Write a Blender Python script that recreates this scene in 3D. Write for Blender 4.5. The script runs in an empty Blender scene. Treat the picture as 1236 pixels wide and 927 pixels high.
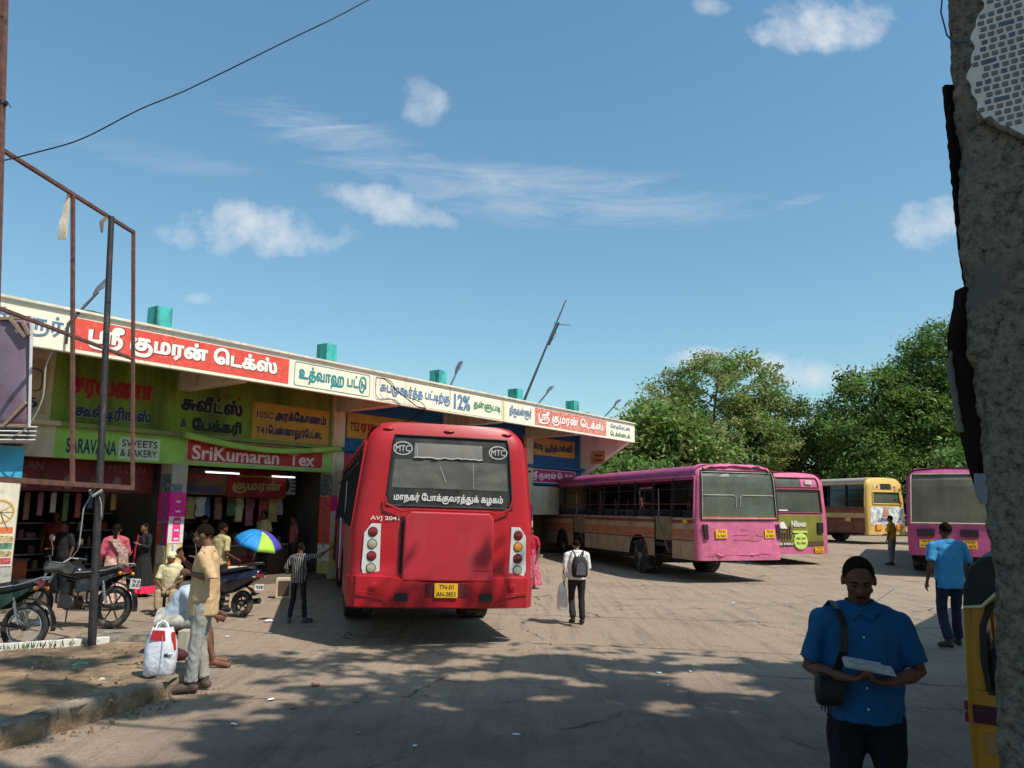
import bpy, bmesh, math, random
import numpy as np
from mathutils import Vector, Matrix, noise, geometry
R = math.radians
PI = math.pi
rnd = random.Random(11)
scene = bpy.context.scene
COL = scene.collection

# ------------------------------------------------------------ camera, sky, sun, exposure
CAM_Z = 1.85
cd = bpy.data.cameras.new('camera')
cam = bpy.data.objects.new('camera', cd); COL.objects.link(cam)
cam.location = (0, 0, CAM_Z)
_f = Vector((0, math.cos(R(9)), math.sin(R(9)))); _u = Vector((0, -math.sin(R(9)), math.cos(R(9)))); _r = Vector((1, 0, 0))
_u2 = _u*math.cos(R(.6)) - _r*math.sin(R(.6)); _r2 = _r*math.cos(R(.6)) + _u*math.sin(R(.6))
cam.matrix_world = Matrix(((_r2.x, _u2.x, -_f.x, 0), (_r2.y, _u2.y, -_f.y, 0), (_r2.z, _u2.z, -_f.z, CAM_Z), (0, 0, 0, 1)))
cd.sensor_width = 36; cd.lens = 950/1236*36; cd.clip_end = 3000; cd.clip_start = .05
scene.camera = cam
scene.view_settings.view_transform = 'Standard'; scene.view_settings.look = 'None'
scene.view_settings.exposure = 0.0; scene.view_settings.gamma = 1

SUN_DIR = Vector((.79*math.cos(R(55)), -.61*math.cos(R(55)), math.sin(R(55)))).normalized()
world = bpy.data.worlds.new('World'); scene.world = world; world.use_nodes = True
wt = world.node_tree; wt.nodes.clear()
def wn(t, **k):
    n = wt.nodes.new(t)
    for a, b in k.items(): setattr(n, a, b)
    return n
def wmath(op, a, b=None, c=None, clamp=False):
    n = wn('ShaderNodeMath', operation=op, use_clamp=clamp)
    for i, v in enumerate((a, b, c)):
        if v is None: continue
        if isinstance(v, (int, float)): n.inputs[i].default_value = v
        else: wt.links.new(v, n.inputs[i])
    return n.outputs[0]
sky = wn('ShaderNodeTexSky', sky_type='NISHITA', sun_disc=False)
sky.sun_elevation = R(55); sky.sun_rotation = math.atan2(SUN_DIR.x, SUN_DIR.y)
sky.air_density = 1.0; sky.dust_density = .6; sky.ozone_density = 2.2
tc = wn('ShaderNodeTexCoord')
sep = wn('ShaderNodeSeparateXYZ'); wt.links.new(tc.outputs['Generated'], sep.inputs[0])
ysafe = wmath('MAXIMUM', sep.outputs[1], .05)
gx = wmath('DIVIDE', sep.outputs[0], ysafe); gz = wmath('DIVIDE', sep.outputs[2], ysafe)
comb = wn('ShaderNodeCombineXYZ'); wt.links.new(gx, comb.inputs[0]); wt.links.new(gz, comb.inputs[1])
def wnoise(scale, det, rough=.55, dist=0):
    n = wn('ShaderNodeTexNoise'); n.inputs['Scale'].default_value = scale; n.inputs['Detail'].default_value = det
    n.inputs['Roughness'].default_value = rough; n.inputs['Distortion'].default_value = dist
    wt.links.new(comb.outputs[0], n.inputs['Vector']); return n.outputs[0]
n1 = wnoise(15, 8, .6); mpc = wn('ShaderNodeMapping'); mpc.inputs['Rotation'].default_value = (0, 0, R(14)); mpc.inputs['Scale'].default_value = (1.3, 7.5, 1); wt.links.new(comb.outputs[0], mpc.inputs[0])
n2n = wn('ShaderNodeTexNoise'); n2n.inputs['Scale'].default_value = 4.2; n2n.inputs['Detail'].default_value = 9; n2n.inputs['Roughness'].default_value = .68; n2n.inputs['Distortion'].default_value = .8; wt.links.new(mpc.outputs[0], n2n.inputs['Vector']); n2 = n2n.outputs[0]
def px2g(x, y):        # a direction in the sky on the plane y = 1 (fixed in the world)
    d = _r2*((x-618)/950) - _u2*((y-463.5)/950) + _f
    return d.x/d.y, d.z/d.y
dens = None
for (cx, cy, rx, ry, ang, st) in ((992, 28, 96, 42, -8, 1.0), (508, 124, 34, 34, 30, .7), (300, 277, 128, 36, 3, 1.0), (468, 250, 84, 27, 14, .9),
        (1122, 266, 58, 33, -30, .95), (858, 8, 26, 14, 0, .6), (850, 434, 56, 16, -6, 1.0), (955, 446, 84, 22, 8, 1.0), (240, 361, 18, 8, 0, .5), (1040, 450, 30, 9, 0, .5)):
    ux, uz = px2g(cx, cy); ca, sa = math.cos(R(ang)), math.sin(R(ang))
    dx = wmath('SUBTRACT', gx, ux); dz = wmath('SUBTRACT', gz, uz)
    a = wmath('ADD', wmath('MULTIPLY', dx, ca/(rx/950)), wmath('MULTIPLY', dz, -sa/(rx/950)))
    b = wmath('ADD', wmath('MULTIPLY', dx, sa/(ry/950)), wmath('MULTIPLY', dz, ca/(ry/950)))
    q = wmath('ADD', wmath('MULTIPLY', a, a), wmath('MULTIPLY', b, b))
    v = wmath('SUBTRACT', 1.0, q)
    v = wmath('ADD', v, wmath('MULTIPLY', wmath('SUBTRACT', n1, .50), 4.2))
    v = wmath('MULTIPLY', wmath('MULTIPLY', v, .58, clamp=True), st*.95)
    v = wmath('MULTIPLY', v, wmath('SUBTRACT', 1.9, q, clamp=True))
    dens = v if dens is None else wmath('MAXIMUM', dens, v)
# cirrus streaks
for (cx, cy, rx, ry, ang, st) in ((455, 190, 230, 44, 22, .5), (660, 232, 280, 46, 4, .48), (520, 215, 60, 30, 10, .3), (740, 228, 120, 14, -12, .2), (190, 190, 170, 20, 10, .16), (960, 245, 40, 8, -15, .2)):
    ux, uz = px2g(cx, cy); ca, sa = math.cos(R(ang)), math.sin(R(ang))
    dx = wmath('SUBTRACT', gx, ux); dz = wmath('SUBTRACT', gz, uz)
    a = wmath('ADD', wmath('MULTIPLY', dx, ca/(rx/950)), wmath('MULTIPLY', dz, -sa/(rx/950)))
    b = wmath('ADD', wmath('MULTIPLY', dx, sa/(ry/950)), wmath('MULTIPLY', dz, ca/(ry/950)))
    q = wmath('ADD', wmath('MULTIPLY', a, a), wmath('MULTIPLY', b, b))
    v = wmath('ADD', wmath('SUBTRACT', 1.0, q), wmath('MULTIPLY', wmath('SUBTRACT', n2, .52), 4.6))
    v = wmath('MULTIPLY', wmath('MULTIPLY', v, .5, clamp=True), wmath('SUBTRACT', 1.4, q, clamp=True))
    dens = wmath('MAXIMUM', dens, wmath('MULTIPLY', v, st))
fade = wmath('MULTIPLY', wmath('SUBTRACT', sep.outputs[1], .1), 5.0, clamp=True)
dens = wmath('MULTIPLY', dens, fade)
mixs = wn('ShaderNodeMixRGB', blend_type='MIX'); wt.links.new(dens, mixs.inputs[0])
tint = wn('ShaderNodeMixRGB', blend_type='MULTIPLY'); tint.inputs[0].default_value = 1
tr_ = wn('ShaderNodeMapRange'); wt.links.new(sep.outputs[2], tr_.inputs[0]); tr_.inputs[1].default_value = .05; tr_.inputs[2].default_value = .6
tm_ = wn('ShaderNodeMixRGB'); wt.links.new(tr_.outputs[0], tm_.inputs[0]); tm_.inputs[1].default_value = (.86, .99, .88, 1); tm_.inputs[2].default_value = (.90, 1.26, 1.18, 1); wt.links.new(tm_.outputs[0], tint.inputs[2])
wt.links.new(sky.outputs[0], tint.inputs[1])
wt.links.new(tint.outputs[0], mixs.inputs[1]); mixs.inputs[2].default_value = (5.3, 5.5, 5.8, 1)
bg = wn('ShaderNodeBackground'); bg.inputs[1].default_value = .15
wt.links.new(mixs.outputs[0], bg.inputs[0])
wo = wn('ShaderNodeOutputWorld'); wt.links.new(bg.outputs[0], wo.inputs[0])
sl = bpy.data.lights.new('sun', 'SUN'); sl.energy = 4.8; sl.angle = R(.53); sl.color = (1, .955, .88)
so = bpy.data.objects.new('sun', sl); COL.objects.link(so); so.location = SUN_DIR*60
so.rotation_euler = SUN_DIR.to_track_quat('Z', 'Y').to_euler()

# ------------------------------------------------------------ materials
MATS = {}
def M(name, col=None, rough=.8, var=.15, vs=3., bump=.15, bs=60., metal=0, dirt=None, spec=.4, alpha=1, emit=0, streak=0, dist=.02):
    if name in MATS: return MATS[name]
    m = bpy.data.materials.new(name); m.use_nodes = True; nt = m.node_tree; p = nt.nodes['Principled BSDF']
    L = nt.links.new
    t = nt.nodes.new('ShaderNodeTexCoord'); src = t.outputs['Object']
    def noi(scale, det=5, vec=None, rg=.6):
        n = nt.nodes.new('ShaderNodeTexNoise'); n.inputs['Scale'].default_value = scale; n.inputs['Detail'].default_value = det
        n.inputs['Roughness'].default_value = rg; L(vec or src, n.inputs['Vector']); return n.outputs[0]
    def ramp(x, a, b):
        r = nt.nodes.new('ShaderNodeMapRange'); r.inputs[1].default_value = a; r.inputs[2].default_value = b; L(x, r.inputs[0]); return r.outputs[0]
    def mix(f, a, b):
        x = nt.nodes.new('ShaderNodeMixRGB')
        for i, v in ((0, f), (1, a), (2, b)):
            if isinstance(v, (int, float)): x.inputs[i].default_value = v
            elif isinstance(v, tuple): x.inputs[i].default_value = (*v[:3], 1)
            else: L(v, x.inputs[i])
        return x.outputs[0]
    c0 = tuple(max(0, c*(1-var)) for c in col); c1 = tuple(min(1, c*(1+var)) for c in col)
    out = mix(ramp(noi(vs), .35, .65), c0, c1)
    if dirt:
        dcol, th, ds, amt = dirt
        vec = None
        if streak:
            mp = nt.nodes.new('ShaderNodeMapping'); mp.inputs['Scale'].default_value = (1, 1, 1/streak); L(src, mp.inputs[0]); vec = mp.outputs[0]
        f = ramp(noi(ds, 8, vec, .68), th, th+.16)
        mm = nt.nodes.new('ShaderNodeMath'); mm.operation = 'MULTIPLY'; mm.inputs[1].default_value = amt; L(f, mm.inputs[0])
        out = mix(mm.outputs[0], out, dcol)
    L(out, p.inputs['Base Color'])
    p.inputs['Roughness'].default_value = rough; p.inputs['Metallic'].default_value = metal
    p.inputs['Specular IOR Level'].default_value = spec; p.inputs['Alpha'].default_value = alpha
    if bump:
        b = nt.nodes.new('ShaderNodeBump'); b.inputs['Strength'].default_value = bump; b.inputs['Distance'].default_value = dist
        L(noi(bs, 6), b.inputs['Height']); L(b.outputs[0], p.inputs['Normal'])
    if emit:
        p.inputs['Emission Color'].default_value = (*col, 1); p.inputs['Emission Strength'].default_value = emit
    MATS[name] = m; return m
DUST = (.30, .24, .17)

# ------------------------------------------------------------ mesh helpers
def link(o, parent=None):
    COL.objects.link(o)
    if parent is not None: o.parent = parent
    return o
def tag(o, label=None, cat=None, group=None, kind=None):
    if label: o['label'] = label
    if cat: o['category'] = cat
    if group: o['group'] = group
    if kind: o['kind'] = kind
    return o
def thing(name, label, cat, loc=(0, 0, 0), rz=0, group=None, rot=None):
    o = bpy.data.objects.new(name, None); o.empty_display_size = .2; COL.objects.link(o)
    o.location = loc; o.rotation_euler = rot if rot else (0, 0, rz)
    return tag(o, label, cat, group)
def dup(o, parent=None):
    c = o.copy(); COL.objects.link(c); c.parent = parent
    for ch in list(o.children): dup(ch, c)
    return c
def dup_at(o, loc, rz=None, label=None, group=None, scale=None):
    c = dup(o); c.location = loc
    if rz is not None: c.rotation_euler = (0, 0, rz)
    if label: c['label'] = label
    if group: c['group'] = group
    if scale: c.scale = scale
    return c
class MB:
    def __init__(s): s.v = []; s.f = []; s.m = []; s.T = None
    def add(s, vs, fs, mi=0):
        n = len(s.v)
        if s.T is not None: vs = [tuple(s.T @ Vector(v)) for v in vs]
        s.v += [tuple(v) for v in vs]; s.f += [tuple(i+n for i in f) for f in fs]; s.m += [mi]*len(fs); return s
    def box(s, x0, x1, y0, y1, z0, z1, mi=0):
        return s.add([(x0,y0,z0),(x1,y0,z0),(x1,y1,z0),(x0,y1,z0),(x0,y0,z1),(x1,y0,z1),(x1,y1,z1),(x0,y1,z1)],
                     [(0,3,2,1),(4,5,6,7),(0,1,5,4),(1,2,6,5),(2,3,7,6),(3,0,4,7)], mi)
    def bar(s, a, b, w, h=None, mi=0):
        h = h or w; a = Vector(a); b = Vector(b); t = (b-a).normalized()
        u = t.cross(Vector((0,0,1)));
        if u.length < 1e-3: u = Vector((1,0,0))
        u.normalize(); v = u.cross(t)
        vs = [p+u*i*w/2+v*j*h/2 for p in (a, b) for i, j in ((-1,-1),(1,-1),(1,1),(-1,1))]
        return s.add(vs, [(0,1,2,3),(7,6,5,4),(0,4,5,1),(1,5,6,2),(2,6,7,3),(3,7,4,0)], mi)
    def rings(s, rs, mi=0, cap=True, closed=True):
        n = len(rs[0]); vs = [p for r in rs for p in r]; fs = []
        for i in range(len(rs)-1):
            for k in range(n if closed else n-1):
                a = i*n+k; b = i*n+(k+1) % n; fs.append((a, b, b+n, a+n))
        if cap and closed: fs += [tuple(range(n-1, -1, -1)), tuple((len(rs)-1)*n+k for k in range(n))]
        return s.add(vs, fs, mi)
    def tube(s, pts, r, n=8, mi=0, cap=True, round_=False, ref=None, ell=None):
        pts = [Vector(p) for p in pts]; k = len(pts)
        rr = list(r) if isinstance(r, (list, tuple)) else [r]*k
        if round_:
            t0 = (pts[0]-pts[1]).normalized(); t1 = (pts[-1]-pts[-2]).normalized()
            pts = [pts[0]+t0*rr[0]*.8, pts[0]+t0*rr[0]*.5]+pts+[pts[-1]+t1*rr[-1]*.5, pts[-1]+t1*rr[-1]*.8]
            rr = [rr[0]*.45, rr[0]*.8]+rr+[rr[-1]*.8, rr[-1]*.45]; k += 4
            if ell: ell = [ell[0]]*2+list(ell)+[ell[-1]]*2
        u = None; rs = []
        for i in range(k):
            t = (pts[min(i+1, k-1)]-pts[max(i-1, 0)]).normalized()
            if u is None:
                u = Vector(ref) if ref is not None else (Vector((0,0,1)) if abs(t.z) < .9 else Vector((1,0,0)))
            u = (u - t*u.dot(t)).normalized(); v = t.cross(u)
            e = ell[i] if ell else 1
            rs.append([pts[i]+u*math.cos(2*PI*j/n)*rr[i]+v*math.sin(2*PI*j/n)*rr[i]*e for j in range(n)])
        return s.rings(rs, mi, cap)
    def ball(s, c, r, n=12, m=8, mi=0, zmin=-1.):
        if isinstance(r, (int, float)): r = (r, r, r)
        rs = []
        for i in range(m+1):
            z = zmin+(1-zmin)*i/m; z = max(-.999, min(.999, math.sin(math.asin(zmin)+(PI/2-math.asin(zmin))*i/m)))
            q = math.sqrt(1-z*z)
            rs.append([(c[0]+r[0]*q*math.cos(2*PI*j/n), c[1]+r[1]*q*math.sin(2*PI*j/n), c[2]+r[2]*z) for j in range(n)])
        return s.rings(rs, mi)
    def lathe(s, prof, n=16, axis='z', c=(0,0,0), mi=0, cap=True):
        rs = []
        for (r, h) in prof:
            ring = []
            for j in range(n):
                a = 2*PI*j/n; x, y = r*math.cos(a), r*math.sin(a)
                p = (x, y, h) if axis == 'z' else ((h, x, y) if axis == 'x' else (y, h, x))
                ring.append((p[0]+c[0], p[1]+c[1], p[2]+c[2]))
            rs.append(ring)
        return s.rings(rs, mi, cap)
    def prism(s, poly, h0, h1, axis='y', mi=0):
        f = {'z': lambda a, b, h: (a, b, h), 'y': lambda a, b, h: (a, h, b), 'x': lambda a, b, h: (h, a, b)}[axis]
        return s.rings([[f(a, b, h0) for a, b in poly], [f(a, b, h1) for a, b in poly]], mi)
    def build(s, name, mat, parent=None, smooth=False, bevel=0, loc=None, fix=True):
        me = bpy.data.meshes.new(name); me.from_pydata(s.v, [], s.f)
        for m in (mat if isinstance(mat, (list, tuple)) else [mat]): me.materials.append(m)
        if any(s.m): me.polygons.foreach_set('material_index', s.m)
        if bevel or fix:
            bm = bmesh.new(); bm.from_mesh(me)
            if fix: bmesh.ops.recalc_face_normals(bm, faces=bm.faces)
            if bevel:
                es = [e for e in bm.edges if len(e.link_faces) == 2 and e.calc_face_angle(0) > .6]
                bmesh.ops.bevel(bm, geom=es, offset=bevel, segments=2, affect='EDGES', profile=.6, clamp_overlap=True)
            bm.to_mesh(me); bm.free()
        if smooth: me.shade_auto_smooth() if hasattr(me, 'shade_auto_smooth') else me.shade_smooth()
        if smooth == 2 or (smooth and not hasattr(me, 'shade_auto_smooth')): me.shade_smooth()
        me.update()
        o = bpy.data.objects.new(name, me); link(o, parent)
        if loc: o.location = loc
        return o
def soft(o, ang=35):
    me = o.data; me.shade_smooth()
    try: me.set_sharp_from_angle(angle=R(ang))
    except Exception: pass
    return o
def quads_np(name, V, mat, parent=None, tri=False, attr=None):
    k = V.shape[1]; n = V.shape[0]; me = bpy.data.meshes.new(name)
    me.vertices.add(n*k); me.vertices.foreach_set('co', V.reshape(-1).astype(np.float32))
    me.loops.add(n*k); me.loops.foreach_set('vertex_index', np.arange(n*k, dtype=np.int32))
    me.polygons.add(n); me.polygons.foreach_set('loop_start', np.arange(0, n*k, k, dtype=np.int32))
    for m in (mat if isinstance(mat, list) else [mat]): me.materials.append(m)
    if attr is not None: me.polygons.foreach_set('material_index', attr.astype(np.int32))
    me.update(); me.validate()
    return link(bpy.data.objects.new(name, me), parent)
SIDE = bpy.data.scenes.new('workbench')
def remeshed(mb, name, mat, parent, voxel=.012, smooth=4, crease=0, cf=9, seed=0):
    me = bpy.data.meshes.new(name); me.from_pydata(mb.v, [], mb.f)
    bm = bmesh.new(); bm.from_mesh(me); bmesh.ops.recalc_face_normals(bm, faces=bm.faces); bm.to_mesh(me); bm.free()
    t = bpy.data.objects.new('tmp', me); SIDE.collection.objects.link(t)
    r = t.modifiers.new('r', 'REMESH'); r.mode = 'VOXEL'; r.voxel_size = voxel
    q = t.modifiers.new('s', 'SMOOTH'); q.iterations = smooth; q.factor = .5
    vl = SIDE.view_layers[0]; vl.update(); dg = vl.depsgraph
    nm = bpy.data.meshes.new_from_object(t.evaluated_get(dg)); nm.name = name
    bpy.data.objects.remove(t); bpy.data.meshes.remove(me)
    if crease:
        for v in nm.vertices:
            p = v.co; a = noise.noise(Vector((p.x*cf+seed, p.y*cf, p.z*cf*.55))); b = abs(noise.noise(Vector((p.x*cf*1.7, p.y*cf*1.7+seed, p.z*cf*1.1))))
            v.co = p + v.normal*crease*(a - b*1.1)
    nm.materials.clear(); nm.materials.append(mat); nm.shade_smooth()
    return link(bpy.data.objects.new(name, nm), parent)

# ------------------------------------------------------------ lettering (Tamil letter outlines, then helpers)
GLYPHS = [
[1121,61,54,-21,-28,4,-12,7,-4,4,-5,10,0,10,4,8,8,5,17,2,125,0,0,-12,-133,0,-4,-2,-3,-6,4,-9,12,-6,9,-2,24,0,26,6,17,13,7,11,4,20,-4,18,-10,15,-11,6,-13,2,-11,-2,-7,-5,-3,-10,1,-6,7,-7,7,-1,10,3,2,5,1,12,-4,9,-3,4,9,3,8,-10,3,-12,-1,-11,-10,-11,-10,-3,-13,0,-12,6,-7,11,-1,8,1,6,4,10,12,9,17,3,22,-4,17,-12,10,-17,3,-12,0,-11,-2,-13,-5,-12,-12,-15,-16,-10,-20,-6,4,158,-26,0,118,14,0,0,-118],
[1313,61,54,-21,-28,4,-12,7,-4,4,-5,10,0,10,4,8,8,5,17,2,125,0,0,-12,-133,0,-4,-2,-3,-6,4,-9,12,-6,9,-2,24,0,26,6,17,13,7,11,4,20,-4,18,-10,15,-11,6,-13,2,-11,-2,-7,-5,-3,-10,1,-6,7,-7,7,-1,10,3,2,5,1,12,-4,9,-3,4,9,3,8,-10,3,-12,-1,-11,-10,-11,-10,-3,-13,0,-12,6,-7,11,-1,8,1,6,4,10,12,9,17,3,22,-4,17,-12,10,-17,3,-12,0,-11,-2,-13,-5,-12,-12,-15,-16,-10,-20,-6,41,154,-54,-25,4,-9,4,-7,5,-4,7,-1,8,2,9,4,4,10,5,7,1,17,-3,-2,-11,-14,3,-8,-2,-3,-6,3,-8,4,-3,12,-4,14,-1,19,2,14,5,11,8,5,10,1,7,-1,6,-3,5,-5,3,-12,1,-11,-5,0,12,8,3,11,2,13,-3,6,-4,6,-10,2,-11,-3,-15,-5,-7,-13,-11,-8,-4,-22,-5,4,158,-21,0,113,14,0,0,-113],
[1067,55,50,94,21,-2,8,-3,12,-8,4,-5,5,-12,-1,-17,-6,-11,-11,-7,-17,-5,-38,-5,-3,-3,2,-3,149,-1,0,-12,-143,0,-7,1,-10,4,-3,3,-2,8,3,8,3,3,16,5,35,5,13,6,3,5,3,10,-4,12,-10,9,-11,3,-23,0,-9,-3,-5,-5,-1,-8,3,-10,5,-3,6,-1,10,4,3,5,0,11,-3,9,-4,4,10,3,8,-10,2,-8,0,-11,-6,-11,-12,-7,-16,0,-6,3,-10,9,-3,13,2,12,3,4,14,9],
[825,52,44,-2,-13,1,-10,5,-8,6,-4,10,0,11,4,10,9,7,6,3,27,4,36,0,15,-2,14,-7,7,-8,2,-6,0,-14,-3,-7,-10,-9,-7,-3,-13,0,-12,2,3,11,12,-2,7,1,5,3,3,5,1,7,-3,9,-10,7,-48,1,-20,-2,-8,-5,-3,-6,1,-11,5,-5,10,-4,13,1,10,4,4,5,2,16,0,44,-28,0,0,-30,-13,-2,0,44,87,0,0,-12,-31,0,-1,-49,-1,-11,-6,-10,-13,-9],
[723,33,44,-2,-13,1,-10,5,-11,11,-1,16,4,10,4,4,11,6,17,3,69,1,0,-12,-68,0,-16,-4,-6,-6,-2,-7,2,-7,9,-7,19,-1,10,4,4,5,2,16,0,44,-28,0,0,-30,-13,-2,0,44,87,0,0,-12,-31,0,-1,-49,-1,-11,-6,-10,-13,-9],
[693,6,15,0,0,92,14,0,0,-80,84,0,0,-12],
[1648,112,42,-2,-17,4,-8,9,-6,12,-1,17,0,11,7,18,12,14,8,5,20,6,26,-1,21,-7,6,-4,13,-12,12,-21,2,-24,-3,-12,-4,-7,-5,-4,-15,-4,-15,4,-6,5,-5,12,-1,12,2,17,5,15,6,9,17,14,18,7,13,1,14,-1,17,-7,13,-10,10,-12,6,-15,2,-12,-1,-19,-6,-12,-9,-6,-10,-2,-12,2,-9,7,-4,7,-3,11,0,12,3,15,7,15,8,9,13,9,19,6,70,1,0,-12,-28,0,0,-80,-15,0,0,80,-21,0,-13,-2,-12,-6,-9,-10,-7,-19,-1,-18,4,-10,4,-4,5,-2,5,1,6,6,2,14,-4,23,-9,15,-14,10,-15,4,-17,-1,-16,-6,-10,-9,-4,-6,-6,-21,1,-20,6,-8,6,-2,8,3,5,13,-2,22,-7,14,-10,11,-12,6,-26,4,-15,-2,-12,-6,-9,-9,-7,-18,1,-21,4,-10,9,-6,5,-1,8,2,5,6,2,9,-1,7,-4,6,-5,3,-12,0,-6,-2,-11,-9,-2,10,12,10,16,4,14,-4,9,-9,3,-14,-3,-16,-10,-10],
[825,60,44,-2,-13,1,-10,5,-8,6,-4,10,0,11,4,10,9,7,6,3,27,4,34,-1,16,-3,13,-7,5,-5,6,-14,-1,-22,-6,-10,-8,-9,-13,-6,-10,-2,-52,-2,-8,-2,-7,-7,-1,-18,-14,-1,-1,20,6,11,6,5,11,3,45,2,18,3,14,8,7,14,-1,13,-6,10,-10,6,-20,2,-32,0,-16,-4,-6,-6,-2,-7,2,-7,5,-5,10,-4,13,1,10,4,4,5,2,16,0,44,-28,0,0,-30,-13,-2,0,44,87,0,0,-12,-31,0,-1,-49,-1,-11,-6,-10,-13,-9],
[789,32,93,60,11,-2,9,-5,9,-16,1,-24,-1,-8,-6,-12,-9,-9,-17,-7,-17,-3,-34,0,-8,-2,-7,-7,-1,-18,-14,-1,-1,20,6,11,6,5,16,4,43,1,13,4,10,7,5,9,2,15,0,8,-5,11,-9,6,-6,1,-9,-2,-8,-5,-1,13,10,4,10,15,0,0,92,87,0,0,-12,-30,0,0,-80,-14,0,0,80,-29,0,0,-80],
[778,8,15,0,0,92,14,0,0,-80,72,0,0,80,14,0,0,-92],
[858,21,97,94,14,-3,6,-3,9,-11,3,-7,3,-17,1,-17,-5,-18,-6,-8,-8,-6,-17,-4,-82,0,0,92,14,0,0,-80,38,0,0,47,2,17,5,10,4,4,11,4,12,96,82,-8,-2,-6,-9,-1,-59,15,0,10,3,6,4,5,12,1,20,-4,18,-5,8,-6,4],
[640,12,38,-35,-9,9,32,30,0,76,-32,0,0,-80,-14,0,0,92,89,0,0,-12,-28,0,0,-80],
[869,55,95,94,15,-3,6,-3,10,-11,4,-7,4,-19,0,-23,-2,-11,-7,-18,-10,-12,-9,-6,-11,-4,-17,-3,-39,0,-8,-2,-8,-7,-1,-18,-13,-1,-1,20,5,11,7,5,15,4,36,0,17,2,18,8,7,10,6,25,0,20,-3,14,-9,13,-6,3,-11,1,-11,-6,-5,-9,-1,-67,-14,0,-1,67,-5,12,-9,3,-9,-3,-6,-11,0,-68,-15,0,1,64,1,12,4,8,12,9,17,1,10,-5,7,-9,2,-6,-3,1,6,10,4,4,12,5],
[1013,65,42,-2,-12,2,-9,6,-7,10,-3,7,-1,17,1,17,5,13,8,11,11,7,18,6,18,-1,15,-6,9,-8,5,-12,3,-36,4,-12,9,-7,13,-1,9,6,3,5,3,11,-1,20,-4,13,-5,11,-11,14,13,9,16,-28,6,-20,-1,-28,-6,-13,-4,-5,-10,-6,-14,-2,-13,2,-10,6,-9,14,-4,40,-5,11,-7,7,-16,4,-14,-3,-10,-7,-8,-11,-4,-14,1,-21,4,-10,4,-4,10,-3,11,5,4,12,-1,7,-4,6,-5,3,-12,0,-6,-2,-11,-9,-2,10,12,10,16,4,14,-4,9,-9,3,-14,-3,-16,-10,-10],
[858,21,97,94,14,-3,6,-3,9,-11,3,-7,3,-17,1,-17,-5,-18,-6,-8,-8,-6,-17,-4,-82,0,0,92,14,0,0,-80,38,0,0,47,2,17,5,10,4,4,11,4,12,96,82,-8,-2,-6,-9,-1,-59,15,0,10,3,6,4,5,12,1,20,-4,18,-5,8,-6,4,27,37,-10,11,-1,-1,-11,-8,0,-10,-2,-3,-3,-1,-4,3,-7,13,-4,17,1,12,4,7,7,6,9,4,3,8,1,13,-2,-11,-4,-11,-16,-11,-10,-18,-4,-20,0,-19,6,-5,6,-3,10,1,6,7,9,5,3,10,92,-28,-14,6,-5,4,-5,11,-1,7,14,0,2,-8,7,-6,33,-2,0,-12],
[1044,53,42,-2,-12,2,-9,6,-7,10,-4,15,0,21,3,10,4,8,11,14,15,8,18,2,15,-1,12,-5,13,-12,6,-17,0,-26,-7,-21,45,0,0,80,14,0,0,-92,-73,0,-1,10,6,15,3,13,-2,21,-9,15,-10,6,-13,2,-14,-3,-11,-7,-8,-11,-4,-14,1,-20,4,-11,4,-4,10,-3,11,5,4,12,-1,7,-4,6,-5,3,-12,0,-6,-2,-11,-9,-2,10,12,10,16,4,14,-4,9,-9,3,-14,-3,-16,-10,-10],
[1619,54,220,94,15,-3,12,-8,8,-13,4,-19,0,-23,-5,-21,-9,-14,-9,-9,-16,-7,-24,-3,-162,-1,-6,-3,-4,-5,-1,-18,-14,-1,-1,14,2,12,7,8,10,5,14,1,155,0,23,4,12,6,7,10,5,15,1,20,-1,18,-7,16,-10,6,-7,1,-12,-3,-8,-12,-1,-67,-14,0,-1,67,-5,12,-9,3,-9,-3,-6,-11,0,-68,-15,0,1,64,1,12,4,8,11,9,18,1,10,-5,7,-9,3,-6,-4,1,6,10,4,4,12,5,52,42,-2,-17,4,-8,9,-6,12,-1,8,0,21,3,10,9,16,13,10,17,6,17,0,13,-3,11,-7,8,-8,5,-11,2,-18,-2,-19,-6,-16,45,0,-1,-12,-58,0,-1,10,6,15,3,13,-1,14,-3,13,-7,9,-10,6,-20,1,-13,-5,-9,-9,-6,-12,-2,-15,2,-18,7,-10,10,-3,11,5,4,12,-1,7,-4,6,-5,3,-12,0,-6,-2,-11,-9,-2,10,12,10,16,4,14,-4,9,-9,3,-14,-3,-16,-10,-10],
[640,10,15,0,0,92,89,0,0,-12,-28,0,0,-80,-15,0,0,80,-32,0,0,-80],
[262,25,-13,140,16,-2,9,-6,8,-7,5,-10,4,-25,0,-90,-14,0,-1,93,-4,18,-4,9,-4,3,-10,5,-12,-1,-6,-2,-4,-3,-5,-10,-1,-11,6,-15,-16,0,-1,5,-3,10,0,11,6,15,11,9],
[901,63,67,-2,-23,5,-13,8,-10,12,-7,15,-4,18,0,21,2,11,4,10,10,17,6,7,14,10,25,8,24,-1,13,-4,10,-7,10,-13,4,-12,3,-24,1,-79,-15,0,0,79,-5,26,-5,9,-8,8,-12,5,-12,1,-18,-3,-18,-11,-14,-20,-5,-19,0,-17,3,-18,9,-16,10,-8,16,-6,14,1,9,7,2,11,-1,7,-3,5,-5,4,-6,1,-7,-1,-5,-3,-3,-6,-1,-13,4,-11,4,-5,-10,-3,-8,11,-3,11,1,13,6,11,10,7,12,1,8,-1,12,-6,5,-6,3,-16,-2,-13,-2,-5,-12,-10],
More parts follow.
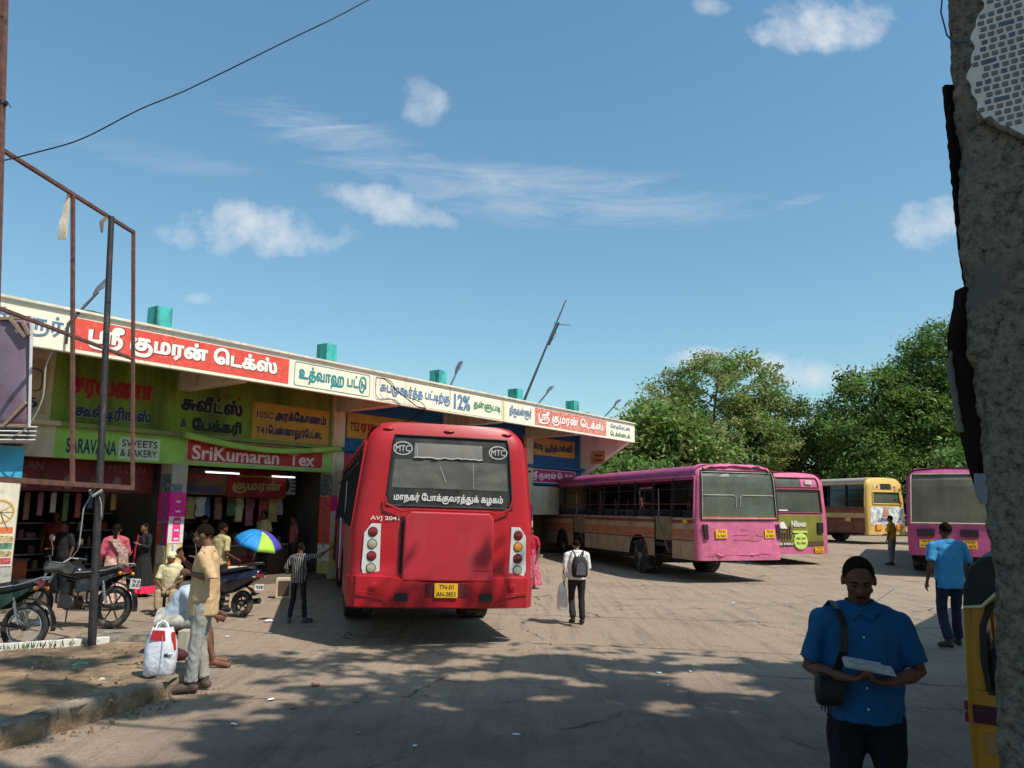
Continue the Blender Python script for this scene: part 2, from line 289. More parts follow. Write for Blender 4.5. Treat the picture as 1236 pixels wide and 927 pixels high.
[720,75,75,-2,-25,5,-21,13,-6,7,-9,15,-2,10,-3,21,1,11,5,20,4,8,11,14,6,6,16,8,27,4,18,-2,14,-10,4,-10,1,-7,-4,-15,-4,-5,-13,-6,-16,0,-11,6,-4,5,-4,13,4,13,7,10,10,-3,-7,-13,1,-12,3,-4,10,-4,6,1,4,3,4,11,-1,6,-5,7,-16,5,-9,-1,-13,-3,-16,-9,-8,-10,-9,-20,-1,-16,1,-17,8,-19,7,-10,15,-10,12,-4,10,0,12,2,4,2,6,9,1,6,-4,12,-4,4,-7,1,-6,-1,-5,-3,-3,-6,-1,-13,8,-16,-10,-3,-8,11,-3,10,1,13,6,12,10,6,19,1,12,-7,5,-5,3,-16,-2,-13,-3,-5,-13,-10],
[1160,89,42,-2,-17,4,-8,9,-6,12,-1,17,0,11,7,18,12,14,8,5,20,6,26,-1,21,-7,18,-14,6,-7,7,-16,2,-24,-3,-12,-4,-7,-5,-4,-15,-4,-15,4,-6,5,-5,12,-1,12,2,18,3,10,8,13,15,14,10,5,11,3,16,0,8,-3,8,-3,10,-11,7,-14,1,-24,-5,-24,-9,-17,-12,7,8,17,4,24,-4,19,-10,13,-11,4,-13,0,-12,-5,-11,-10,-7,-13,-3,-22,3,-17,4,-4,6,-2,5,1,6,6,2,14,-2,17,-7,14,-5,6,-5,5,-12,6,-19,4,-22,-2,-12,-6,-9,-9,-5,-11,-2,-14,1,-14,4,-10,9,-6,9,0,9,7,2,9,-1,7,-4,6,-5,3,-12,0,-6,-2,-11,-9,-2,10,3,4,14,8,11,2,7,-1,12,-7,7,-12,0,-7,-1,-12,-6,-10,-11,-6],
[825,52,44,-2,-13,1,-10,5,-8,6,-4,10,0,11,4,10,9,7,6,3,27,4,36,0,15,-2,14,-7,7,-8,2,-6,0,-14,-3,-7,-10,-9,-7,-3,-13,0,-12,2,3,11,12,-2,7,1,5,3,3,5,1,7,-3,9,-10,7,-48,1,-20,-2,-8,-5,-3,-6,1,-11,5,-5,10,-4,13,1,10,4,4,5,2,16,0,44,-28,0,0,-30,-13,-2,0,44,87,0,0,-12,-31,0,-1,-49,-1,-11,-6,-10,-13,-9,8,72,113,-8,3,-3,8,3,8,8,3,8,-3,3,-8,-3,-8],
[1044,31,15,0,0,92,86,0,0,-12,-29,0,0,-26,8,4,13,2,8,0,12,-7,6,-12,1,-7,-2,-12,-4,-10,20,0,0,-12,-77,0,0,12,42,0,5,9,1,11,-1,8,-3,4,-5,3,-11,1,-13,-7,0,-17,-15,0,0,56,-28,0,0,-80,6,122,0,0,12,23,0,0,80,14,0,0,-92,8,87,113,-8,3,-3,8,3,8,8,3,8,-3,3,-8,-3,-8],
[1210,44,163,53,16,-4,8,-8,6,-19,0,-18,-4,-16,-8,-14,-11,-10,-13,-8,-16,-5,-26,-4,-26,0,-23,4,-18,7,-14,10,-10,12,-7,14,-5,23,1,27,6,22,14,26,13,-7,-11,-19,-7,-20,-2,-19,2,-20,6,-15,10,-14,15,-10,9,-4,23,-4,35,1,26,7,12,9,10,13,3,7,2,17,-2,15,-3,5,-8,6,-10,1,-12,-7,0,13,8,4,37,84,-2,-16,4,-5,4,-7,10,-4,24,4,22,11,16,13,8,22,6,25,0,0,-12,-24,0,-17,-4,-12,-9,-6,-10,-3,-18,3,-17,2,-6,9,-6,6,-1,7,2,5,6,2,9,-1,7,-3,6,-5,3,-13,0,-6,-2,-11,-9,-2,10,12,10,16,4,14,-4,9,-9,4,-14,-4,-16,-10,-10,8,130,0,0,80,-6,0,1,12,48,0,0,-12,-28,0,0,-80,8,101,113,-8,3,-3,8,3,8,8,3,8,-3,3,-8,-3,-8],
[693,6,15,0,0,92,14,0,0,-80,84,0,0,-12,8,58,113,-8,3,-3,8,3,8,8,3,8,-3,3,-8,-3,-8],
[1649,112,42,-2,-17,4,-8,9,-6,12,-1,17,0,11,7,18,12,14,8,5,20,6,26,-1,21,-7,6,-4,13,-12,12,-21,2,-24,-3,-12,-4,-7,-5,-4,-15,-4,-15,4,-6,5,-5,12,-1,12,2,17,5,15,6,9,17,14,18,7,13,1,14,-1,17,-7,13,-10,10,-12,6,-15,2,-12,-1,-19,-6,-12,-9,-6,-10,-2,-12,2,-9,7,-4,7,-3,11,0,12,3,15,7,15,8,9,13,9,19,6,70,1,0,-12,-28,0,0,-80,-15,0,0,80,-21,0,-13,-2,-12,-6,-9,-10,-7,-19,-1,-18,4,-10,4,-4,5,-2,5,1,6,6,2,14,-4,23,-9,15,-14,10,-15,4,-17,-1,-16,-6,-10,-9,-4,-6,-6,-21,1,-20,6,-8,6,-2,8,3,5,13,-2,22,-7,14,-10,11,-12,6,-26,4,-15,-2,-12,-6,-9,-9,-7,-18,1,-21,4,-10,9,-6,5,-1,8,2,5,6,2,9,-1,7,-4,6,-5,3,-12,0,-6,-2,-11,-9,-2,10,12,10,16,4,14,-4,9,-9,3,-14,-3,-16,-10,-10,8,138,113,-8,3,-4,8,4,8,8,3,8,-3,3,-8,-3,-8],
[825,60,44,-2,-13,1,-10,5,-8,6,-4,10,0,11,4,10,9,7,6,3,27,4,34,-1,16,-3,13,-7,5,-5,6,-14,-1,-22,-6,-10,-8,-9,-13,-6,-10,-2,-52,-2,-8,-2,-7,-7,-1,-18,-14,-1,-1,20,6,11,6,5,11,3,45,2,18,3,14,8,7,14,-1,13,-6,10,-10,6,-20,2,-32,0,-16,-4,-6,-6,-2,-7,2,-7,5,-5,10,-4,13,1,10,4,4,5,2,16,0,44,-28,0,0,-30,-13,-2,0,44,87,0,0,-12,-31,0,-1,-49,-1,-11,-6,-10,-13,-9,8,72,113,-8,3,-3,8,3,8,8,3,8,-3,4,-8,-4,-8],
[789,32,93,60,11,-2,9,-5,9,-16,1,-24,-1,-8,-6,-12,-9,-9,-17,-7,-17,-3,-34,0,-8,-2,-7,-7,-1,-18,-14,-1,-1,20,6,11,6,5,16,4,43,1,13,4,10,7,5,9,2,15,0,8,-5,11,-9,6,-6,1,-9,-2,-8,-5,-1,13,10,4,10,15,0,0,92,87,0,0,-12,-30,0,0,-80,-14,0,0,80,-29,0,0,-80,8,66,113,-8,3,-3,8,3,8,8,3,8,-3,3,-8,-3,-8],
[1234,78,42,-2,-17,4,-8,9,-6,12,-1,17,0,11,7,18,12,14,8,5,20,6,26,-1,21,-7,6,-4,13,-12,12,-21,3,-17,-2,-14,-6,-12,-5,-4,-15,-4,-11,2,-10,7,-3,7,-3,11,0,12,3,16,4,9,10,14,14,9,19,6,70,1,0,-12,-29,0,0,-80,-14,0,0,80,-21,0,-14,-3,-11,-5,-10,-10,-6,-20,-1,-17,3,-10,4,-4,6,-2,5,1,6,6,2,14,-2,17,-7,14,-5,6,-11,8,-18,6,-21,1,-14,-4,-11,-8,-7,-10,-4,-13,0,-15,2,-10,7,-10,10,-3,11,5,4,12,-1,7,-4,6,-5,3,-12,0,-6,-2,-11,-9,-2,10,12,10,16,4,14,-4,9,-9,3,-14,-3,-16,-10,-10,8,103,113,-8,3,-3,8,3,8,8,3,8,-3,3,-8,-3,-8],
[778,8,15,0,0,92,14,0,0,-80,72,0,0,80,14,0,0,-92,8,65,113,-8,3,-3,8,3,8,8,3,8,-3,3,-8,-3,-8],
[858,21,97,94,14,-3,6,-3,9,-11,3,-7,3,-17,1,-17,-5,-18,-6,-8,-8,-6,-17,-4,-82,0,0,92,14,0,0,-80,38,0,0,47,2,17,5,10,4,4,11,4,12,96,82,-8,-2,-6,-9,-1,-59,15,0,10,3,6,4,5,12,1,20,-4,18,-5,8,-6,4,8,72,113,-8,3,-4,8,4,8,8,3,8,-3,3,-8,-3,-8],
[640,12,38,-35,-9,9,32,30,0,76,-32,0,0,-80,-14,0,0,92,89,0,0,-12,-28,0,0,-80,8,53,113,-8,3,-3,8,3,8,8,3,8,-3,3,-8,-3,-8],
[869,55,95,94,15,-3,6,-3,10,-11,4,-7,4,-19,0,-23,-2,-11,-7,-18,-10,-12,-9,-6,-11,-4,-17,-3,-39,0,-8,-2,-8,-7,-1,-18,-13,-1,-1,20,5,11,7,5,15,4,36,0,17,2,18,8,7,10,6,25,0,20,-3,14,-9,13,-6,3,-11,1,-11,-6,-5,-9,-1,-67,-14,0,-1,67,-5,12,-9,3,-9,-3,-6,-11,0,-68,-15,0,1,64,1,12,4,8,12,9,17,1,10,-5,7,-9,2,-6,-3,1,6,10,4,4,12,5,8,72,113,-8,3,-3,8,3,8,8,3,8,-3,4,-8,-4,-8],
[1013,65,42,-2,-12,2,-9,6,-7,10,-3,7,-1,17,1,17,5,13,8,11,11,7,18,6,18,-1,15,-6,9,-8,5,-12,3,-36,4,-12,9,-7,13,-1,9,6,3,5,3,11,-1,20,-4,13,-5,11,-11,14,13,9,16,-28,6,-20,-1,-28,-6,-13,-4,-5,-10,-6,-14,-2,-13,2,-10,6,-9,14,-4,40,-5,11,-7,7,-16,4,-14,-3,-10,-7,-8,-11,-4,-14,1,-21,4,-10,4,-4,10,-3,11,5,4,12,-1,7,-4,6,-5,3,-12,0,-6,-2,-11,-9,-2,10,12,10,16,4,14,-4,9,-9,3,-14,-3,-16,-10,-10,8,84,113,-8,3,-3,8,3,8,8,3,8,-3,4,-8,-4,-8],
[1070,39,42,-2,-17,4,-4,4,-7,10,-4,24,4,24,11,17,16,10,19,3,18,-3,14,-8,-2,-16,-8,8,-10,5,-20,1,-6,-2,-11,-7,-10,-17,-2,-22,5,-17,9,-6,5,-1,8,2,5,6,2,9,-1,7,-4,6,-5,3,-12,0,-6,-2,-11,-9,-2,10,12,10,16,4,14,-4,9,-9,3,-14,-3,-16,-10,-10,11,90,0,0,69,2,23,84,0,0,-12,-29,0,0,-80,-14,0,0,80,-29,0,0,-80,8,89,113,-8,3,-3,8,3,8,8,3,8,-3,3,-8,-3,-8],
[1285,85,42,-2,-12,2,-9,6,-7,10,-4,15,0,18,4,15,6,12,9,9,18,8,13,1,11,-1,11,-4,6,-5,10,-12,-5,0,2,6,7,10,5,3,13,3,16,-4,7,-8,4,-12,2,-39,3,-10,6,-8,11,-3,10,3,4,4,5,10,1,13,-1,13,-4,13,-5,11,-11,14,13,9,7,-9,13,-29,3,-21,-4,-24,-8,-11,-4,-3,-13,-4,-14,0,-11,4,-5,3,-6,9,-4,12,-2,38,-3,10,-4,6,-7,1,-8,-3,-6,-9,-1,-70,-14,0,0,49,-3,17,-4,5,-8,8,-16,3,-14,-3,-10,-7,-8,-11,-4,-14,1,-21,4,-10,4,-4,10,-3,11,5,4,12,-1,7,-4,6,-5,3,-12,0,-6,-2,-11,-9,-2,10,12,10,16,4,14,-4,9,-9,3,-14,-3,-16,-10,-10,8,107,113,-8,3,-3,8,3,8,8,3,8,-3,3,-8,-3,-8],
[1062,70,83,-2,-12,1,-11,5,-8,6,-4,10,0,11,4,10,4,4,12,6,27,4,38,-2,19,-9,12,-14,5,-17,-2,-23,-9,-19,-15,-13,-19,-8,-22,-3,-34,1,-18,6,-14,9,-14,17,-6,14,-4,21,0,19,3,17,8,22,11,19,13,-7,-15,-26,-5,-20,-1,-25,6,-23,9,-13,13,-10,16,-6,21,-3,28,3,13,6,11,7,9,17,2,23,-5,12,-9,9,-5,3,-13,4,-28,0,-15,-1,-13,-6,-4,-10,2,-7,4,-5,10,-4,13,1,11,4,3,5,3,16,0,44,-29,0,0,-30,-13,-2,0,44,87,0,0,-12,-31,0,0,-49,-2,-11,-5,-10,-13,-9],
[1332,49,134,-2,-13,3,-10,11,-3,12,0,16,2,8,7,13,12,10,15,5,16,1,11,-3,9,-5,8,-9,4,-6,2,-15,-2,-15,-5,-12,32,0,0,-12,-46,0,-1,10,5,12,2,9,0,14,-3,7,-10,10,-7,2,-13,1,-10,-3,-8,-7,-4,-5,-4,-17,0,-11,4,-8,5,-4,11,0,4,3,2,10,-3,12,-4,4,-11,4,-29,0,0,12,38,-2,12,-6,8,-9,3,-13,-3,-14,-9,-10,34,44,-2,-13,1,-10,5,-11,11,-1,16,4,10,4,4,11,6,17,3,59,1,0,-12,-58,0,-16,-4,-6,-6,-2,-7,2,-7,5,-5,10,-4,13,1,10,4,4,5,2,16,0,44,-28,0,0,-30,-13,-2,0,44,87,0,0,-12,-31,0,-1,-49,-1,-11,-6,-10,-13,-9],
[867,33,44,-2,-13,1,-10,5,-11,11,-2,10,2,11,7,9,5,3,23,6,95,1,0,-12,-86,0,-20,-2,-10,-8,-2,-7,2,-7,9,-7,19,-1,10,4,4,5,2,16,0,44,-28,0,0,-30,-13,-2,0,44,87,0,0,-12,-31,0,-1,-49,-1,-11,-6,-10,-13,-9,4,105,0,0,46,14,-2,0,-44],
[797,6,15,0,0,92,14,0,0,-80,101,0,0,-12,27,82,78,11,-2,8,-6,5,-8,1,-10,-4,-26,-20,-73,-13,3,20,72,2,17,0,13,-6,8,-5,0,-5,-1,-5,-3,-2,-6,-1,-14,3,-9,7,-13,10,-11,-12,-6,-17,23,-4,11,-1,12,1,11,6,10,10,7],
[1015,59,71,-50,-17,3,-15,7,-11,13,-9,17,-7,33,0,30,4,24,11,28,11,14,14,10,23,10,18,1,17,-1,13,-5,11,-7,10,-11,6,-14,5,-32,0,-70,-15,0,-1,82,-5,22,-7,11,-11,8,-18,5,-19,-1,-19,-8,-11,-9,-9,-12,-7,-16,-5,-20,-2,-24,2,-24,3,-18,7,-15,14,-14,18,-4,17,3,7,4,8,9,4,10,2,13,-2,26,-3,6,-8,6,-10,1,-12,-7,0,13,8,4,17,2,10,-4,8,-9,3,-5,3,-15,-1,-30,-9,-21,-15,-13,-12,-4,4,59,0,0,92,15,0,0,-92],
[1091,68,44,-2,-18,3,-13,9,-5,16,5,15,9,7,14,5,19,2,40,-2,12,-3,9,-7,7,-9,5,-11,1,-13,-1,-14,-8,-21,-5,-6,-11,-10,-15,-7,-27,-5,-20,0,-14,2,-11,5,-8,7,-3,11,2,6,6,6,7,2,135,0,0,-12,-130,0,-4,-1,-2,-3,2,-4,5,-4,14,-3,26,0,18,5,18,11,7,14,4,16,-1,18,-6,10,-9,6,-12,4,-40,0,-16,-4,-6,-6,-2,-7,2,-7,5,-5,10,-4,13,1,10,4,4,5,2,16,0,44,-28,0,0,-30,-13,-2,0,44,87,0,0,-12,-31,0,-1,-49,-1,-11,-6,-10,-13,-9,4,153,-26,0,118,14,0,0,-118],
[778,10,101,-47,0,47,-86,0,0,92,14,0,0,-80,72,0,0,80,14,0,0,-139],
[947,10,101,-25,0,25,-86,0,0,92,14,0,0,-80,72,0,0,80,14,0,0,-117,34,132,17,12,-3,5,-3,6,-9,2,-11,-3,-14,-3,-5,-9,-10,-14,-8,-27,-6,-47,-1,-26,7,-6,3,-7,10,0,10,6,8,10,4,12,1,23,-3,-2,-12,-22,3,-12,-2,-1,-7,9,-6,21,-4,32,0,31,6,14,9,6,10,0,13,-7,7,-10,1,-10,-5,0,12],
[1132,29,70,-47,-24,4,-13,7,-10,11,-4,7,-6,17,-2,26,4,25,8,24,11,18,13,-7,-16,-29,-5,-22,1,-32,5,-14,6,-10,10,-7,10,-4,12,-1,16,2,7,2,10,7,6,11,3,13,14,0,-3,-17,-4,-8,-11,-12,-16,-8,21,142,94,15,-3,6,-3,9,-11,3,-7,3,-17,0,-17,-4,-18,-6,-8,-9,-6,-16,-4,-83,0,0,92,15,0,0,-80,37,0,0,47,2,17,6,10,4,4,11,4,12,142,82,-8,-2,-6,-9,-1,-59,14,0,11,3,6,4,5,12,1,20,-4,18,-5,8,-6,4],
[1051,45,137,53,11,-2,9,-6,6,-10,4,-14,-1,-19,-5,-20,-10,-14,-7,-6,-15,-9,-18,-5,-33,-1,-27,7,-14,8,-11,11,-7,13,-5,14,-2,14,0,19,2,17,6,15,14,27,13,-7,-11,-19,-8,-20,-2,-22,1,-19,5,-14,9,-13,12,-10,8,-4,18,-4,24,0,21,5,15,11,10,15,3,11,0,17,-2,10,-2,5,-8,6,-10,1,-12,-6,0,12,8,4,10,60,0,0,92,87,0,0,-12,-29,0,0,-80,-14,0,0,80,-30,0,0,-80],
[1271,29,146,140,19,-2,11,-5,9,-8,8,-15,4,-20,0,-90,-14,0,-1,92,-5,19,-7,9,-10,6,-19,2,-10,-3,-9,-9,-4,-12,2,-11,7,-11,14,-5,0,-12,-13,3,-11,6,-8,10,-3,5,-2,15,0,7,6,13,4,5,11,7,64,42,-2,-12,2,-9,6,-7,10,-3,7,-1,17,1,17,5,13,8,11,11,7,18,6,18,-1,15,-6,9,-8,5,-12,6,-44,6,-10,12,-3,10,3,4,4,5,10,1,13,-2,19,-5,15,-7,15,13,5,10,-22,5,-25,-1,-23,-6,-13,-4,-5,-10,-6,-14,-2,-13,2,-10,6,-9,14,-4,40,-5,11,-7,7,-16,4,-14,-3,-10,-7,-8,-11,-4,-14,1,-21,4,-10,4,-4,10,-3,11,5,4,12,-1,7,-4,6,-5,3,-12,0,-6,-2,-11,-9,-2,10,12,10,16,4,14,-4,9,-9,3,-14,-3,-16,-10,-10],
[1624,25,6,-28,3,9,5,3,7,2,164,0,0,-12,-163,-1,-2,-3,2,-4,11,-6,25,-1,19,2,16,7,9,7,8,13,4,12,16,0,-4,-12,-7,-13,-10,-11,-21,-12,-27,-5,-20,0,-19,4,-13,10,10,268,92,0,-12,-29,0,0,-106,-15,0,0,106,-29,0,0,-106,-14,0,0,118,65,42,-2,-12,2,-9,6,-7,10,-3,7,-1,17,1,17,5,13,8,11,11,7,18,6,18,-1,15,-6,9,-8,5,-12,3,-36,4,-12,9,-7,13,-1,9,6,3,5,3,11,-1,20,-4,13,-5,11,-11,14,13,9,16,-28,6,-20,-1,-28,-6,-12,-4,-5,-10,-6,-14,-3,-13,2,-10,6,-9,14,-4,40,-5,11,-7,7,-16,4,-14,-3,-10,-7,-8,-11,-4,-14,1,-21,4,-10,4,-4,10,-3,11,5,4,12,-1,7,-4,6,-5,3,-12,0,-6,-2,-11,-9,-2,10,12,10,16,4,14,-4,9,-9,3,-14,-3,-16,-10,-10],
[1483,44,209,53,16,-5,10,-13,4,-19,-3,-23,-7,-12,-14,-15,-13,-7,-23,-8,-28,-4,-28,-1,-33,3,-25,5,-20,9,-15,12,-10,13,-6,15,-3,23,2,18,6,22,14,26,12,-7,-13,-25,-5,-19,-1,-22,5,-21,8,-12,11,-10,16,-8,20,-5,24,-3,47,1,30,6,17,9,13,11,5,10,2,12,0,14,-4,11,-6,5,-12,2,-13,-7,0,13,8,4,39,84,-2,-16,4,-4,4,-7,10,-5,24,5,24,11,17,16,10,19,3,18,-3,15,-8,-3,-16,-8,8,-10,5,-20,1,-6,-2,-11,-7,-10,-17,-2,-22,5,-17,9,-6,5,-1,8,2,5,6,2,9,-1,7,-4,6,-5,3,-12,0,-6,-2,-11,-9,-3,10,13,10,15,4,15,-4,9,-9,3,-14,-3,-16,-10,-10,11,132,0,0,69,2,23,84,0,0,-12,-28,0,0,-80,-14,0,0,80,-29,0,0,-80],
[1602,67,229,53,11,-2,9,-6,8,-15,2,-24,-8,-22,-8,-11,-19,-13,-23,-8,-26,-4,-38,-2,-29,2,-25,4,-23,8,-18,11,-15,15,-10,19,-5,24,1,31,3,12,6,10,7,8,10,4,13,0,6,-3,8,-8,3,-13,-1,-7,-6,-11,-11,-6,-13,0,-10,4,-12,11,4,12,10,-12,6,-3,11,0,7,7,0,11,-6,6,-9,0,-3,-2,-7,-14,-3,-16,0,-19,3,-17,7,-15,9,-12,20,-14,15,-6,18,-5,31,-2,49,1,22,4,14,5,16,10,8,9,5,12,1,14,-2,14,-2,5,-9,6,-5,1,-9,-2,-7,-4,0,12,8,4,39,104,-2,-16,4,-4,4,-7,10,-5,24,4,24,12,17,16,10,18,3,19,-3,14,-8,-2,-16,-8,8,-10,5,-20,1,-7,-2,-10,-7,-10,-17,-2,-22,5,-17,9,-6,5,-1,8,2,5,6,2,9,-2,7,-3,6,-5,3,-12,0,-6,-2,-11,-9,-3,10,13,10,15,4,14,-4,10,-9,3,-14,-3,-16,-10,-10,11,152,0,0,69,2,23,84,0,0,-12,-28,0,0,-80,-14,0,0,80,-29,0,0,-80],
[1044,53,42,-2,-12,2,-9,6,-7,10,-4,15,0,21,3,10,4,8,11,14,15,8,18,2,15,-1,12,-5,13,-12,6,-17,0,-26,-7,-21,45,0,0,80,14,0,0,-92,-73,0,-1,10,6,15,3,13,-2,21,-9,15,-10,6,-13,2,-14,-3,-11,-7,-8,-11,-4,-14,1,-20,4,-11,4,-4,10,-3,11,5,4,12,-1,7,-4,6,-5,3,-12,0,-6,-2,-11,-9,-2,10,12,10,16,4,14,-4,9,-9,3,-14,-3,-16,-10,-10,40,145,140,16,-2,10,-7,3,-11,-3,-12,-3,-4,-10,-4,-11,0,-10,4,-4,6,-2,8,2,8,6,10,8,-3,-5,-10,0,-7,3,-4,7,-3,8,3,3,7,-1,5,-4,3,-5,2,-12,1,-9,-2,-11,-7,-3,-5,-2,-12,0,-6,5,-11,9,-6,15,-4,0,-12,-16,4,-14,7,-9,12,-3,16,2,14,8,12,13,8],
[1514,46,214,60,15,-4,8,-7,7,-18,0,-16,-4,-17,-9,-14,-11,-12,-16,-10,-15,-6,-26,-6,-31,-3,-29,-1,-31,2,-22,2,-15,5,-10,8,-3,9,3,9,9,7,11,2,14,0,19,-3,-2,-12,-16,3,-15,0,-5,-1,-3,-5,3,-5,4,-2,28,-5,51,-1,28,2,29,5,21,9,18,16,6,9,3,11,1,20,-5,11,-5,5,-7,1,-11,-2,-9,-6,0,13,10,5,29,15,0,0,92,14,0,0,-80,62,0,0,52,2,12,7,11,8,6,17,1,5,-2,8,-7,0,7,84,0,0,-12,-29,0,0,-80,-14,0,0,80,-29,0,0,-80,-15,0,-1,68,-4,10,-4,3,-6,1,-8,-3,-6,-11,-1,-68,34,221,140,16,-2,10,-7,3,-11,-3,-12,-3,-4,-10,-4,-11,0,-10,4,-4,6,-2,8,2,8,6,10,8,-3,-5,-10,0,-7,3,-4,8,-3,7,3,3,7,-1,5,-4,3,-12,3,-14,-2,-11,-7,-6,-10,0,-11,4,-11,-14,-1,-3,16,2,14,4,6,13,11,10,4]]
TAMIL = {'வள்ளூர்': [15,35,50,32],
'ஸ்ரீ குமரன் டெக்ஸ்': [52,-1,37,10,11,29,-1,19,5,22,36],
'உத்வாஹ பட்டு': [2,27,15,17,16,-1,9,25,41],
'சுபமுகூர்த்த பட்டிற்கு': [39,9,45,38,32,27,7,-1,9,25,40,33,37],
'தள்ளுபடி': [7,35,49,9,40],
'திருவள்ளூர்': [7,18,46,15,35,50,32],
'டெக்ஸ்டைல்': [19,5,22,36,21,5,34],
'ரெடிமேட்ஸ்': [19,11,40,20,10,25,36],
'சரவணா': [4,11,15,6,17],
'கூல்டிரிங்ஸ்': [38,34,40,11,18,23,36],
'சுவீட்ஸ்': [39,51,25,36],
'பேக்கரி': [20,9,22,3,11,18],
'அரக்கோணம்': [0,11,22,20,3,17,6,31],
'பெண்ணாலூர்பேட்டை': [19,9,26,6,17,48,32,20,9,25,21,5],
'ராமஞ்சேரி': [11,17,10,24,20,4,11,18],
'ஆவடி பூந்தமல்லி': [1,15,40,-1,44,28,7,10,34,47],
'மாநகர் போக்குவரத்துக் கழகம்': [10,17,8,3,32,-1,20,9,17,22,37,15,11,27,42,22,-1,3,14,3,31],
'ந்த': [28,7],
'காபி': [3,17,9,18],
'குமரன்': [37,10,11,29],
'துணிகள்': [42,6,18,3,35],
'அறிவிப்பு': [0,12,18,15,18,30,43],
'சேலைகள்': [20,4,21,13,3,35]}
_gc = {}
def glyph(i, bold):
    if (i, bold) in _gc: return _gc[(i, bold)]
    a = GLYPHS[i]; cs = []; j = 1
    while j < len(a):
        n = a[j]; x = y = 0; p = []; j += 1
        for k in range(n): x += a[j]; y += a[j+1]; j += 2; p.append((x*.006, y*.006))
        n = len(p)
        if bold:
            q = []
            for k in range(n):
                x0, y0 = p[k-1]; x1, y1 = p[(k+1) % n]; dx, dy = x1-x0, y1-y0; l = math.hypot(dx, dy) or 1
                q.append((p[k][0]-dy/l*bold, p[k][1]+dx/l*bold))
            p = q
        cs.append(p)
    V = []; E = []
    for p in cs:
        n0 = len(V); V += [Vector(q) for q in p]; E += [(n0+k, n0+(k+1) % len(p)) for k in range(len(p))]
    r = geometry.delaunay_2d_cdt(V, E, [], 0, 1e-5)
    vs = [(v.x, v.y) for v in r[0]]; fs = []
    for f in r[2]:
        x = sum(vs[k][0] for k in f)/len(f); y = sum(vs[k][1] for k in f)/len(f); w = 0
        for p in cs:
            for k in range(len(p)):
                (ax, ay), (bx, by) = p[k], p[(k+1) % len(p)]
                if (ay <= y) != (by <= y):
                    t = (y-ay)/(by-ay)
                    if ax+t*(bx-ax) > x: w += 1 if by > ay else -1
        if w: fs.append(tuple(f))
    _gc[(i, bold)] = (a[0]/1000, vs, fs); return _gc[(i, bold)]
def latin_geo(s, bold):
    c = bpy.data.curves.new('t', 'FONT'); c.body = s; c.size = 1; c.offset = bold; c.resolution_u = 3
    o = bpy.data.objects.new('t', c); me = bpy.data.meshes.new_from_object(o)
    vs = [(v.co.x, v.co.y) for v in me.vertices]; fs = [tuple(p.vertices) for p in me.polygons]
    bpy.data.objects.remove(o); bpy.data.curves.remove(c); bpy.data.meshes.remove(me)
    return vs, fs
def letters(s, x0, x1, z0, z1, y, mat, parent, bold=.02, face=-1, slant=0, name='lettering'):
    """flat painted words in the local xz plane at y; face -1 reads from -y"""
    vs = []; fs = []
    if s in TAMIL:
        x = 0
        for g in TAMIL[s]:
            if g < 0: x += .3; continue
            a, v, f = glyph(g, bold*1.4); n = len(vs)
            vs += [(p[0]+x, p[1]) for p in v]; fs += [tuple(k+n for k in q) for q in f]; x += a
    else: vs, fs = latin_geo(s, bold*.8)
    ax, bx = min(v[0] for v in vs), max(v[0] for v in vs); ay, by = min(v[1] for v in vs), max(v[1] for v in vs)
    V = []
    for (u, w) in vs:
        p = (u-ax)/(bx-ax); q = (w-ay)/(by-ay)
        if face > 0: p = 1-p
        V.append((x0+(x1-x0)*p, y, z0+(z1-z0)*q+slant*p))
    me = bpy.data.meshes.new(name); me.from_pydata(V, [], fs); me.materials.append(mat); me.update()
    return link(bpy.data.objects.new(name, me), parent)

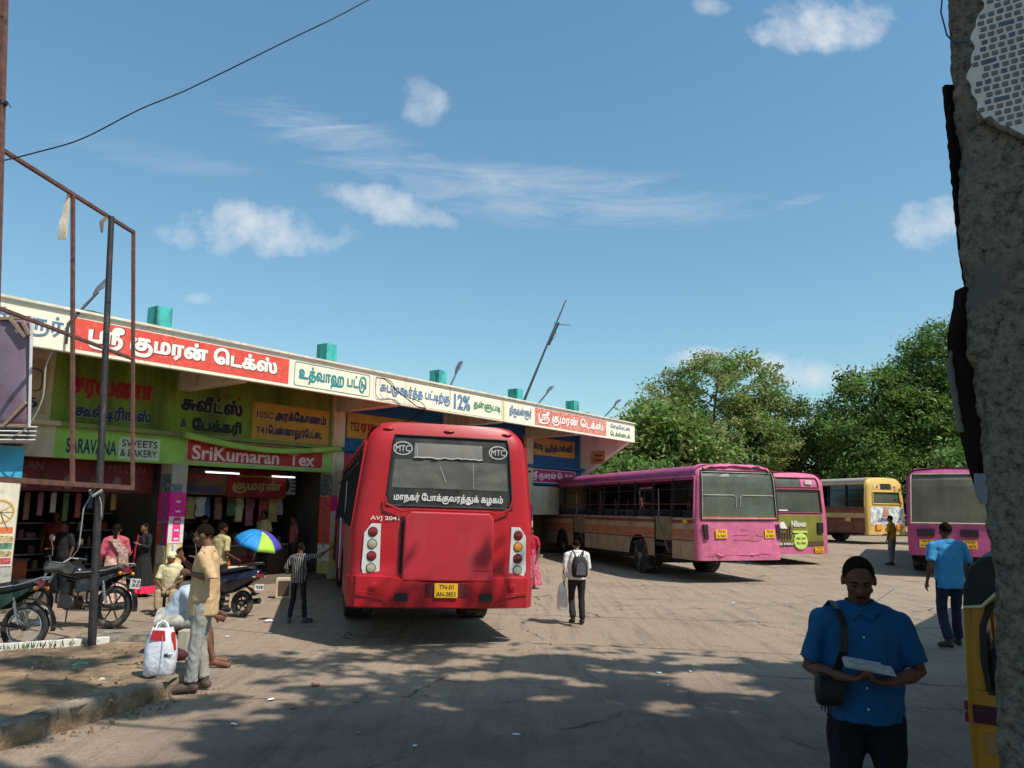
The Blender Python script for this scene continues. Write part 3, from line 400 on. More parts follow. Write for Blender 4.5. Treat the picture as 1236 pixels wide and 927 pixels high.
# ------------------------------------------------------------ ground
def gz(x, y):
    t = max(0., min(1., (y-21)/20)); return .42*t*t*(3-2*t)
def wav(x, y): return .012*noise.noise(Vector((x*.35, y*.35, 0)))+.006*noise.noise(Vector((x*1.3, y*1.3, 4)))
def ground_mesh():
    xs = [-900,-300,-100,-50,-30]+[-22+i*.4 for i in range(126)]+[34,50,100,300,900]
    ys = [-900,-200,-50,-20,-8,-3]+[-1+i*.35 for i in range(110)]+[42,48,60,100,300,1500]
    V = [(x, y, gz(x, y)+wav(x, y)*(1 if -22 < x < 29 and y > -1 else 0)-.006) for y in ys for x in xs]; n = len(xs)
    F = [(j*n+i, j*n+i+1, (j+1)*n+i+1, (j+1)*n+i) for j in range(len(ys)-1) for i in range(n-1)]
    m = bpy.data.materials.new('yard_surface'); m.use_nodes = True; nt = m.node_tree; p = nt.nodes['Principled BSDF']; L = nt.links.new
    t = nt.nodes.new('ShaderNodeTexCoord')
    def noi(sc, det=6, rg=.6, vec=None, w=0):
        k = nt.nodes.new('ShaderNodeTexNoise'); k.inputs['Scale'].default_value = sc; k.inputs['Detail'].default_value = det; k.inputs['Roughness'].default_value = rg
        k.inputs['Distortion'].default_value = w
        L(vec or t.outputs['Object'], k.inputs['Vector']); return k.outputs[0]
    def ma(op, a, b, clamp=False):
        k = nt.nodes.new('ShaderNodeMath'); k.operation = op; k.use_clamp = clamp
        for i, v in enumerate((a, b)):
            if isinstance(v, (int, float)): k.inputs[i].default_value = v
            else: L(v, k.inputs[i])
        return k.outputs[0]
    def mr(x, a, b, c=0, d=1):
        k = nt.nodes.new('ShaderNodeMapRange'); L(x, k.inputs[0])
        for i, v in zip((1, 2, 3, 4), (a, b, c, d)): k.inputs[i].default_value = v
        return k.outputs[0]
    def mix(f, a, b):
        k = nt.nodes.new('ShaderNodeMixRGB')
        for i, v in ((0, f), (1, a), (2, b)):
            if isinstance(v, float): k.inputs[i].default_value = v
            elif isinstance(v, tuple): k.inputs[i].default_value = (*v, 1)
            else: L(v, k.inputs[i])
        return k.outputs[0]
    conc = mix(mr(noi(.55, 8), .3, .7), (.33, .24, .165), (.43, .318, .225))
    conc = mix(mr(noi(5, 8, .7), .5, .75, 0, .5), conc, (.22, .16, .11))
    conc = mix(mr(noi(13, 9, .75), .50, .68, 0, .55), conc, (.20, .14, .095)); conc = mix(mr(noi(40, 6, .7), .42, .66, 0, .6), conc, (.54, .42, .32))
    conc = mix(mr(noi(110, 3), .54, .64, 0, .75), conc, (.13, .095, .07))
    asp = mix(mr(noi(1.3, 6), .3, .7), (.19, .130, .097), (.275, .192, .143))
    asp = mix(mr(noi(120, 3), .52, .68, 0, .8), asp, (.36, .29, .235))
    asp = mix(mr(noi(95, 3, .5), .34, .45, .7, 0), asp, (.06, .05, .045))
    sp = nt.nodes.new('ShaderNodeSeparateXYZ'); L(t.outputs['Object'], sp.inputs[0])
    ln = ma('ADD', sp.outputs[1], ma('MULTIPLY', sp.outputs[0], -.18))
    ln = ma('ADD', ln, ma('MULTIPLY', noi(.45, 8, .65), 7.))
    f = mr(ln, 10.3, 13.0)
    side = mr(ma('ADD', sp.outputs[0], ma('MULTIPLY', noi(1.2, 5), 1.4)), -2.7, -1.2, 1, 0)
    f = ma('MAXIMUM', f, side)
    colr = mix(f, asp, conc)
    dust = mr(noi(2.2, 9, .72, w=.5), .5, .68, 0, .45); colr = mix(dust, colr, (.34, .25, .17))
    vo = nt.nodes.new('ShaderNodeTexVoronoi'); vo.feature = 'DISTANCE_TO_EDGE'; vo.inputs['Scale'].default_value = .45
    wv = nt.nodes.new('ShaderNodeMixRGB'); wv.blend_type = 'ADD'; wv.inputs[0].default_value = .35
    nn = nt.nodes.new('ShaderNodeTexNoise'); nn.inputs['Scale'].default_value = 2.5; nn.inputs['Detail'].default_value = 8; L(t.outputs['Object'], nn.inputs['Vector'])
    L(t.outputs['Object'], wv.inputs[1]); L(nn.outputs[1], wv.inputs[2]); L(wv.outputs[0], vo.inputs['Vector'])
    cr = mr(vo.outputs[0], .002, .011, 1, 0); cr = ma('MULTIPLY', cr, mr(noi(.8, 3), .5, .62))
    colr = mix(ma('MULTIPLY', cr, .6), colr, (.03, .026, .022))
    mp_ = nt.nodes.new('ShaderNodeMapping'); mp_.inputs['Scale'].default_value = (3.2, .22, 1); mp_.inputs['Rotation'].default_value = (0, 0, R(-35)); L(t.outputs['Object'], mp_.inputs[0])
    colr = mix(mr(noi(1.6, 7, .65, vec=mp_.outputs[0]), .50, .66, 0, .38), colr, (.11, .085, .065))
    colr = mix(mr(noi(.28, 5, .6), .55, .66, 0, .30), colr, (.13, .10, .08))
    st = mr(noi(.9, 6, .7, w=1.2), .58, .68, 0, .55); colr = mix(st, colr, (.085, .068, .055))
    L(colr, p.inputs['Base Color']); p.inputs['Roughness'].default_value = .93; p.inputs['Specular IOR Level'].default_value = .2
    h = ma('ADD', ma('MULTIPLY', noi(70, 5), .5), ma('ADD', noi(9, 8, .7), ma('MULTIPLY', cr, -1.5)))
    b = nt.nodes.new('ShaderNodeBump'); b.inputs['Strength'].default_value = .8; b.inputs['Distance'].default_value = .045; L(h, b.inputs['Height']); L(b.outputs[0], p.inputs['Normal'])
    me = bpy.data.meshes.new('ground'); me.from_pydata(V, [], F); me.materials.append(m); me.shade_smooth()
    tag(link(bpy.data.objects.new('ground', me)), 'dusty concrete bus yard floor with dark patched asphalt nearer the camera', kind='structure')
ground_mesh()
def gp(x, y, dz=0): return (x, y, gz(x, y)+wav(x, y)-.006+dz)

# tar joints between the big concrete slabs
def joints():
    mb = MB(); r = random.Random(5)
    def line(a, b, w=.013):
        a = Vector(a); b = Vector(b); n = int((b-a).length/.16)+2; pr = None; nrm = (b-a).normalized(); nrm = Vector((-nrm.y, nrm.x))
        for i in range(n):
            c = a+(b-a)*i/(n-1); c += nrm*(.03*noise.noise(Vector((c.x*2, c.y*2, 9))))
            ww = w*(.35+1.1*abs(noise.noise(Vector((c.x*3, c.y*3, 2)))))
            p, q = c-nrm*ww, c+nrm*ww; cur = (gp(p.x, p.y, .006), gp(q.x, q.y, .006))
            if pr: mb.add([pr[0], pr[1], cur[1], cur[0]], [(0, 1, 2, 3)])
            pr = cur
    line((-1.2, 14.6), (8.5, 13.1)); line((.4, 17.6), (12, 15.2)); line((6.2, 14.6), (9.5, 20))
    line((-3.2, 12.1), (6.2, 10.3)); line((-6.2, 13.2), (-3.4, 12.0)); line((2.6, 9.4), (9, 8.2)); line((6, 21), (14, 18.6)); line((-4.5, 16), (-1, 21))
    tag(mb.build('tar_joint', M('tar', (.028, .024, .022), rough=.9, bump=.3)), 'thin cracked tar lines between the concrete slabs', kind='stuff')
joints()

# raised earth island at lower left with its kerb
isl = [(-3.28, 8.32), (-3.52, 7.35), (-3.86, 6.25), (-4.6, 4.2), (-12, 2.2), (-12, 6.9), (-5.95, 9.52), (-5.22, 10.12), (-4.35, 10.25), (-3.62, 9.35)]
earth = M('bare_earth', (.31, .205, .12), rough=.95, var=.35, vs=2.2, bump=.9, bs=26, dirt=((.12, .08, .05), .47, 4, .8), dist=.04)
kconc = M('worn_concrete', (.27, .215, .16), rough=.9, var=.25, vs=4, bump=.8, bs=18, dirt=((.07, .055, .045), .45, 3.2, .9), streak=3, dist=.03)
def island():
    root = thing('raised_island', 'raised bare earth island with crumbling concrete kerb at the lower left corner', 'island', (0, 0, 0))
    # soil top as a bumpy sheet inside the outline
    def inside(x, y):
        c = False
        for k in range(len(isl)):
            (ax, ay), (bx, by) = isl[k], isl[k-1]
            if (ay > y) != (by > y) and x < (bx-ax)*(y-ay)/(by-ay)+ax: c = not c
        return c
    V = []; F = []; st = .1; idx = {}
    def vid(i, j):
        if (i, j) not in idx:
            x, y = -12+i*st, 2+j*st
            idx[(i, j)] = len(V); V.append((x, y, .155+.05*noise.noise(Vector((x*1.2, y*1.2, 1)))+.02*noise.noise(Vector((x*5, y*5, 1)))))
        return idx[(i, j)]
    for i in range(95):
        for j in range(88):
            if inside(-12+(i+.5)*st, 2+(j+.5)*st): F.append((vid(i, j), vid(i+1, j), vid(i+1, j+1), vid(i, j+1)))
    me = bpy.data.meshes.new('soil_top'); me.from_pydata(V, [], F); me.materials.append(earth); me.shade_smooth(); link(bpy.data.objects.new('soil_top', me), root)
    mb = MB(); mb.prism([(x*.999+.0, y) for x, y in isl], -.1, .10, 'z'); mb.build('soil_core', earth, root)
    edge = [(-4.7, 3.9), (-3.86, 6.25), (-3.52, 7.35), (-3.28, 8.32), (-3.62, 9.35), (-3.9, 9.8)]
    r = random.Random(2)
    for a, b in zip(edge[:-1], edge[1:]):        # kerb stones, broken and uneven
        a = Vector(a); b = Vector(b); n = max(1, round((b-a).length/.62)); t = (b-a).normalized(); nn = Vector((-t.y, t.x))
        for k in range(n):
            p, q = a+(b-a)*(k/n)+t*.006, a+(b-a)*((k+1)/n)-t*.006; h = .185+r.uniform(-.02, .015); mb = MB()
            ns = 7; rs = []
            for i in range(ns):
                c = p+(q-p)*i/(ns-1); z = h+.014*noise.noise(Vector((c.x*7, c.y*7, 3)))
                o = .012*noise.noise(Vector((c.x*9, c.y*9, 8))); out = c-nn*(-.0+o); inn = c+nn*(.17+.02*noise.noise(Vector((c.x*6, c.y*6, 5))))
                m1 = c-nn*(o-.02)
                rs.append([(out.x, out.y, -.05), (out.x, out.y, z*.6), (out.x, out.y, z-.02), (m1.x, m1.y, z), (inn.x, inn.y, z-.01), (inn.x, inn.y, .05)])
            mb.rings(rs); soft(mb.build('kerb_stone', kconc, root), 50)
    mb = MB(); mb.bar((-7.6, 8.68, .17), (-5.0, 10.22, .17), .11, .09); mb.build('painted_edging', M('chipped_white_paint', (.72, .69, .6), rough=.8, var=.12, vs=6, bump=.4, bs=30, dirt=((.33, .26, .17), .52, 6, .7)), root)
    return root
island()
def slab():
    t = thing('broken_slab', 'broken concrete slab lying behind the dark pole and the white bag', 'concrete slab', (-5.0, 10.95, .02), R(12))
    mb = MB(); r = random.Random(9)
    P = [(-.72, -.22), (-.3, -.27), (.2, -.24), (.72, -.2), (.8, .1), (.5, .3), (-.2, .26), (-.75, .22)]
    mb.rings([[(x, y, 0) for x, y in P], [(x*1.01, y*1.02, .07) for x, y in P], [(x*.97, y*.93, .12) for x, y in P]])
    mb.build('slab_block', kconc, t, bevel=.01)
slab()

# ------------------------------------------------------------ long shop building (local x along the front, y inward, z up)
BROT = math.atan2(.812, .584)
bld = thing('shop_building', 'long single storey shop row with cream fascia, painted Tamil signs and deep concrete canopy', 'building', (-13.02, 9.37, 0), BROT)
def bw(s, y, z=0.):        # building local -> world
    return (-13.02+s*.584-y*.812, 9.37+s*.812+y*.584, z)
grime = (.16, .13, .095)
cream = M('cream_fascia_paint', (.86, .79, .60), rough=.75, var=.04, vs=1.6, bump=.25, bs=18, dirt=((.50, .40, .26), .54, 2.4, .6), streak=5)
beige = M('beige_plaster', (.60, .50, .34), rough=.9, var=.12, vs=1.5, bump=.3, bs=22, dirt=(grime, .52, 1.8, .5), streak=3)
green = M('green_wall_paint', (.19, .29, .03), rough=.8, var=.14, vs=.8, bump=.2, bs=20, dirt=((.05, .07, .015), .45, 1.1, .75), streak=5)
green2 = M('light_green_paint', (.30, .52, .09), rough=.75, var=.12, vs=1.5, bump=.2, bs=20, dirt=((.12, .17, .05), .55, 2.2, .5), streak=4)
bluew = M('blue_wall_paint', (.012, .10, .24), rough=.8, var=.15, vs=1.5, bump=.2, bs=20, dirt=((.03, .05, .08), .55, 2, .5), streak=4)
orange = M('orange_sign_paint', (.50, .29, .045), rough=.8, var=.1, vs=3, bump=.15, bs=30, dirt=(grime, .55, 3, .4), streak=3)
redp = M('red_sign_paint', (.72, .085, .055), rough=.75, var=.12, vs=7, bump=.15, bs=30, dirt=((.78, .50, .40), .56, 9, .45))
teal = M('teal_paint', (.06, .42, .37), rough=.75, var=.12, vs=3, bump=.4, bs=15, dirt=((.015, .07, .065), .49, 4, .9), streak=4)
whitel = M('white_lettering', (.85, .80, .72), rough=.7, var=.05, bump=0, dirt=((.62, .34, .27), .54, 5, .55))
navy = M('navy_lettering', (.015, .03, .10), rough=.7, var=.1, bump=0, dirt=((.12, .12, .12), .54, 9, .6))
bluel = M('blue_lettering', (.10, .19, .32), rough=.7, var=.2, vs=8, bump=0, dirt=((.45, .44, .36), .54, 9, .6))
teall = M('teal_lettering', (.02, .24, .23), rough=.7, var=.2, vs=8, bump=0, dirt=((.4, .44, .36), .56, 9, .55))
greenl = M('green_lettering', (.08, .25, .12), rough=.7, var=.2, vs=8, bump=0)
redl = M('dark_red_lettering', (.30, .015, .015), rough=.7, var=.1, bump=0, dirt=((.12, .07, .03), .52, 7, .6))
blackl = M('black_lettering', (.01, .012, .015), rough=.7, var=.1, bump=0)
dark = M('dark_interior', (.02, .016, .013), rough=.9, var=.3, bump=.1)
slabc = M('weathered_concrete', (.42, .36, .28), rough=.95, var=.15, vs=2, bump=.5, bs=20, dirt=((.2, .16, .12), .5, 2, .6))
ST = [.6, 5.14, 9.68, 14.22, 18.76, 23.3, 27.1]
# canopy, fascia
MB().box(-2, 27.62, -1.98, 11, 4.80, 4.95).build('canopy_slab', slabc, bld)
mb = MB()
xs = [-2, 3.1, 8.2, 13.55, 18.9, 23.2, 27.6]
fas = []
for a, b in zip(xs[:-1], xs[1:]):
    fas.append(MB().box(a+.004, b-.004, -2.10, -1.985, 4.43, 5.14).build('fascia_panel', cream, bld, bevel=.012))
MB().box(-2, 27.6, -2.16, -2.09, 5.145, 5.19).build('fascia_coping', M('grimy_cream', (.74, .66, .48), dirt=(grime, .55, 4, .5)), bld)
for s in ST[:-1]:
    MB().prism([(-1.98, 4.40), (.1, 4.37), (.1, 4.80), (-1.98, 4.80)], s+.03, s+.33, 'x').build('canopy_bracket', beige, bld, bevel=.01)
MB().prism([(-1.985, 4.40), (-1.985, 4.79), (.05, 4.79), (.05, 3.15)], 27.12, 27.4, 'x').build('end_bracket', cream, bld)
# pillars above the roof
for s, h in ((4.6, 6.2), (9.37, 6.24), (14.25, 6.26), (18.9, 6.22), (23.2, 6.17), (27.2, 6.2)):
    MB().box(s-.16, s+.2, .3, .72, 4.95, h).build('roof_stub', teal, bld, bevel=.012)
# walls above the shop openings
P = lambda nm, m, s0, s1, z0, z1, y=.1, t=.18, bv=0: MB().box(s0, s1, y, y+t, z0, z1).build(nm, m, bld, bevel=bv)
P('upper_wall', beige, -2, 7.1, 3.40, 4.80); P('upper_wall', green, 7.1, 14.22, 3.40, 4.80); P('upper_wall', bluew, 14.22, 27.12, 3.40, 4.80)
P('lintel_beam', beige, -2, 7.2, 2.74, 3.36, .03, .3); P('lintel_beam', green2, 7.2, 14.22, 2.74, 3.36, .03, .3); P('lintel_beam', bluew, 14.22, 27.12, 2.74, 3.36, .03, .3)
lg = M('grimy_green_ledge', (.20, .25, .07), dirt=(grime, .45, 3, .7), streak=2)
P('ledge', beige, -2, 7.2, 3.34, 3.43, -.16, .4, .01); P('ledge', lg, 7.2, 14.22, 3.34, 3.43, -.16, .4, .01); P('ledge', bluew, 14.22, 27.1, 3.34, 3.43, -.16, .4, .01)
ub = MB(); pts = [(9.75+4.5*i/18, -.22, 3.38-.20*math.sin(PI*i/18)) for i in range(19)]; ub.tube(pts, .07, 8)
soft(ub.build('sagging_pipe', green2, bld))
for i, s in enumerate(ST):
    m = [slabc if k == 2 else beige for k in [i]][0]
    MB().box(s, s+.37, 0, .45, 0, 2.76).build('pillar', m if i == 2 else beige, bld, bevel=.012)
    if i < 6 and i != 2: P('pillar_band', beige, s-.02, s+.39, 2.74, 4.80, .015, .2)
# floor plinth, back wall, ends, partitions, ceiling
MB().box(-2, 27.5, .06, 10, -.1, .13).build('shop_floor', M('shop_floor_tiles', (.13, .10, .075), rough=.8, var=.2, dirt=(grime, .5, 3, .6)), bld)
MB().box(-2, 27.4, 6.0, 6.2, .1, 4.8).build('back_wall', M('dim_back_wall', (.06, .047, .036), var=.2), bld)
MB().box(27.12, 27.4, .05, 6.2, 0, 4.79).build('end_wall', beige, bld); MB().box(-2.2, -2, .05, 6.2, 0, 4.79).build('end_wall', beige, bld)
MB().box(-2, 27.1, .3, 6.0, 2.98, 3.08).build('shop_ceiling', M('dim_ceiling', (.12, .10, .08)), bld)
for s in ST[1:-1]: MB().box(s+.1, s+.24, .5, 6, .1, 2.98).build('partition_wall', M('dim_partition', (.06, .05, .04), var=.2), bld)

# ---- painted fascia signs
YF = -2.106
letters('வள்ளூர்', 4.75, 6.2, 4.60, 5.0, YF, bluel, bld)
MB().box(6.35, 10.97, YF+.001, YF+.01, 4.50, 5.045).build('sign_panel', redp, bld)
letters('ஸ்ரீ குமரன் டெக்ஸ்', 6.62, 10.68, 4.53, 5.025, YF-.003, M('dark_red_outline', (.2, .015, .01), bump=0), bld, .062)
letters('ஸ்ரீ குமரன் டெக்ஸ்', 6.62, 10.66, 4.545, 5.015, YF-.006, whitel, bld, .042)
def frame_(s0, s1, z0, z1, y, m, w=.014, r=.06):
    mb = MB(); P_ = []
    for cx, cz, a0 in ((s1-r, z1-r, 0), (s0+r, z1-r, 90), (s0+r, z0+r, 180), (s1-r, z0+r, 270)):
        for k in range(4): a = R(a0+k*30); P_.append((cx+r*math.cos(a), cz+r*math.sin(a)))
    c = ((s0+s1)/2, (z0+z1)/2); n = len(P_)
    ins = [(x+(-w if x > c[0] else w), z+(-w if z > c[1] else w)) for x, z in P_]
    mb.rings([[(x, y, z) for x, z in P_], [(x, y, z) for x, z in ins]], cap=False)
    return mb.build('painted_border', m, bld, fix=False)
frame_(11.12, 13.42, 4.50, 5.04, YF-.001, teall)
letters('உத்வாஹ பட்டு', 11.25, 13.3, 4.56, 4.98, YF-.002, teall, bld, .03)
letters('சுபமுகூர்த்த பட்டிற்கு', 13.78, 16.45, 4.60, 4.96, YF-.002, bluel, bld, .03)
letters('12%', 16.62, 17.35, 4.56, 5.0, YF-.002, bluel, bld, .05)
letters('தள்ளுபடி', 17.5, 18.8, 4.63, 4.93, YF-.002, greenl, bld, .03)
frame_(13.62, 18.86, 4.47, 5.08, YF-.001, M('faint_line', (.5, .45, .33), bump=0), .01)
MB().box(18.93, 18.99, YF-.0012, YF+.001, 4.44, 5.13).build('painted_stripe', M('yellow_stripe', (.62, .5, .12), bump=0), bld)
letters('திருவள்ளூர்', 19.25, 20.45, 4.6, 4.98, YF-.002, bluel, bld, .03)
MB().box(20.64, 25.3, YF+.001, YF+.01, 4.50, 5.05).build('sign_panel', M('faded_red_sign', (.66, .20, .14), rough=.8, var=.2, vs=9, bump=.1, dirt=((.8, .62, .5), .5, 9, .75)), bld)
letters('ஸ்ரீ குமரன் டெக்ஸ்', 20.85, 25.1, 4.54, 5.01, YF-.002, M('brick_red_outline', (.5, .06, .03), bump=0), bld, .075)
letters('ஸ்ரீ குமரன் டெக்ஸ்', 20.85, 25.08, 4.56, 4.99, YF-.005, whitel, bld, .03)
letters('ரெடிமேட்ஸ்', 25.62, 27.2, 4.80, 5.0, YF-.002, bluel, bld, .02)
letters('டெக்ஸ்டைல்', 25.62, 27.2, 4.55, 4.75, YF-.002, greenl, bld, .02)
# ---- wall signs
YW = .094
MB().box(5.6, 7.0, YW, YW+.004, 3.55, 4.62).build('sign_panel', M('tan_panel', (.48, .36, .20), dirt=(grime, .5, 3, .4)), bld)
letters('16', 6.3, 6.72, 4.05, 4.35, YW-.003, navy, bld, .04); letters('ந்த', 6.2, 6.85, 3.62, 3.92, YW-.003, navy, bld, .03)
frame_(5.9, 6.9, 3.98, 4.42, YW-.002, navy, .02, .1)
hal = M('pale_outline', (.5, .36, .2), bump=0)
letters('சரவணா', 7.40, 9.16, 3.91, 4.40, YW, M('ochre_outline', (.30, .20, .04), bump=0), bld, .085); letters('சரவணா', 7.42, 9.14, 3.93, 4.38, YW-.003, redl, bld, .055)
letters('கூல்டிரிங்ஸ்', 7.56, 9.14, 3.50, 3.87, YW, M('grey_outline', (.28, .33, .2), bump=0), bld, .075)
letters('கூல்டிரிங்ஸ்', 7.56, 9.14, 3.51, 3.86, YW-.003, navy, bld, .04)
letters('சுவீட்ஸ்', 9.82, 11.42, 3.93, 4.34, YW, M('grey_outline'), bld, .08)
letters('சுவீட்ஸ்', 9.82, 11.42, 3.94, 4.33, YW-.003, blackl, bld, .045)
letters('&', 9.84, 10.0, 3.57, 3.77, YW-.003, navy, bld, .02); letters('பேக்கரி', 10.12, 11.42, 3.46, 3.82, YW-.003, blackl, bld, .045)
for u, z in ((11.3, 4.36), (10.74, 3.87), (10.95, 4.36)):
    MB().lathe([(.035, 0), (.035, .004)], 10, 'y', (u, YW-.008, z)).build('red_dot', redl, bld)
MB().box(11.7, 14.1, YW, YW+.004, 3.46, 4.36).build('sign_panel', orange, bld)
letters('105C', 11.82, 12.3, 3.98, 4.14, YW-.003, navy, bld, .03); letters('அரக்கோணம்', 12.36, 14.0, 3.92, 4.24, YW-.003, navy, bld, .045)
letters('T41', 11.82, 12.14, 3.60, 3.76, YW-.003, navy, bld, .03); letters('பெண்ணாலூர்பேட்டை', 12.18, 13.9, 3.52, 3.84, YW-.003, navy, bld, .04)
MB().box(14.75, 17.9, YW, YW+.004, 3.72, 4.42).build('sign_panel', orange, bld)
letters('T52', 14.85, 15.2, 3.92, 4.16, YW-.003, blackl, bld, .03); letters('ராமஞ்சேரி', 15.25, 17.6, 3.85, 4.25, YW-.003, redl, bld, .045)
MB().box(19.2, 22.6, YW, YW+.004, 3.72, 4.42).build('sign_panel', orange, bld)
letters('ஆவடி பூந்தமல்லி', 19.4, 22.4, 3.86, 4.28, YW-.003, navy, bld, .04)
MB().box(23.2, 26.7, YW, YW+.004, 3.82, 4.46).build('sign_panel', orange, bld)
letters('ஆவடி பூந்தமல்லி', 23.35, 26.55, 3.92, 4.34, YW-.003, navy, bld, .045)
YB = .024
letters('SARAVANA', 7.42, 8.42, 2.84, 3.14, YB, navy, bld, .028)
MB().box(8.46, 9.36, YB-.001, YB+.003, 2.78, 3.24).build('white_patch', M('pale_patch', (.55, .62, .46), bump=0), bld)
letters('SWEETS', 8.52, 9.3, 3.04, 3.19, YB-.004, blackl, bld, .016); letters('& BAKERY', 8.5, 9.3, 2.84, 2.99, YB-.004, blackl, bld, .016)
MB().box(9.98, 13.9, YB-.004, YB+.004, 2.82, 3.32).build('sign_panel', M('deep_red_sign', (.48, .03, .025), rough=.7, var=.1), bld, bevel=.0)
frame_(9.98, 13.9, 2.81, 3.33, YB-.005, M('pale_border', (.45, .5, .3), bump=0), .025, .08)
letters('SriKumaran  Tex', 10.12, 13.62, 2.86, 3.19, YB-.008, M('pink_white_letter', (.8, .55, .5), bump=0), bld, .03)
MB().box(23.4, 26.6, YB-.004, YB+.004, 2.84, 3.26).build('sign_panel', M('crimson_sign', (.45, .015, .09), rough=.7), bld)
letters('ஸ்ரீ குமரன் டெக்ஸ்', 23.5, 26.5, 2.88, 3.22, YB-.008, M('pale_pink_letter', (.75, .55, .6), bump=0), bld, .04)
frame_(23.36, 26.64, 2.8, 3.3, YB-.005, M('pale_pink_letter'), .03, .06)
MB().box(14.5, 15.6, YB-.004, YB+.004, 2.84, 3.26).build('sign_panel', M('crimson_sign'), bld)
MB().box(27.08, 27.115, -1.05, -.45, 3.62, 4.12).build('notice_panel', M('notice_tan', (.52, .36, .13), var=.15, bump=0), bld)
o = MB().box(0, 1, 0, 1, 0, 1)
for z in (3.72, 3.9): MB().box(27.072, 27.079, -.95, -.6, z, z+.08).build('notice_line', M('notice_red', (.35, .06, .03), var=.3, vs=40, bump=0), bld)
MB().box(23.35, 25.6, .12, .2, 1.65, 2.68).build('wall_patch', M('cream_board', (.62, .56, .40)), bld)
# posters pasted on pillars
pink = M('pink_poster', (.85, .02, .30), rough=.7, var=.12, vs=9, bump=.05, dirt=((.5, .01, .12), .55, 22, .7))
wpo = M('white_poster', (.72, .68, .60), rough=.8, var=.1, vs=9, bump=.05, dirt=((.3, .25, .25), .55, 30, .6))
ypo = M('yellow_poster', (.66, .53, .18), rough=.8, var=.15, vs=9, bump=.05, dirt=((.3, .2, .12), .55, 25, .6))
gpo = M('torn_dark_poster', (.10, .13, .17), rough=.8, var=.5, vs=9, bump=.05, dirt=((.45, .4, .33), .5, 12, .8))
opo = M('orange_poster', (.75, .2, .04), rough=.8, var=.15, vs=9, bump=.0)
rp = random.Random(4)
def poster(face, s, a0, a1, z0, z1, m, txt=None, k=0):
    if face == 'f':   # front, facing the yard
        o = MB().box(s+a0, s+a1, -.004-.0015*k, .002, z0, z1).build('poster', m, bld)
        if txt: letters(txt, s+a0+.03, s+a1-.03, z0+.05, z1-.05, -.007-.0015*k, wpo, bld, .02)
    else:             # end face, facing the camera
        o = MB().box(s-.004-.0015*k, s+.002, a0, a1, z0, z1).build('poster', m, bld)
    return o
for s in (ST[2],):
    poster('f', s, 0, .37, 1.60, 2.12, pink); poster('f', s, .1, .28, 1.08, 1.58, pink, k=1); poster('f', s, .0, .36, 1.04, 1.6, wpo)
    poster('f', s, .02, .35, .70, 1.02, ypo); poster('f', s, .07, .29, .74, .98, wpo, k=1); poster('f', s, .0, .36, .14, .69, ypo, k=1)
    poster('f', s, .05, .3, .52, .66, wpo, k=2)
    poster('e', s, .0, .17, 1.5, 2.14, pink); poster('e', s, .27, .45, 1.5, 2.14, pink); poster('e', s, .17, .27, .9, 2.1, gpo); poster('e', s, .02, .16, 1.0, 1.48, pink)
    poster('e', s, .02, .43, 2.12, 2.52, gpo, k=1); poster('e', s, .05, .4, .1, .95, ypo, k=1); poster('e', s, .28, .44, 1.02, 1.46, redp)
    poster('e', s, .1, .36, .6, .98, wpo, k=2); poster('f', s, .0, .25, 2.12, 2.3, gpo, k=1)
    for q in range(10):
        z = 2.04-.105*q if q < 5 else 1.5-.09*(q-5)
        MB().box(s+.14, s+.25, -.009, -.006, z-.03, z+.012).build('poster_line', wpo if q % 2 else redp, bld)
for s in (ST[3],):
    poster('e', s, .0, .2, .9, 2.12, redp); poster('e', s, .26, .45, .9, 2.12, redp); poster('e', s, .2, .26, .8, 2.1, gpo); poster('e', s, .0, .45, 2.14, 2.7, gpo)
    poster('e', s, .0, .45, .45, .86, wpo); poster('e', s, .0, .45, .1, .42, ypo)
    poster('f', s, 0, .2, 1.75, 2.15, pink); poster('f', s, .0, .25, .95, 1.72, wpo); poster('f', s, .2, .37, 1.3, 1.7, opo, k=1); poster('f', s, 0, .36, .3, .9, ypo)
for s in ST[4:6]:
    poster('f', s, 0, .3, 1.2, 2.0, pink); poster('f', s, .05, .36, .5, 1.1, wpo); poster('e', s, .05, .4, .8, 1.9, wpo)

# ---- inside the shops
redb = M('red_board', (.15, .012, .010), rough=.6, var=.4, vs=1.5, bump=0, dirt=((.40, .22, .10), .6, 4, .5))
hb = thing('shop_header_board', 'long dark red ice cream header board hanging inside the left shop', 'sign board', bw(6.2, .62, 0), BROT)
MB().box(0, 3.4, 0, .06, 2.1, 2.74).build('board_face', redb, hb)
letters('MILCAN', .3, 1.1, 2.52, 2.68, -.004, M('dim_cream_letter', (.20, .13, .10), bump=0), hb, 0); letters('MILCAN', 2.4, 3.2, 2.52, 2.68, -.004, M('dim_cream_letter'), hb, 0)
for k, u in enumerate((.35, .75, 1.15, 1.6, 2.1, 2.6, 3.0)):
    mb = MB(); mb.prism([(u-.07, 2.16), (u+.07, 2.16), (u+.1, 2.3), (u-.1, 2.3)], -.004, -.012, 'y'); mb.prism([(u-.1, 2.3), (u+.1, 2.3), (u+.06, 2.4), (u, 2.46), (u-.06, 2.4)], -.004, -.011, 'y')
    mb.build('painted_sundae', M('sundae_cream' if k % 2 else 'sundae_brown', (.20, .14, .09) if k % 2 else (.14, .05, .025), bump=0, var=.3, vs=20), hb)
hb2 = thing('shop_header_board', 'red textile header board with pale yellow Tamil letters inside the middle shop', 'sign board', bw(10.15, .8, 0), BROT)
MB().box(0, 1.45, 0, .06, 2.1, 2.72).build('board_face', M('brown_board', (.12, .055, .02), var=.3, bump=0), hb2); MB().box(1.46, 3.2, -.02, .06, 2.06, 2.74).build('board_face', M('bright_red_board', (.22, .010, .010), var=.3, bump=0), hb2)
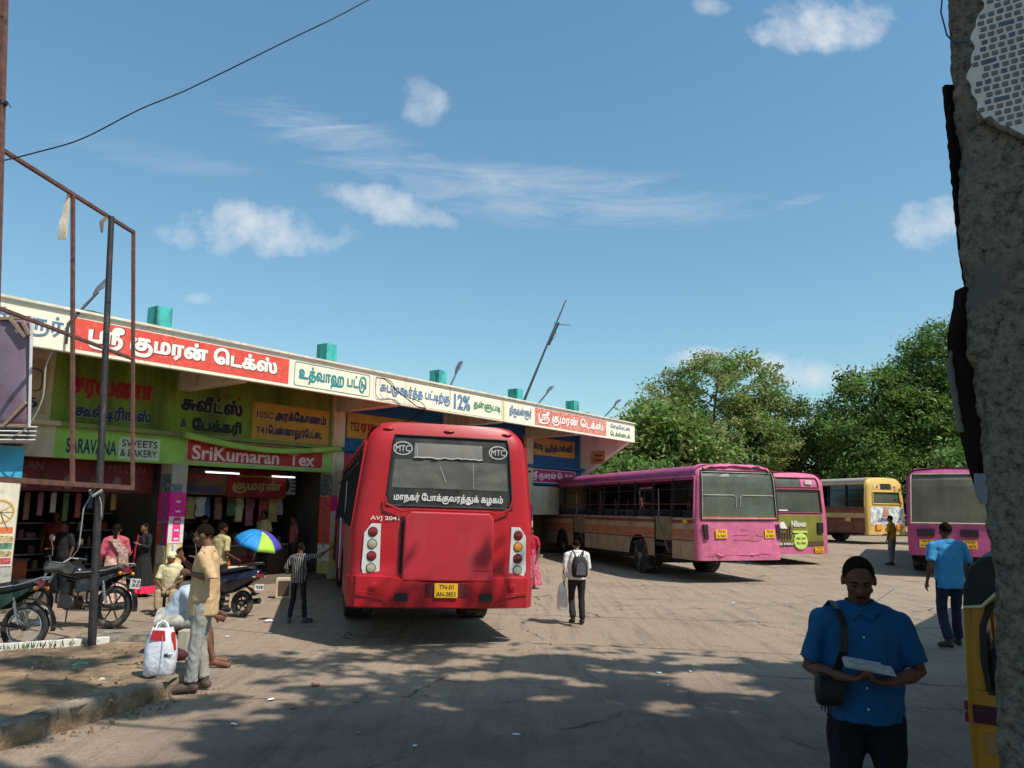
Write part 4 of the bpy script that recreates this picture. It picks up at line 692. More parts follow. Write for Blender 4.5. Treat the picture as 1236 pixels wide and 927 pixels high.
letters('துணிகள்', .15, 1.3, 2.42, 2.62, -.004, redl, hb2, .03); letters('சேலைகள்', .15, 1.3, 2.16, 2.36, -.004, navy, hb2, .03)
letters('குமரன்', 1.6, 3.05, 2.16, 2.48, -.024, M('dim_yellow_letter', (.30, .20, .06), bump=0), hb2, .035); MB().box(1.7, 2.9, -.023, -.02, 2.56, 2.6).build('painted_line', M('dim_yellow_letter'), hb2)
tubem = M('tube_glow', (.95, .97, 1), emit=2.2, bump=0)
for i, (s, y, z, l, a) in enumerate(((8.0, .9, 2.62, 1.0, 0), (9.0, 2.2, 2.2, 1.2, 5), (10.1, 2.0, 2.25, 1.2, 5), (9.9, 3.0, 2.2, 1.2, 0), (11.3, .55, 2.62, .95, 4), (13.2, .7, 2.6, .75, 4), (12.0, 3.5, 2.2, .7, 50), (16.6, 2.5, 2.3, 1.2, 0))):
    t = thing('tube_light', ['white tube light above the red ice cream board', 'white tube light in the left shop beside the pink postered pillar', 'lower lit tube light at the left end of the middle shop', 'second lit tube light at the left end of the middle shop, further in',
        'slanting tube light over the red board of the middle shop', 'dim tube light near the air conditioner in the middle shop', 'short tilted tube light deep in the middle shop', 'tube light in the blue shop behind the red bus'][i], 'tube light', bw(s, y, z), BROT+R(a))
    mb = MB(); mb.tube([(-l/2, 0, 0), (l/2, 0, 0)], .016, 8); soft(mb.build('lamp_tube', tubem, t)); MB().box(-l/2-.02, l/2+.02, .018, .05, .0, .04).build('batten', M('dim_metal', (.3, .3, .3)), t)
ac = thing('air_conditioner', 'boxy outdoor air conditioner unit on a ledge inside the middle shop', 'air conditioner', bw(13.15, .9, 2.15), BROT)
MB().box(0, .62, 0, .28, 0, .5).build('casing', M('ac_grey', (.33, .31, .27), var=.1), ac, bevel=.02)
mb = MB(); mb.lathe([(.2, 0), (.2, -.012), (.16, -.014)], 20, 'y', (.22, 0, .25)); mb.build('fan_grille', M('black_grille', (.02, .02, .02)), ac)
for k in range(4): MB().box(.46, .6, -.012, .002, .08+k*.1, .12+k*.1).build('vent', M('black_grille'), ac)
# shelves with goods, counters, hung garments
def goods_master(kind):
    mb = MB(); 
    if kind == 'jar': mb.lathe([(.055, 0), (.06, .02), (.06, .13), (.045, .15), (.05, .155), (.05, .18), (.0, .18)], 10)
    elif kind == 'packet': mb.rings([[(-.06, -.02, 0), (.06, -.02, 0), (.06, .02, 0), (-.06, .02, 0)], [(-.065, -.035, .06), (.065, -.035, .06), (.065, .035, .06), (-.065, .035, .06)], [(-.06, -.004, .17), (.06, -.004, .17), (.06, .004, .17), (-.06, .004, .17)]])
    elif kind == 'box': mb.box(-.09, .09, -.06, .06, 0, .11)
    elif kind == 'bottle': mb.lathe([(.035, 0), (.038, .02), (.038, .15), (.015, .2), (.015, .23), (.0, .232)], 8)
    return mb
gcols = [(.34, .06, .05), (.42, .27, .09), (.46, .42, .36), (.07, .12, .22), (.24, .11, .05), (.08, .14, .06), (.50, .41, .29), (.28, .11, .14)]
gmat = [M('goods_colour_%s' % n, c, rough=.5, var=.3, vs=30, bump=0) for n, c in zip(('red', 'amber', 'white', 'blue', 'brown', 'green', 'cream', 'pink'), gcols)]
gme = {}
for kd in ('jar', 'packet', 'box', 'bottle'):
    for i, m in enumerate(gmat):
        o = goods_master(kd).build(kd, m); gme[(kd, i)] = o.data; bpy.data.objects.remove(o)
GN = {'jar': ('lidded sweet jar among the goods on the dim shop shelves', 'jars on the shop shelves'), 'packet': ('small snack packet among the goods on the dim shop shelves', 'packets on the shop shelves'),
      'box': ('small carton among the goods on the dim shop shelves', 'cartons on the shop shelves'), 'bottle': ('small drink bottle among the goods on the dim shop shelves', 'bottles on the shop shelves')}
def put_good(kd, loc, rz):
    o = bpy.data.objects.new({'jar': 'sweet_jar', 'packet': 'snack_packet', 'box': 'carton', 'bottle': 'drink_bottle'}[kd], gme[(kd, rp.randrange(8))]); COL.objects.link(o)
    o.location = loc; o.rotation_euler = (0, 0, rz); tag(o, GN[kd][0], {'jar': 'jar', 'packet': 'packet', 'box': 'carton', 'bottle': 'bottle'}[kd], GN[kd][1])
shelfm = M('shelf_board', (.26, .24, .21), var=.3)
def shelf(s, y, w, h, n, label, dens=.17, kinds=('jar', 'packet', 'box', 'bottle'), z0=.13):
    t = thing('shelf_unit', label, 'shelf', bw(s, y, z0), BROT)
    for k in range(n+1): MB().box(0, w, 0, .32, h*k/n, h*k/n+.025).build('shelf_board', shelfm, t)
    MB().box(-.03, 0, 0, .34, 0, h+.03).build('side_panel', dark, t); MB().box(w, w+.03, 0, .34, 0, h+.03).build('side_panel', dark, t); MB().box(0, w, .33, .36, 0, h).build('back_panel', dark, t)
    for k in range(n):
        u = .1
        while u < w-.08:
            if rp.random() < .85: put_good(rp.choice(kinds), bw(s+u, y+.12, z0+h*k/n+.028), BROT+rp.uniform(-.3, .3))
            u += dens*rp.uniform(.8, 1.3)
shelf(5.6, 1.5, 1.2, 1.25, 4, 'dark shelf unit of snacks nearest the circus poster', .19)
shelf(7.0, 2.0, 1.7, 1.3, 4, 'pale shelf unit of snacks behind the dark motorcycle', .19)
shelf(8.85, 2.2, .75, 1.5, 4, 'narrow shelf unit beside the left pillar in the bakery', .19)
shelf(10.9, 2.6, 1.5, 1.7, 4, 'shelf unit of goods at the back of the middle shop, left', .2)
shelf(12.6, 2.8, 1.4, 1.7, 4, 'shelf unit of goods at the back of the middle shop, right', .2)
ct = thing('shop_counter', 'orange fronted low counter of the left shop beside the circus poster', 'counter', bw(5.75, .75, .13), BROT)
MB().box(0, 1.5, 0, .5, 0, .62).build('counter_front', M('orange_laminate', (.25, .055, .016), rough=.5), ct, bevel=.01); MB().box(-.03, 1.53, -.03, .53, .62, .66).build('counter_top', M('dark_wood', (.10, .06, .04)), ct, bevel=.005)
MB().box(.03, 1.47, -.008, .002, .30, .34).build('trim_strip', M('dark_wood'), ct)
ct2 = thing('shop_counter', 'dark display counter in the middle shop behind the umbrella', 'counter', bw(11.2, 1.1, .13), BROT)
MB().box(0, 2.6, 0, .6, 0, .72).build('counter_front', M('dark_wood'), ct2, bevel=.01); MB().box(-.03, 2.63, -.03, .63, .72, .76).build('counter_top', shelfm, ct2, bevel=.005)
for k in range(15): put_good(rp.choice(('packet', 'box', 'jar')), bw(11.3+k*.165, 1.25+rp.uniform(-.05, .15), .89), BROT+rp.uniform(-.3, .3))
for i in range(11):        # garments / packet strips hanging from the shop front rail
    s = 10.5+i*.3+rp.uniform(-.05, .05); y = .95+rp.uniform(0, .3); h = rp.uniform(.4, .75)
    mb = MB(); w = rp.uniform(.08, .13)
    mb.rings([[(-w+.03*math.sin(k*1.7+i), .015*math.sin(k*2.3+i), -k*h/6), (w+.02*math.sin(k+i), .015*math.sin(k*2.3+i+1), -k*h/6), (w, .03+.015*math.sin(k*2), -k*h/6), (-w, .03, -k*h/6)] for k in range(7)])
    o = mb.build('hanging_garment', gmat[i % 8]); o.location = bw(s, y, 2.05); o.rotation_euler = (0, 0, BROT); tag(o, 'dim garment hanging from the rail of the middle shop', 'garment', 'garments hanging in the middle shop')
for i in range(12):
    s = 6.3+i*.25; h = rp.uniform(.3, .6); mb = MB(); mb.rings([[(-.05, 0, -k*h/5), (.05, 0, -k*h/5), (.05+.01*(k % 2), .02, -k*h/5), (-.05-.01*(k % 2), .02, -k*h/5)] for k in range(6)])
    o = mb.build('packet_strip', gmat[(i*3) % 8]); o.location = bw(s, 1.15, 2.08); o.rotation_euler = (0, 0, BROT); tag(o, 'strip of snack packets hanging under the red ice cream board', 'packet strip', 'packet strips hanging in the left shop')

# ---- street lamps on the fascia
poled = M('dark_pole_metal', (.04, .04, .045), rough=.5, metal=.3, var=.2)
lampm = M('lamp_grey', (.10, .10, .11), rough=.5, var=.1); lens = M('lamp_lens', (.55, .53, .45), rough=.3, bump=0)
def fascia_lamp(a, b, label, k=1.):
    a = Vector(a); b = Vector(b); t = thing('street_lamp', label, 'lamp', a); d = b-a
    mb = MB(); mb.tube([(0, 0, -.35), (0, 0, 0), d*.5, d*.98], .024*k, 8); soft(mb.build('lamp_arm', poled, t))
    e = d.normalized(); q = e.cross(Vector((0, 0, 1))).normalized(); up = q.cross(e)
    rs = []
    for u, w, h in ((-.12, .03, .03), (-.02, .05, .05), (.1, .085, .05), (.34, .085, .035), (.4, .05, .02)):
        c = d+e*u; rs.append([c+q*w*k+up*h*k*.3, c-q*w*k+up*h*k*.3, c-q*w*k*.8+up*h*k, c+q*w*k*.8+up*h*k])
    mb = MB(); mb.rings(rs); mb.build('lamp_head', lampm, t, bevel=.006)
    mb = MB(); c0 = d+e*.08; c1 = d+e*.33; n_ = -up*.002; mb.add([c0+q*.06*k+n_, c0-q*.06*k+n_, c1-q*.06*k+n_, c1+q*.06*k+n_, c0+q*.06*k+up*.02, c0-q*.06*k+up*.02, c1-q*.06*k+up*.02, c1+q*.06*k+up*.02], [(0, 1, 2, 3), (4, 7, 6, 5), (0, 4, 5, 1), (1, 5, 6, 2), (2, 6, 7, 3), (3, 7, 4, 0)])
    mb.build('lamp_lens', lens, t)
fascia_lamp((-7.62, 13.18, 4.9), (-7.44, 13.7, 5.62), 'street lamp clamped to the fascia at the left, before the red sign')
fascia_lamp((-1.72, 21.52, 5.15), (-1.55, 21.86, 5.66), 'street lamp on the fascia above the middle of the red bus')
fascia_lamp((.78, 25.0, 5.1), (1.2, 25.75, 5.68), 'street lamp on the fascia just right of the leaning pole')
fascia_lamp((3.3, 28.5, 5.1), (3.95, 29.5, 5.8), 'street lamp on the fascia at the far right end of the building')
for o_ in ((),):
    t = thing('leaning_mast', 'thin dark mast leaning right above the roof behind the red bus', 'pole', (.28, 24.6, 4.95))
    mb = MB(); mb.tube([(0, 0, 0), (.75, 1.05, 1.98), (1.57, 2.05, 4.1)], [.045, .035, .02], 8); soft(mb.build('mast_tube', poled, t))
    mb = MB(); mb.tube([(.95, 1.3, 2.35), (1.3, 1.66, 3.2)], .035, 6); mb.tube([(1.15, 1.55, 3.12), (1.7, 1.6, 3.1)], .012, 6); mb.tube([(1.15, 1.55, 3.2), (1.2, 1.45, 2.7), (.9, 1.2, 2.3)], .008, 5); mb.build('clamped_stub', poled, t)
# far pinkish building beyond the canopy
fb = thing('distant_building', 'long low pinkish building with a thin roof line far behind the bus stand canopy', 'building', (-10, 60, 0), R(3))
pk = M('pinkish_plaster', (.52, .38, .32), var=.1, vs=.6, dirt=((.36, .27, .22), .5, .6, .5))
MB().box(0, 15.6, 0, 10, 0, 8.9).build('wall', pk, fb); MB().box(-.4, 16, -.5, 10, 8.9, 9.25).build('roof', M('dim_roof_band', (.30, .20, .15)), fb)
MB().box(11, 22, -1, 9, 0, 8.3).build('wall', pk, fb); MB().box(10.8, 22.4, -1.4, 9, 8.3, 8.55).build('roof', M('dim_roof_band'), fb)
for i in range(12):
    w = MB().box(.8+i*1.75, 1.7+i*1.75, -1.05 if i > 5 else -.05, .2, 6.2, 7.5).build('window', M('far_window', (.07, .06, .055), rough=.3, bump=0), fb)

# ------------------------------------------------------------ buses (local: rear at y = 0, heading +y)
tyre = M('tyre_rubber', (.022, .021, .02), rough=.9, var=.3, bump=.3, bs=40, dirt=(DUST, .5, 5, .5))
rimm = M('dusty_rim', (.24, .19, .14), rough=.8, var=.2, dirt=((.08, .06, .05), .5, 8, .6))
rubber = M('black_rubber', (.015, .015, .015), rough=.6, bump=0)
intr = M('bus_interior', (.05, .045, .045), rough=.9, var=.3, bump=0)
seatm = M('bus_seat', (.10, .07, .09), rough=.8, var=.3, bump=0)
platey = M('plate_yellow', (.78, .42, .02), rough=.5, var=.05, bump=0)
lampr = M('lamp_red', (.22, .015, .02), rough=.2, var=.1, bump=0, spec=.6); lampo = M('lamp_orange', (.75, .25, .03), rough=.2, bump=0, spec=.6); lampw = M('lamp_clear', (.42, .38, .28), rough=.2, bump=0, spec=.6)
chrome = M('worn_chrome', (.5, .5, .5), rough=.3, metal=.9, var=.1, bump=0)
def dusty_glass(nm, c, rough=.35): return M(nm, c, rough=rough, var=.25, vs=1.2, bump=.05, bs=8, spec=.5, dirt=((c[0]*1.7, c[1]*1.65, c[2]*1.5), .47, 1.3, .6), streak=3)
def bus_wheel(x, y, r, side, root, dual=False):
    w = .26 if not dual else .5
    x0 = x if side > 0 else x
    mb = MB(); s = side
    prof = [(.5*r, 0), (.62*r, .0), (.97*r, .03), (r, .08), (r, w-.08), (.97*r, w-.03), (.6*r, w), (.4*r, w)]
    mb.lathe([(a, -s*b) for a, b in prof], 28, 'x'); t = soft(mb.build('tyre', tyre, root), 30); t.location = (x, y, r)
    mb = MB(); mb.lathe([(.60*r, -s*.01), (.57*r, -s*.06), (.42*r, -s*.10), (.40*r, -s*.04), (.2*r, -s*.02), (.18*r, s*.03), (.0, s*.035)], 24, 'x')
    q = soft(mb.build('rim', rimm, t), 30)
    mb = MB()
    for k in range(8): a = k*PI/4; mb.lathe([(.02, -s*.06), (.022, s*.01), (.0, s*.012)], 6, 'x', (0, .3*r*math.cos(a), .3*r*math.sin(a)))
    mb.build('wheel_nuts', M('dark_nut', (.05, .04, .03)), t)
def rear_face(root, nm, mat, z0, H, W, holes, taper=.04, topr=.30, rows=None, yb=.05, flip=1, ydir=-1, y0=0., crr=.16, top_in=.12, dent=0, bumpz=None):
    hw = lambda z: (W/2)*(1-taper*max(0, (z-1.5)/(H-1.5))) - ((topr-math.sqrt(max(0, topr*topr-(z-(H-topr))**2))) if z > H-topr else 0)
    us = set([-1, -.985, -.96, -.92, -.86, .86, .92, .96, .985, 1]); zs = set([z0, z0+.05, H-.02, H]); 
    for k in range(-8, 9): us.add(k/10)
    z = z0
    while z < H: zs.add(round(z, 2)); z += .12
    for k in range(8): zs.add(H-topr*(1-math.sin(k*PI/16)))
    for a, b, c, d in holes:
        for v in (a, b): us.add(v)
        for v in (c, d): zs.add(v)
    def clean(sv, keep):
        out = []
        for v in sorted(sv):
            if out and abs(v-out[-1]) < .012:
                if v in keep: out[-1] = v
                continue
            out.append(v)
        return out
    us = clean(us, [q for h in holes for q in h[:2]]); zs = clean(zs, [q for h in holes for q in h[2:]]+[H])
    def Y(u, z):
        y = -yb*(1-u*u)
        a = abs(u)
        if a > .86: y += crr*(1-math.sqrt(max(0, 1-((a-.86)/.14)**2)))
        y += top_in*max(0, (z-(H-.5))/.5)**2 + .05*max(0, (z-1.4)/(H-1.4))
        if bumpz and z < bumpz: y -= .05
        if dent: y += dent*noise.noise(Vector((u*2.5, z*2.2, 3)))*(1-abs(u)**4)
        return y
    V = [(u*hw(z), y0+flip*Y(u, z), z) for z in zs for u in us]; n = len(us); F = []
    for j in range(len(zs)-1):
        for i in range(n-1):
            cu, cz = (us[i]+us[i+1])/2, (zs[j]+zs[j+1])/2
            if any(a < cu < b and c < cz < d for a, b, c, d in holes): continue
            F.append((j*n+i, j*n+i+1, (j+1)*n+i+1, (j+1)*n+i))
    mb = MB(); mb.add(V, F); return soft(mb.build(nm, mat, root, fix=False), 28), (lambda u, z: (u*hw(z), y0+flip*Y(u, z), z)), hw
def surf_panel(root, nm, mat, Yf, rect, off, uoff=0, n=8):
    """a pane that follows the rear surface inside rect (u0,u1,z0,z1), pushed by off along y"""
    a, b, c, d = rect; mb = MB(); V = []
    for j in range(n+1):
        for i in range(n+1):
            p = Yf(a+(b-a)*i/n, c+(d-c)*j/n); V.append((p[0], p[1]+off, p[2]))
    mb.add(V, [(j*(n+1)+i, j*(n+1)+i+1, (j+1)*(n+1)+i+1, (j+1)*(n+1)+i) for j in range(n) for i in range(n)])
    return mb.build(nm, mat, root, fix=False)
def border(root, nm, mat, Yf, rect, off, w=.025, r=3, h=.02):
    a, b, c, d = rect; P_ = []
    k = 10
    for i in range(k): P_.append((a+(b-a)*i/k, c))
    for i in range(k): P_.append((b, c+(d-c)*i/k))
    for i in range(k): P_.append((b-(b-a)*i/k, d))
    for i in range(k): P_.append((a, d-(d-c)*i/k))
    pts = [Vector(Yf(*p))+Vector((0, off, 0)) for p in P_]; pts.append(pts[0]); pts.append(pts[1])
    mb = MB(); mb.tube(pts, w, 6, cap=False); return soft(mb.build(nm, mat, root), 60)
def bus(name, label, loc, yaw, L, W, H, z0, zs, zt, mats, rear_holes, doors=(), wheels=(3.3, 9.4), roll=0, taper=.04, group=None, top_in=.12, dent=0, detail=True, topr=.3, bumpz=None, glazed=False, wr=.5):
    body, roofm, low, stripe, line = mats
    root = thing(name, label, 'bus', loc, group=group, rot=(0, R(roll), R(yaw)))
    rear, Yf, hw = rear_face(root, 'rear_panel', body, z0, H, W, rear_holes, taper=taper, top_in=top_in, dent=dent, topr=topr, bumpz=bumpz)
    y0 = .16; hws = hw(zs); hwt = hw(zt)
    # side walls with wheel arches
    for sd in (-1, 1):
        ys = {y0, L}; arches = wheels; dr = doors if sd < 0 else ()
        for a, b in dr: ys |= {a, b}
        for c in arches:
            for k in range(13): ys.add(c-.62+1.24*k/12)
        y = y0
        while y < L: ys.add(y); y += .5
        yl = sorted(ys); mb = MB()
        def zlow(y):
            for c in arches:
                if abs(y-c) < .62: return max(z0, .12+math.sqrt(max(0, .62**2-(y-c)**2))+.42)
            return z0
        def xat(z): return sd*(hw(max(z, z0)))
        for a, b in zip(yl[:-1], yl[1:]):
            m = (a+b)/2
            if b-a < 1e-4: continue
            if any(p < m < q for p, q in dr):
                if mb.f: mb.build('side_panel', low, root, fix=False); mb = MB()
                continue
            za, zb = zlow(a), zlow(b); bz = .012*noise.noise(Vector((m*1.5, sd, 7)))
            zl = [0, .33, .66, 1]
            for k in range(3):
                p0, p1 = zl[k], zl[k+1]
                mb.add([(xat(za), a, za+(zs-za)*p0), (xat(zb), b, zb+(zs-zb)*p0), (xat(zs), b, zb+(zs-zb)*p1), (xat(zs), a, za+(zs-za)*p1)], [(0, 1, 2, 3)])
        for c in arches:
            mb2 = MB(); ring = [(c-.62+1.24*k/12) for k in range(13)]
            mb2.rings([[(sd*W/2, y, zlow(y)) for y in ring], [(sd*(W/2-.6), y, zlow(y)) for y in ring]], closed=False, cap=False); mb2.build('wheel_arch', rubber, root, fix=False)
        if mb.f: mb.build('side_panel', low, root, fix=False)
        if detail:
            zz = (zs-.30, zs-.52)
            cuts = [y0]+[v for d_ in dr for v in d_]+[L]
            for k in range(0, len(cuts), 2):
                a, b = cuts[k], cuts[k+1]
                if b-a < .1: continue
                x = sd*(W/2+.004)
                mb = MB().box(min(x, x-sd*.012), max(x, x-sd*.012), a, b, zs-.52, zs-.30); mb.build('side_stripe', stripe, root)
                mb = MB().box(min(x+sd*.012, x-sd*.012), max(x+sd*.012, x-sd*.012), a, b, zs-.14, zs-.06); mb.build('waist_rail', line, root)
                mb = MB().box(min(x+sd*.006, x-sd*.012), max(x+sd*.006, x-sd*.012), a, b, zs-.60, zs-.57); mb.build('waist_rail', line, root)
                q = a+.7
                while q < b-.3:
                    if not any(abs(q-c) < .7 for c in arches): MB().box(min(x+sd*.004, x-sd*.01), max(x+sd*.004, x-sd*.01), q, q+.03, z0+.02, zs-.6).build('panel_seam', low, root)
                    q += 1.1
        # window posts and rails
        n = int((L-y0)/1.12)
        for k in range(n+1):
            y = y0+(L-y0)*k/n
            if any(p+.05 < y < q-.05 for p, q in dr): continue
            mb = MB(); mb.bar((sd*(hws-.02), y, zs-.02), (sd*(hwt-.02), y, zt+.02), .05, .07); mb.build('window_post', rubber if k not in (0, n) else body, root)
        for zz in (zs+.36,) if detail else ():
            mb = MB(); mb.bar((sd*(hws-.01), y0, zz), (sd*(hws-.01), L, zz), .018, .018); mb.build('window_rail', line, root)
        mb = MB(); mb.bar((sd*(hws-.03), y0, zt-.3), (sd*(hws-.03), L, zt-.3), .02, .025); mb.build('window_rail', rubber, root)
        if glazed or sd > 0:  # right side of open-window buses gets added dark panes to darken the view through
            for k in range(n):
                a = y0+(L-y0)*k/n; b = y0+(L-y0)*(k+1)/n; m = (a+b)/2
                if any(p < m < q for p, q in dr): continue
                if not glazed and k % 4 == 2: continue
                i0, i1 = sd*(hws-.05), sd*(hwt-.05); q = sd*.012
                mb = MB(); mb.rings([[(i0, a+.04, zs), (i0, b-.04, zs), (i0-q, b-.04, zs), (i0-q, a+.04, zs)], [(i1, a+.04, zt), (i1, b-.04, zt), (i1-q, b-.04, zt), (i1-q, a+.04, zt)]]); mb.build('side_window_dark_pane', M('dark_pane_glass', (.016, .018, .02), rough=.12, bump=0, spec=.6), root)
        for a, b in dr:
            x = sd*(W/2-.03)
            MB().box(min(x, x+.03), max(x, x+.03), a+.03, b-.03, zs-.62, zs+.02).build('door_leaf', M('olive_door', (.20, .17, .08), var=.2, dirt=(DUST, .5, 3, .5)), root)
            mb = MB(); mb.bar((x-.02*1, a+.25, zs-.9), (x-.02, b-.2, zs+.05), .03); mb.tube([(x+.06, b-.12, zs-.1), (x+.06, b-.12, zs+.8)], .016, 6); mb.build('door_handrail', chrome, root)
            MB().box(x+.0, x+.5, a, b, z0+.02, z0+.06).build('door_step', rubber, root); MB().box(x+.28, x+.9, a, b, z0+.34, z0+.38).build('door_step', intr, root)
            MB().box(x+.05, x+.07, a+.03, (a+b)/2-.03, z0+.1, zs-.64).build('door_lower', M('dark_maroon', (.09, .02, .03)), root)
    # roof
    mb = MB(); rs = []; ns = 12
    for y, k in ((y0, 1), (y0+.3, 1), (L*.25, 1), (L*.5, 1), (L*.75, 1), (L-.3, 1), (L, .98)):
        ring = []
        for i in range(ns+1):
            a = PI*i/ns; ring.append((-hw(zt)*math.copysign(abs(math.cos(a))**.42, math.cos(a)), y, zt-.06+(H-zt+.06)*k*(math.sin(a)**.5)+.004*noise.noise(Vector((i, y, 0)))))
        rs.append(ring)
    mb.rings(rs, closed=False, cap=False); soft(mb.build('roof', roofm, root, fix=False), 40)
    for sd in (-1, 1):
        mb = MB(); mb.tube([(sd*(hw(zt)+.015), y0, zt+.02), (sd*(hw(zt)+.015), L, zt+.02)], .022, 6); mb.build('rain_gutter', body, root)
    MB().box(-W/2+.08, W/2-.08, y0+.02, L-.1, z0+.28, z0+.38).build('floor', intr, root)
    MB().box(-W/2+.35, W/2-.35, 1.6, L-.6, .42, z0+.28).build('chassis', rubber, root)
    # front
    fr, Yg, _ = rear_face(root, 'front_panel', body, z0, H, W, [(-.9, .9, zs-.05, H-.45)], taper=taper, flip=-1, y0=L+.1, top_in=top_in)
    surf_panel(root, 'windscreen', dusty_glass('windscreen_glass', (.06, .07, .07), .15), Yg, (-.9, .9, zs-.05, H-.45), -.02)
    # seats
    sm_ = MB(); sm_.box(-.42, .42, 0, .42, .0, .1); sm_.rings([[(-.42, -.03, .05), (.42, -.03, .05), (.42, .05, .05), (-.42, .05, .05)], [(-.42, -.12, .62), (.42, -.12, .62), (.42, -.05, .62), (-.42, -.05, .62)]]); 
    so_ = None; y = 1.0
    while y < L-1.2:
        for x in (-W/2+.55, W/2-.55):
            if any(p-.4 < y < q for p, q in doors) and x < 0: continue
            if so_ is None: o = sm_.build('seat', seatm, root); so_ = o
            else: o = so_.copy(); link(o, root)
            o.location = (x, y, z0+.68)
        y += .85
    for c in wheels:
        for sd in (-1, 1): bus_wheel(sd*(W/2-.06), c, wr, sd, root, dual=(c == wheels[0]))
    MB().lathe([(.2, -W/2+.4), (.2, W/2-.4)], 10, 'x', (0, wheels[0], .5)).build('axle', rubber, root)
    return root, Yf, hw
def disc(root, nm, mat, x, y, z, r, d=.02, n=18):
    return soft(MB().lathe([(r, 0), (r, -d), (r*.8, -d-.004), (0, -d-.006)], n, 'y', (x, y, z)).build(nm, mat, root), 40)
def plate(root, x, y, z, w, h, lines, face=-1):
    p = MB().box(x-w/2, x+w/2, y-.012, y, z-h/2, z+h/2).build('number_plate', platey, root, bevel=.003)
    nl = len(lines)
    for i, s in enumerate(lines):
        zc = z+h/2-(i+.5)*h/nl; ww = w*.82*min(1, len(s)/6.5); letters(s, x-ww/2, x+ww/2, zc-h/nl*.33, zc+h/nl*.33, y-.0135, M('plate_black', (.012, .01, .01), bump=0), p, .022)
    return p

# --- red bus
redc = M('red_bus_paint', (.43, .009, .016), rough=.42, var=.09, vs=2.2, bump=.05, bs=14, spec=.45, dirt=((.24, .05, .035), .52, 1.6, .5), streak=2)
red2 = M('red_bus_hatch', (.46, .024, .038), rough=.5, var=.08, vs=1.5, bump=.05, bs=10, spec=.4, dirt=((.36, .12, .09), .5, 1.2, .4), streak=3)
reds = M('red_bus_side', (.33, .014, .022), rough=.5, var=.2, vs=3, bump=.1, bs=12, dirt=((.2, .09, .07), .45, 2, .6), streak=2)
RB, RY, RH = bus('red_bus', 'big red city bus seen from behind, black rear window with two white oval badges', (-.94, 11.12, 0), 13.6, 10.4, 2.56, 3.03, .52, 1.55, 2.72, (redc, redc, reds, reds, rubber),
    [(-.68, .76, 1.86, 2.84)], doors=((4.6, 5.9),), wheels=(2.9, 8.3), roll=1.3, taper=.13, topr=.28, top_in=.10, bumpz=.93, detail=False, glazed=True, wr=.49)
bg_ = M('rear_window_black', (.028, .028, .027), rough=.28, var=.15, bump=.02, dirt=((.11, .10, .085), .45, 1.1, .5), streak=3)
g2 = M('rear_window_dusty', (.105, .10, .088), rough=.3, var=.16, vs=2, bump=.03, bs=6, dirt=((.19, .175, .15), .46, 2.5, .6), streak=.4)
g3 = M('rear_window_blind', (.20, .19, .17), rough=.4, var=.15, vs=4, bump=.03, dirt=((.26, .18, .15), .5, 3, .6))
surf_panel(RB, 'rear_window', bg_, RY, (-.68, .76, 1.86, 2.84), .012)
border(RB, 'window_seal', rubber, RY, (-.68, .76, 1.86, 2.84), -.003, .014)
surf_panel(RB, 'glass_pane', g2, RY, (-.64, .72, 2.11, 2.50), .006)
surf_panel(RB, 'destination_window', g3, RY, (-.42, .42, 2.53, 2.74), .006)
mb = MB(); r_ = random.Random(3); pts = [(-.42+.84*i/16, 0) for i in range(17)]
tp = [Vector(RY(u, 2.535+.012*r_.uniform(-1, 1)))+Vector((0, -.004, 0)) for u, _ in pts]; mb.tube(tp, .008, 5); mb.build('peeling_film_edge', M('pale_film', (.55, .53, .48), bump=0), RB)
for (a, b, c, d) in ((-.42, -.30, 2.49, 2.525), (-.22, -.14, 2.48, 2.52), (.12, .22, 2.50, 2.53)): surf_panel(RB, 'torn_film', rubber, RY, (a, b, c, d), .002, n=3)
for u0, u1, z0_, z1_ in ((-.1, -.02, 2.2, 2.42), (-.4, -.38, 2.55, 2.72), (.3, .31, 2.13, 2.48)):
    mb = MB(); mb.bar(Vector(RY(u0, z1_))+Vector((0, .003, 0)), Vector(RY(u1, z0_))+Vector((0, .003, 0)), .006); mb.build('scratch', M('pale_film'), RB)
def oval(root, u, z, Yf):
    c = Yf(u, z); rx, rz_ = .135, .095
    mb = MB(); n = 24
    ro = [(c[0]+rx*math.cos(2*PI*k/n), c[1]-.004, c[2]+rz_*math.sin(2*PI*k/n)) for k in range(n)]; ri = [(c[0]+(rx-.012)*math.cos(2*PI*k/n), c[1]-.004, c[2]+(rz_-.012)*math.sin(2*PI*k/n)) for k in range(n)]
    mb.rings([ro, ri], cap=False); b = mb.build('badge', M('badge_white', (.66, .64, .6), bump=0), root, fix=False)
    letters('MTC', c[0]-.1, c[0]+.1, c[2]-.042, c[2]+.042, c[1]-.006, M('badge_white'), b, 0)
oval(RB, -.56, 2.655, RY); oval(RB, .62, 2.655, RY)
yb = RY(0, 1.97)[1]
letters('மாநகர் போக்குவரத்துக் கழகம்', -.74, .80, 1.90, 2.045, yb-.004, M('badge_white'), RB, .025)
# engine hatch: raised box
hp = [(-.58, .86), (.66, .86), (.66, 1.70), (.60, 1.79), (-.50, 1.79), (-.58, 1.70)]
mb = MB(); mb.rings([[(x, -.055, z) for x, z in hp], [(x*1.0, -.13, z*1.0) for x, z in hp], [(.04+(x-.04)*.965, -.145, 1.32+(z-1.32)*.965) for x, z in hp]]); mb.build('engine_hatch', red2, RB, bevel=.008)
MB().box(-.615, -.578, -.06, .0, .86, 1.68).build('hatch_gap', rubber, RB); MB().box(-.62, .70, -.09, .0, .80, .858).build('hatch_gap', M('shadow_red', (.09, .01, .012)), RB)
MB().box(.36, .64, -.152, -.144, 1.015, 1.022).build('hatch_scratch', red2, RB)
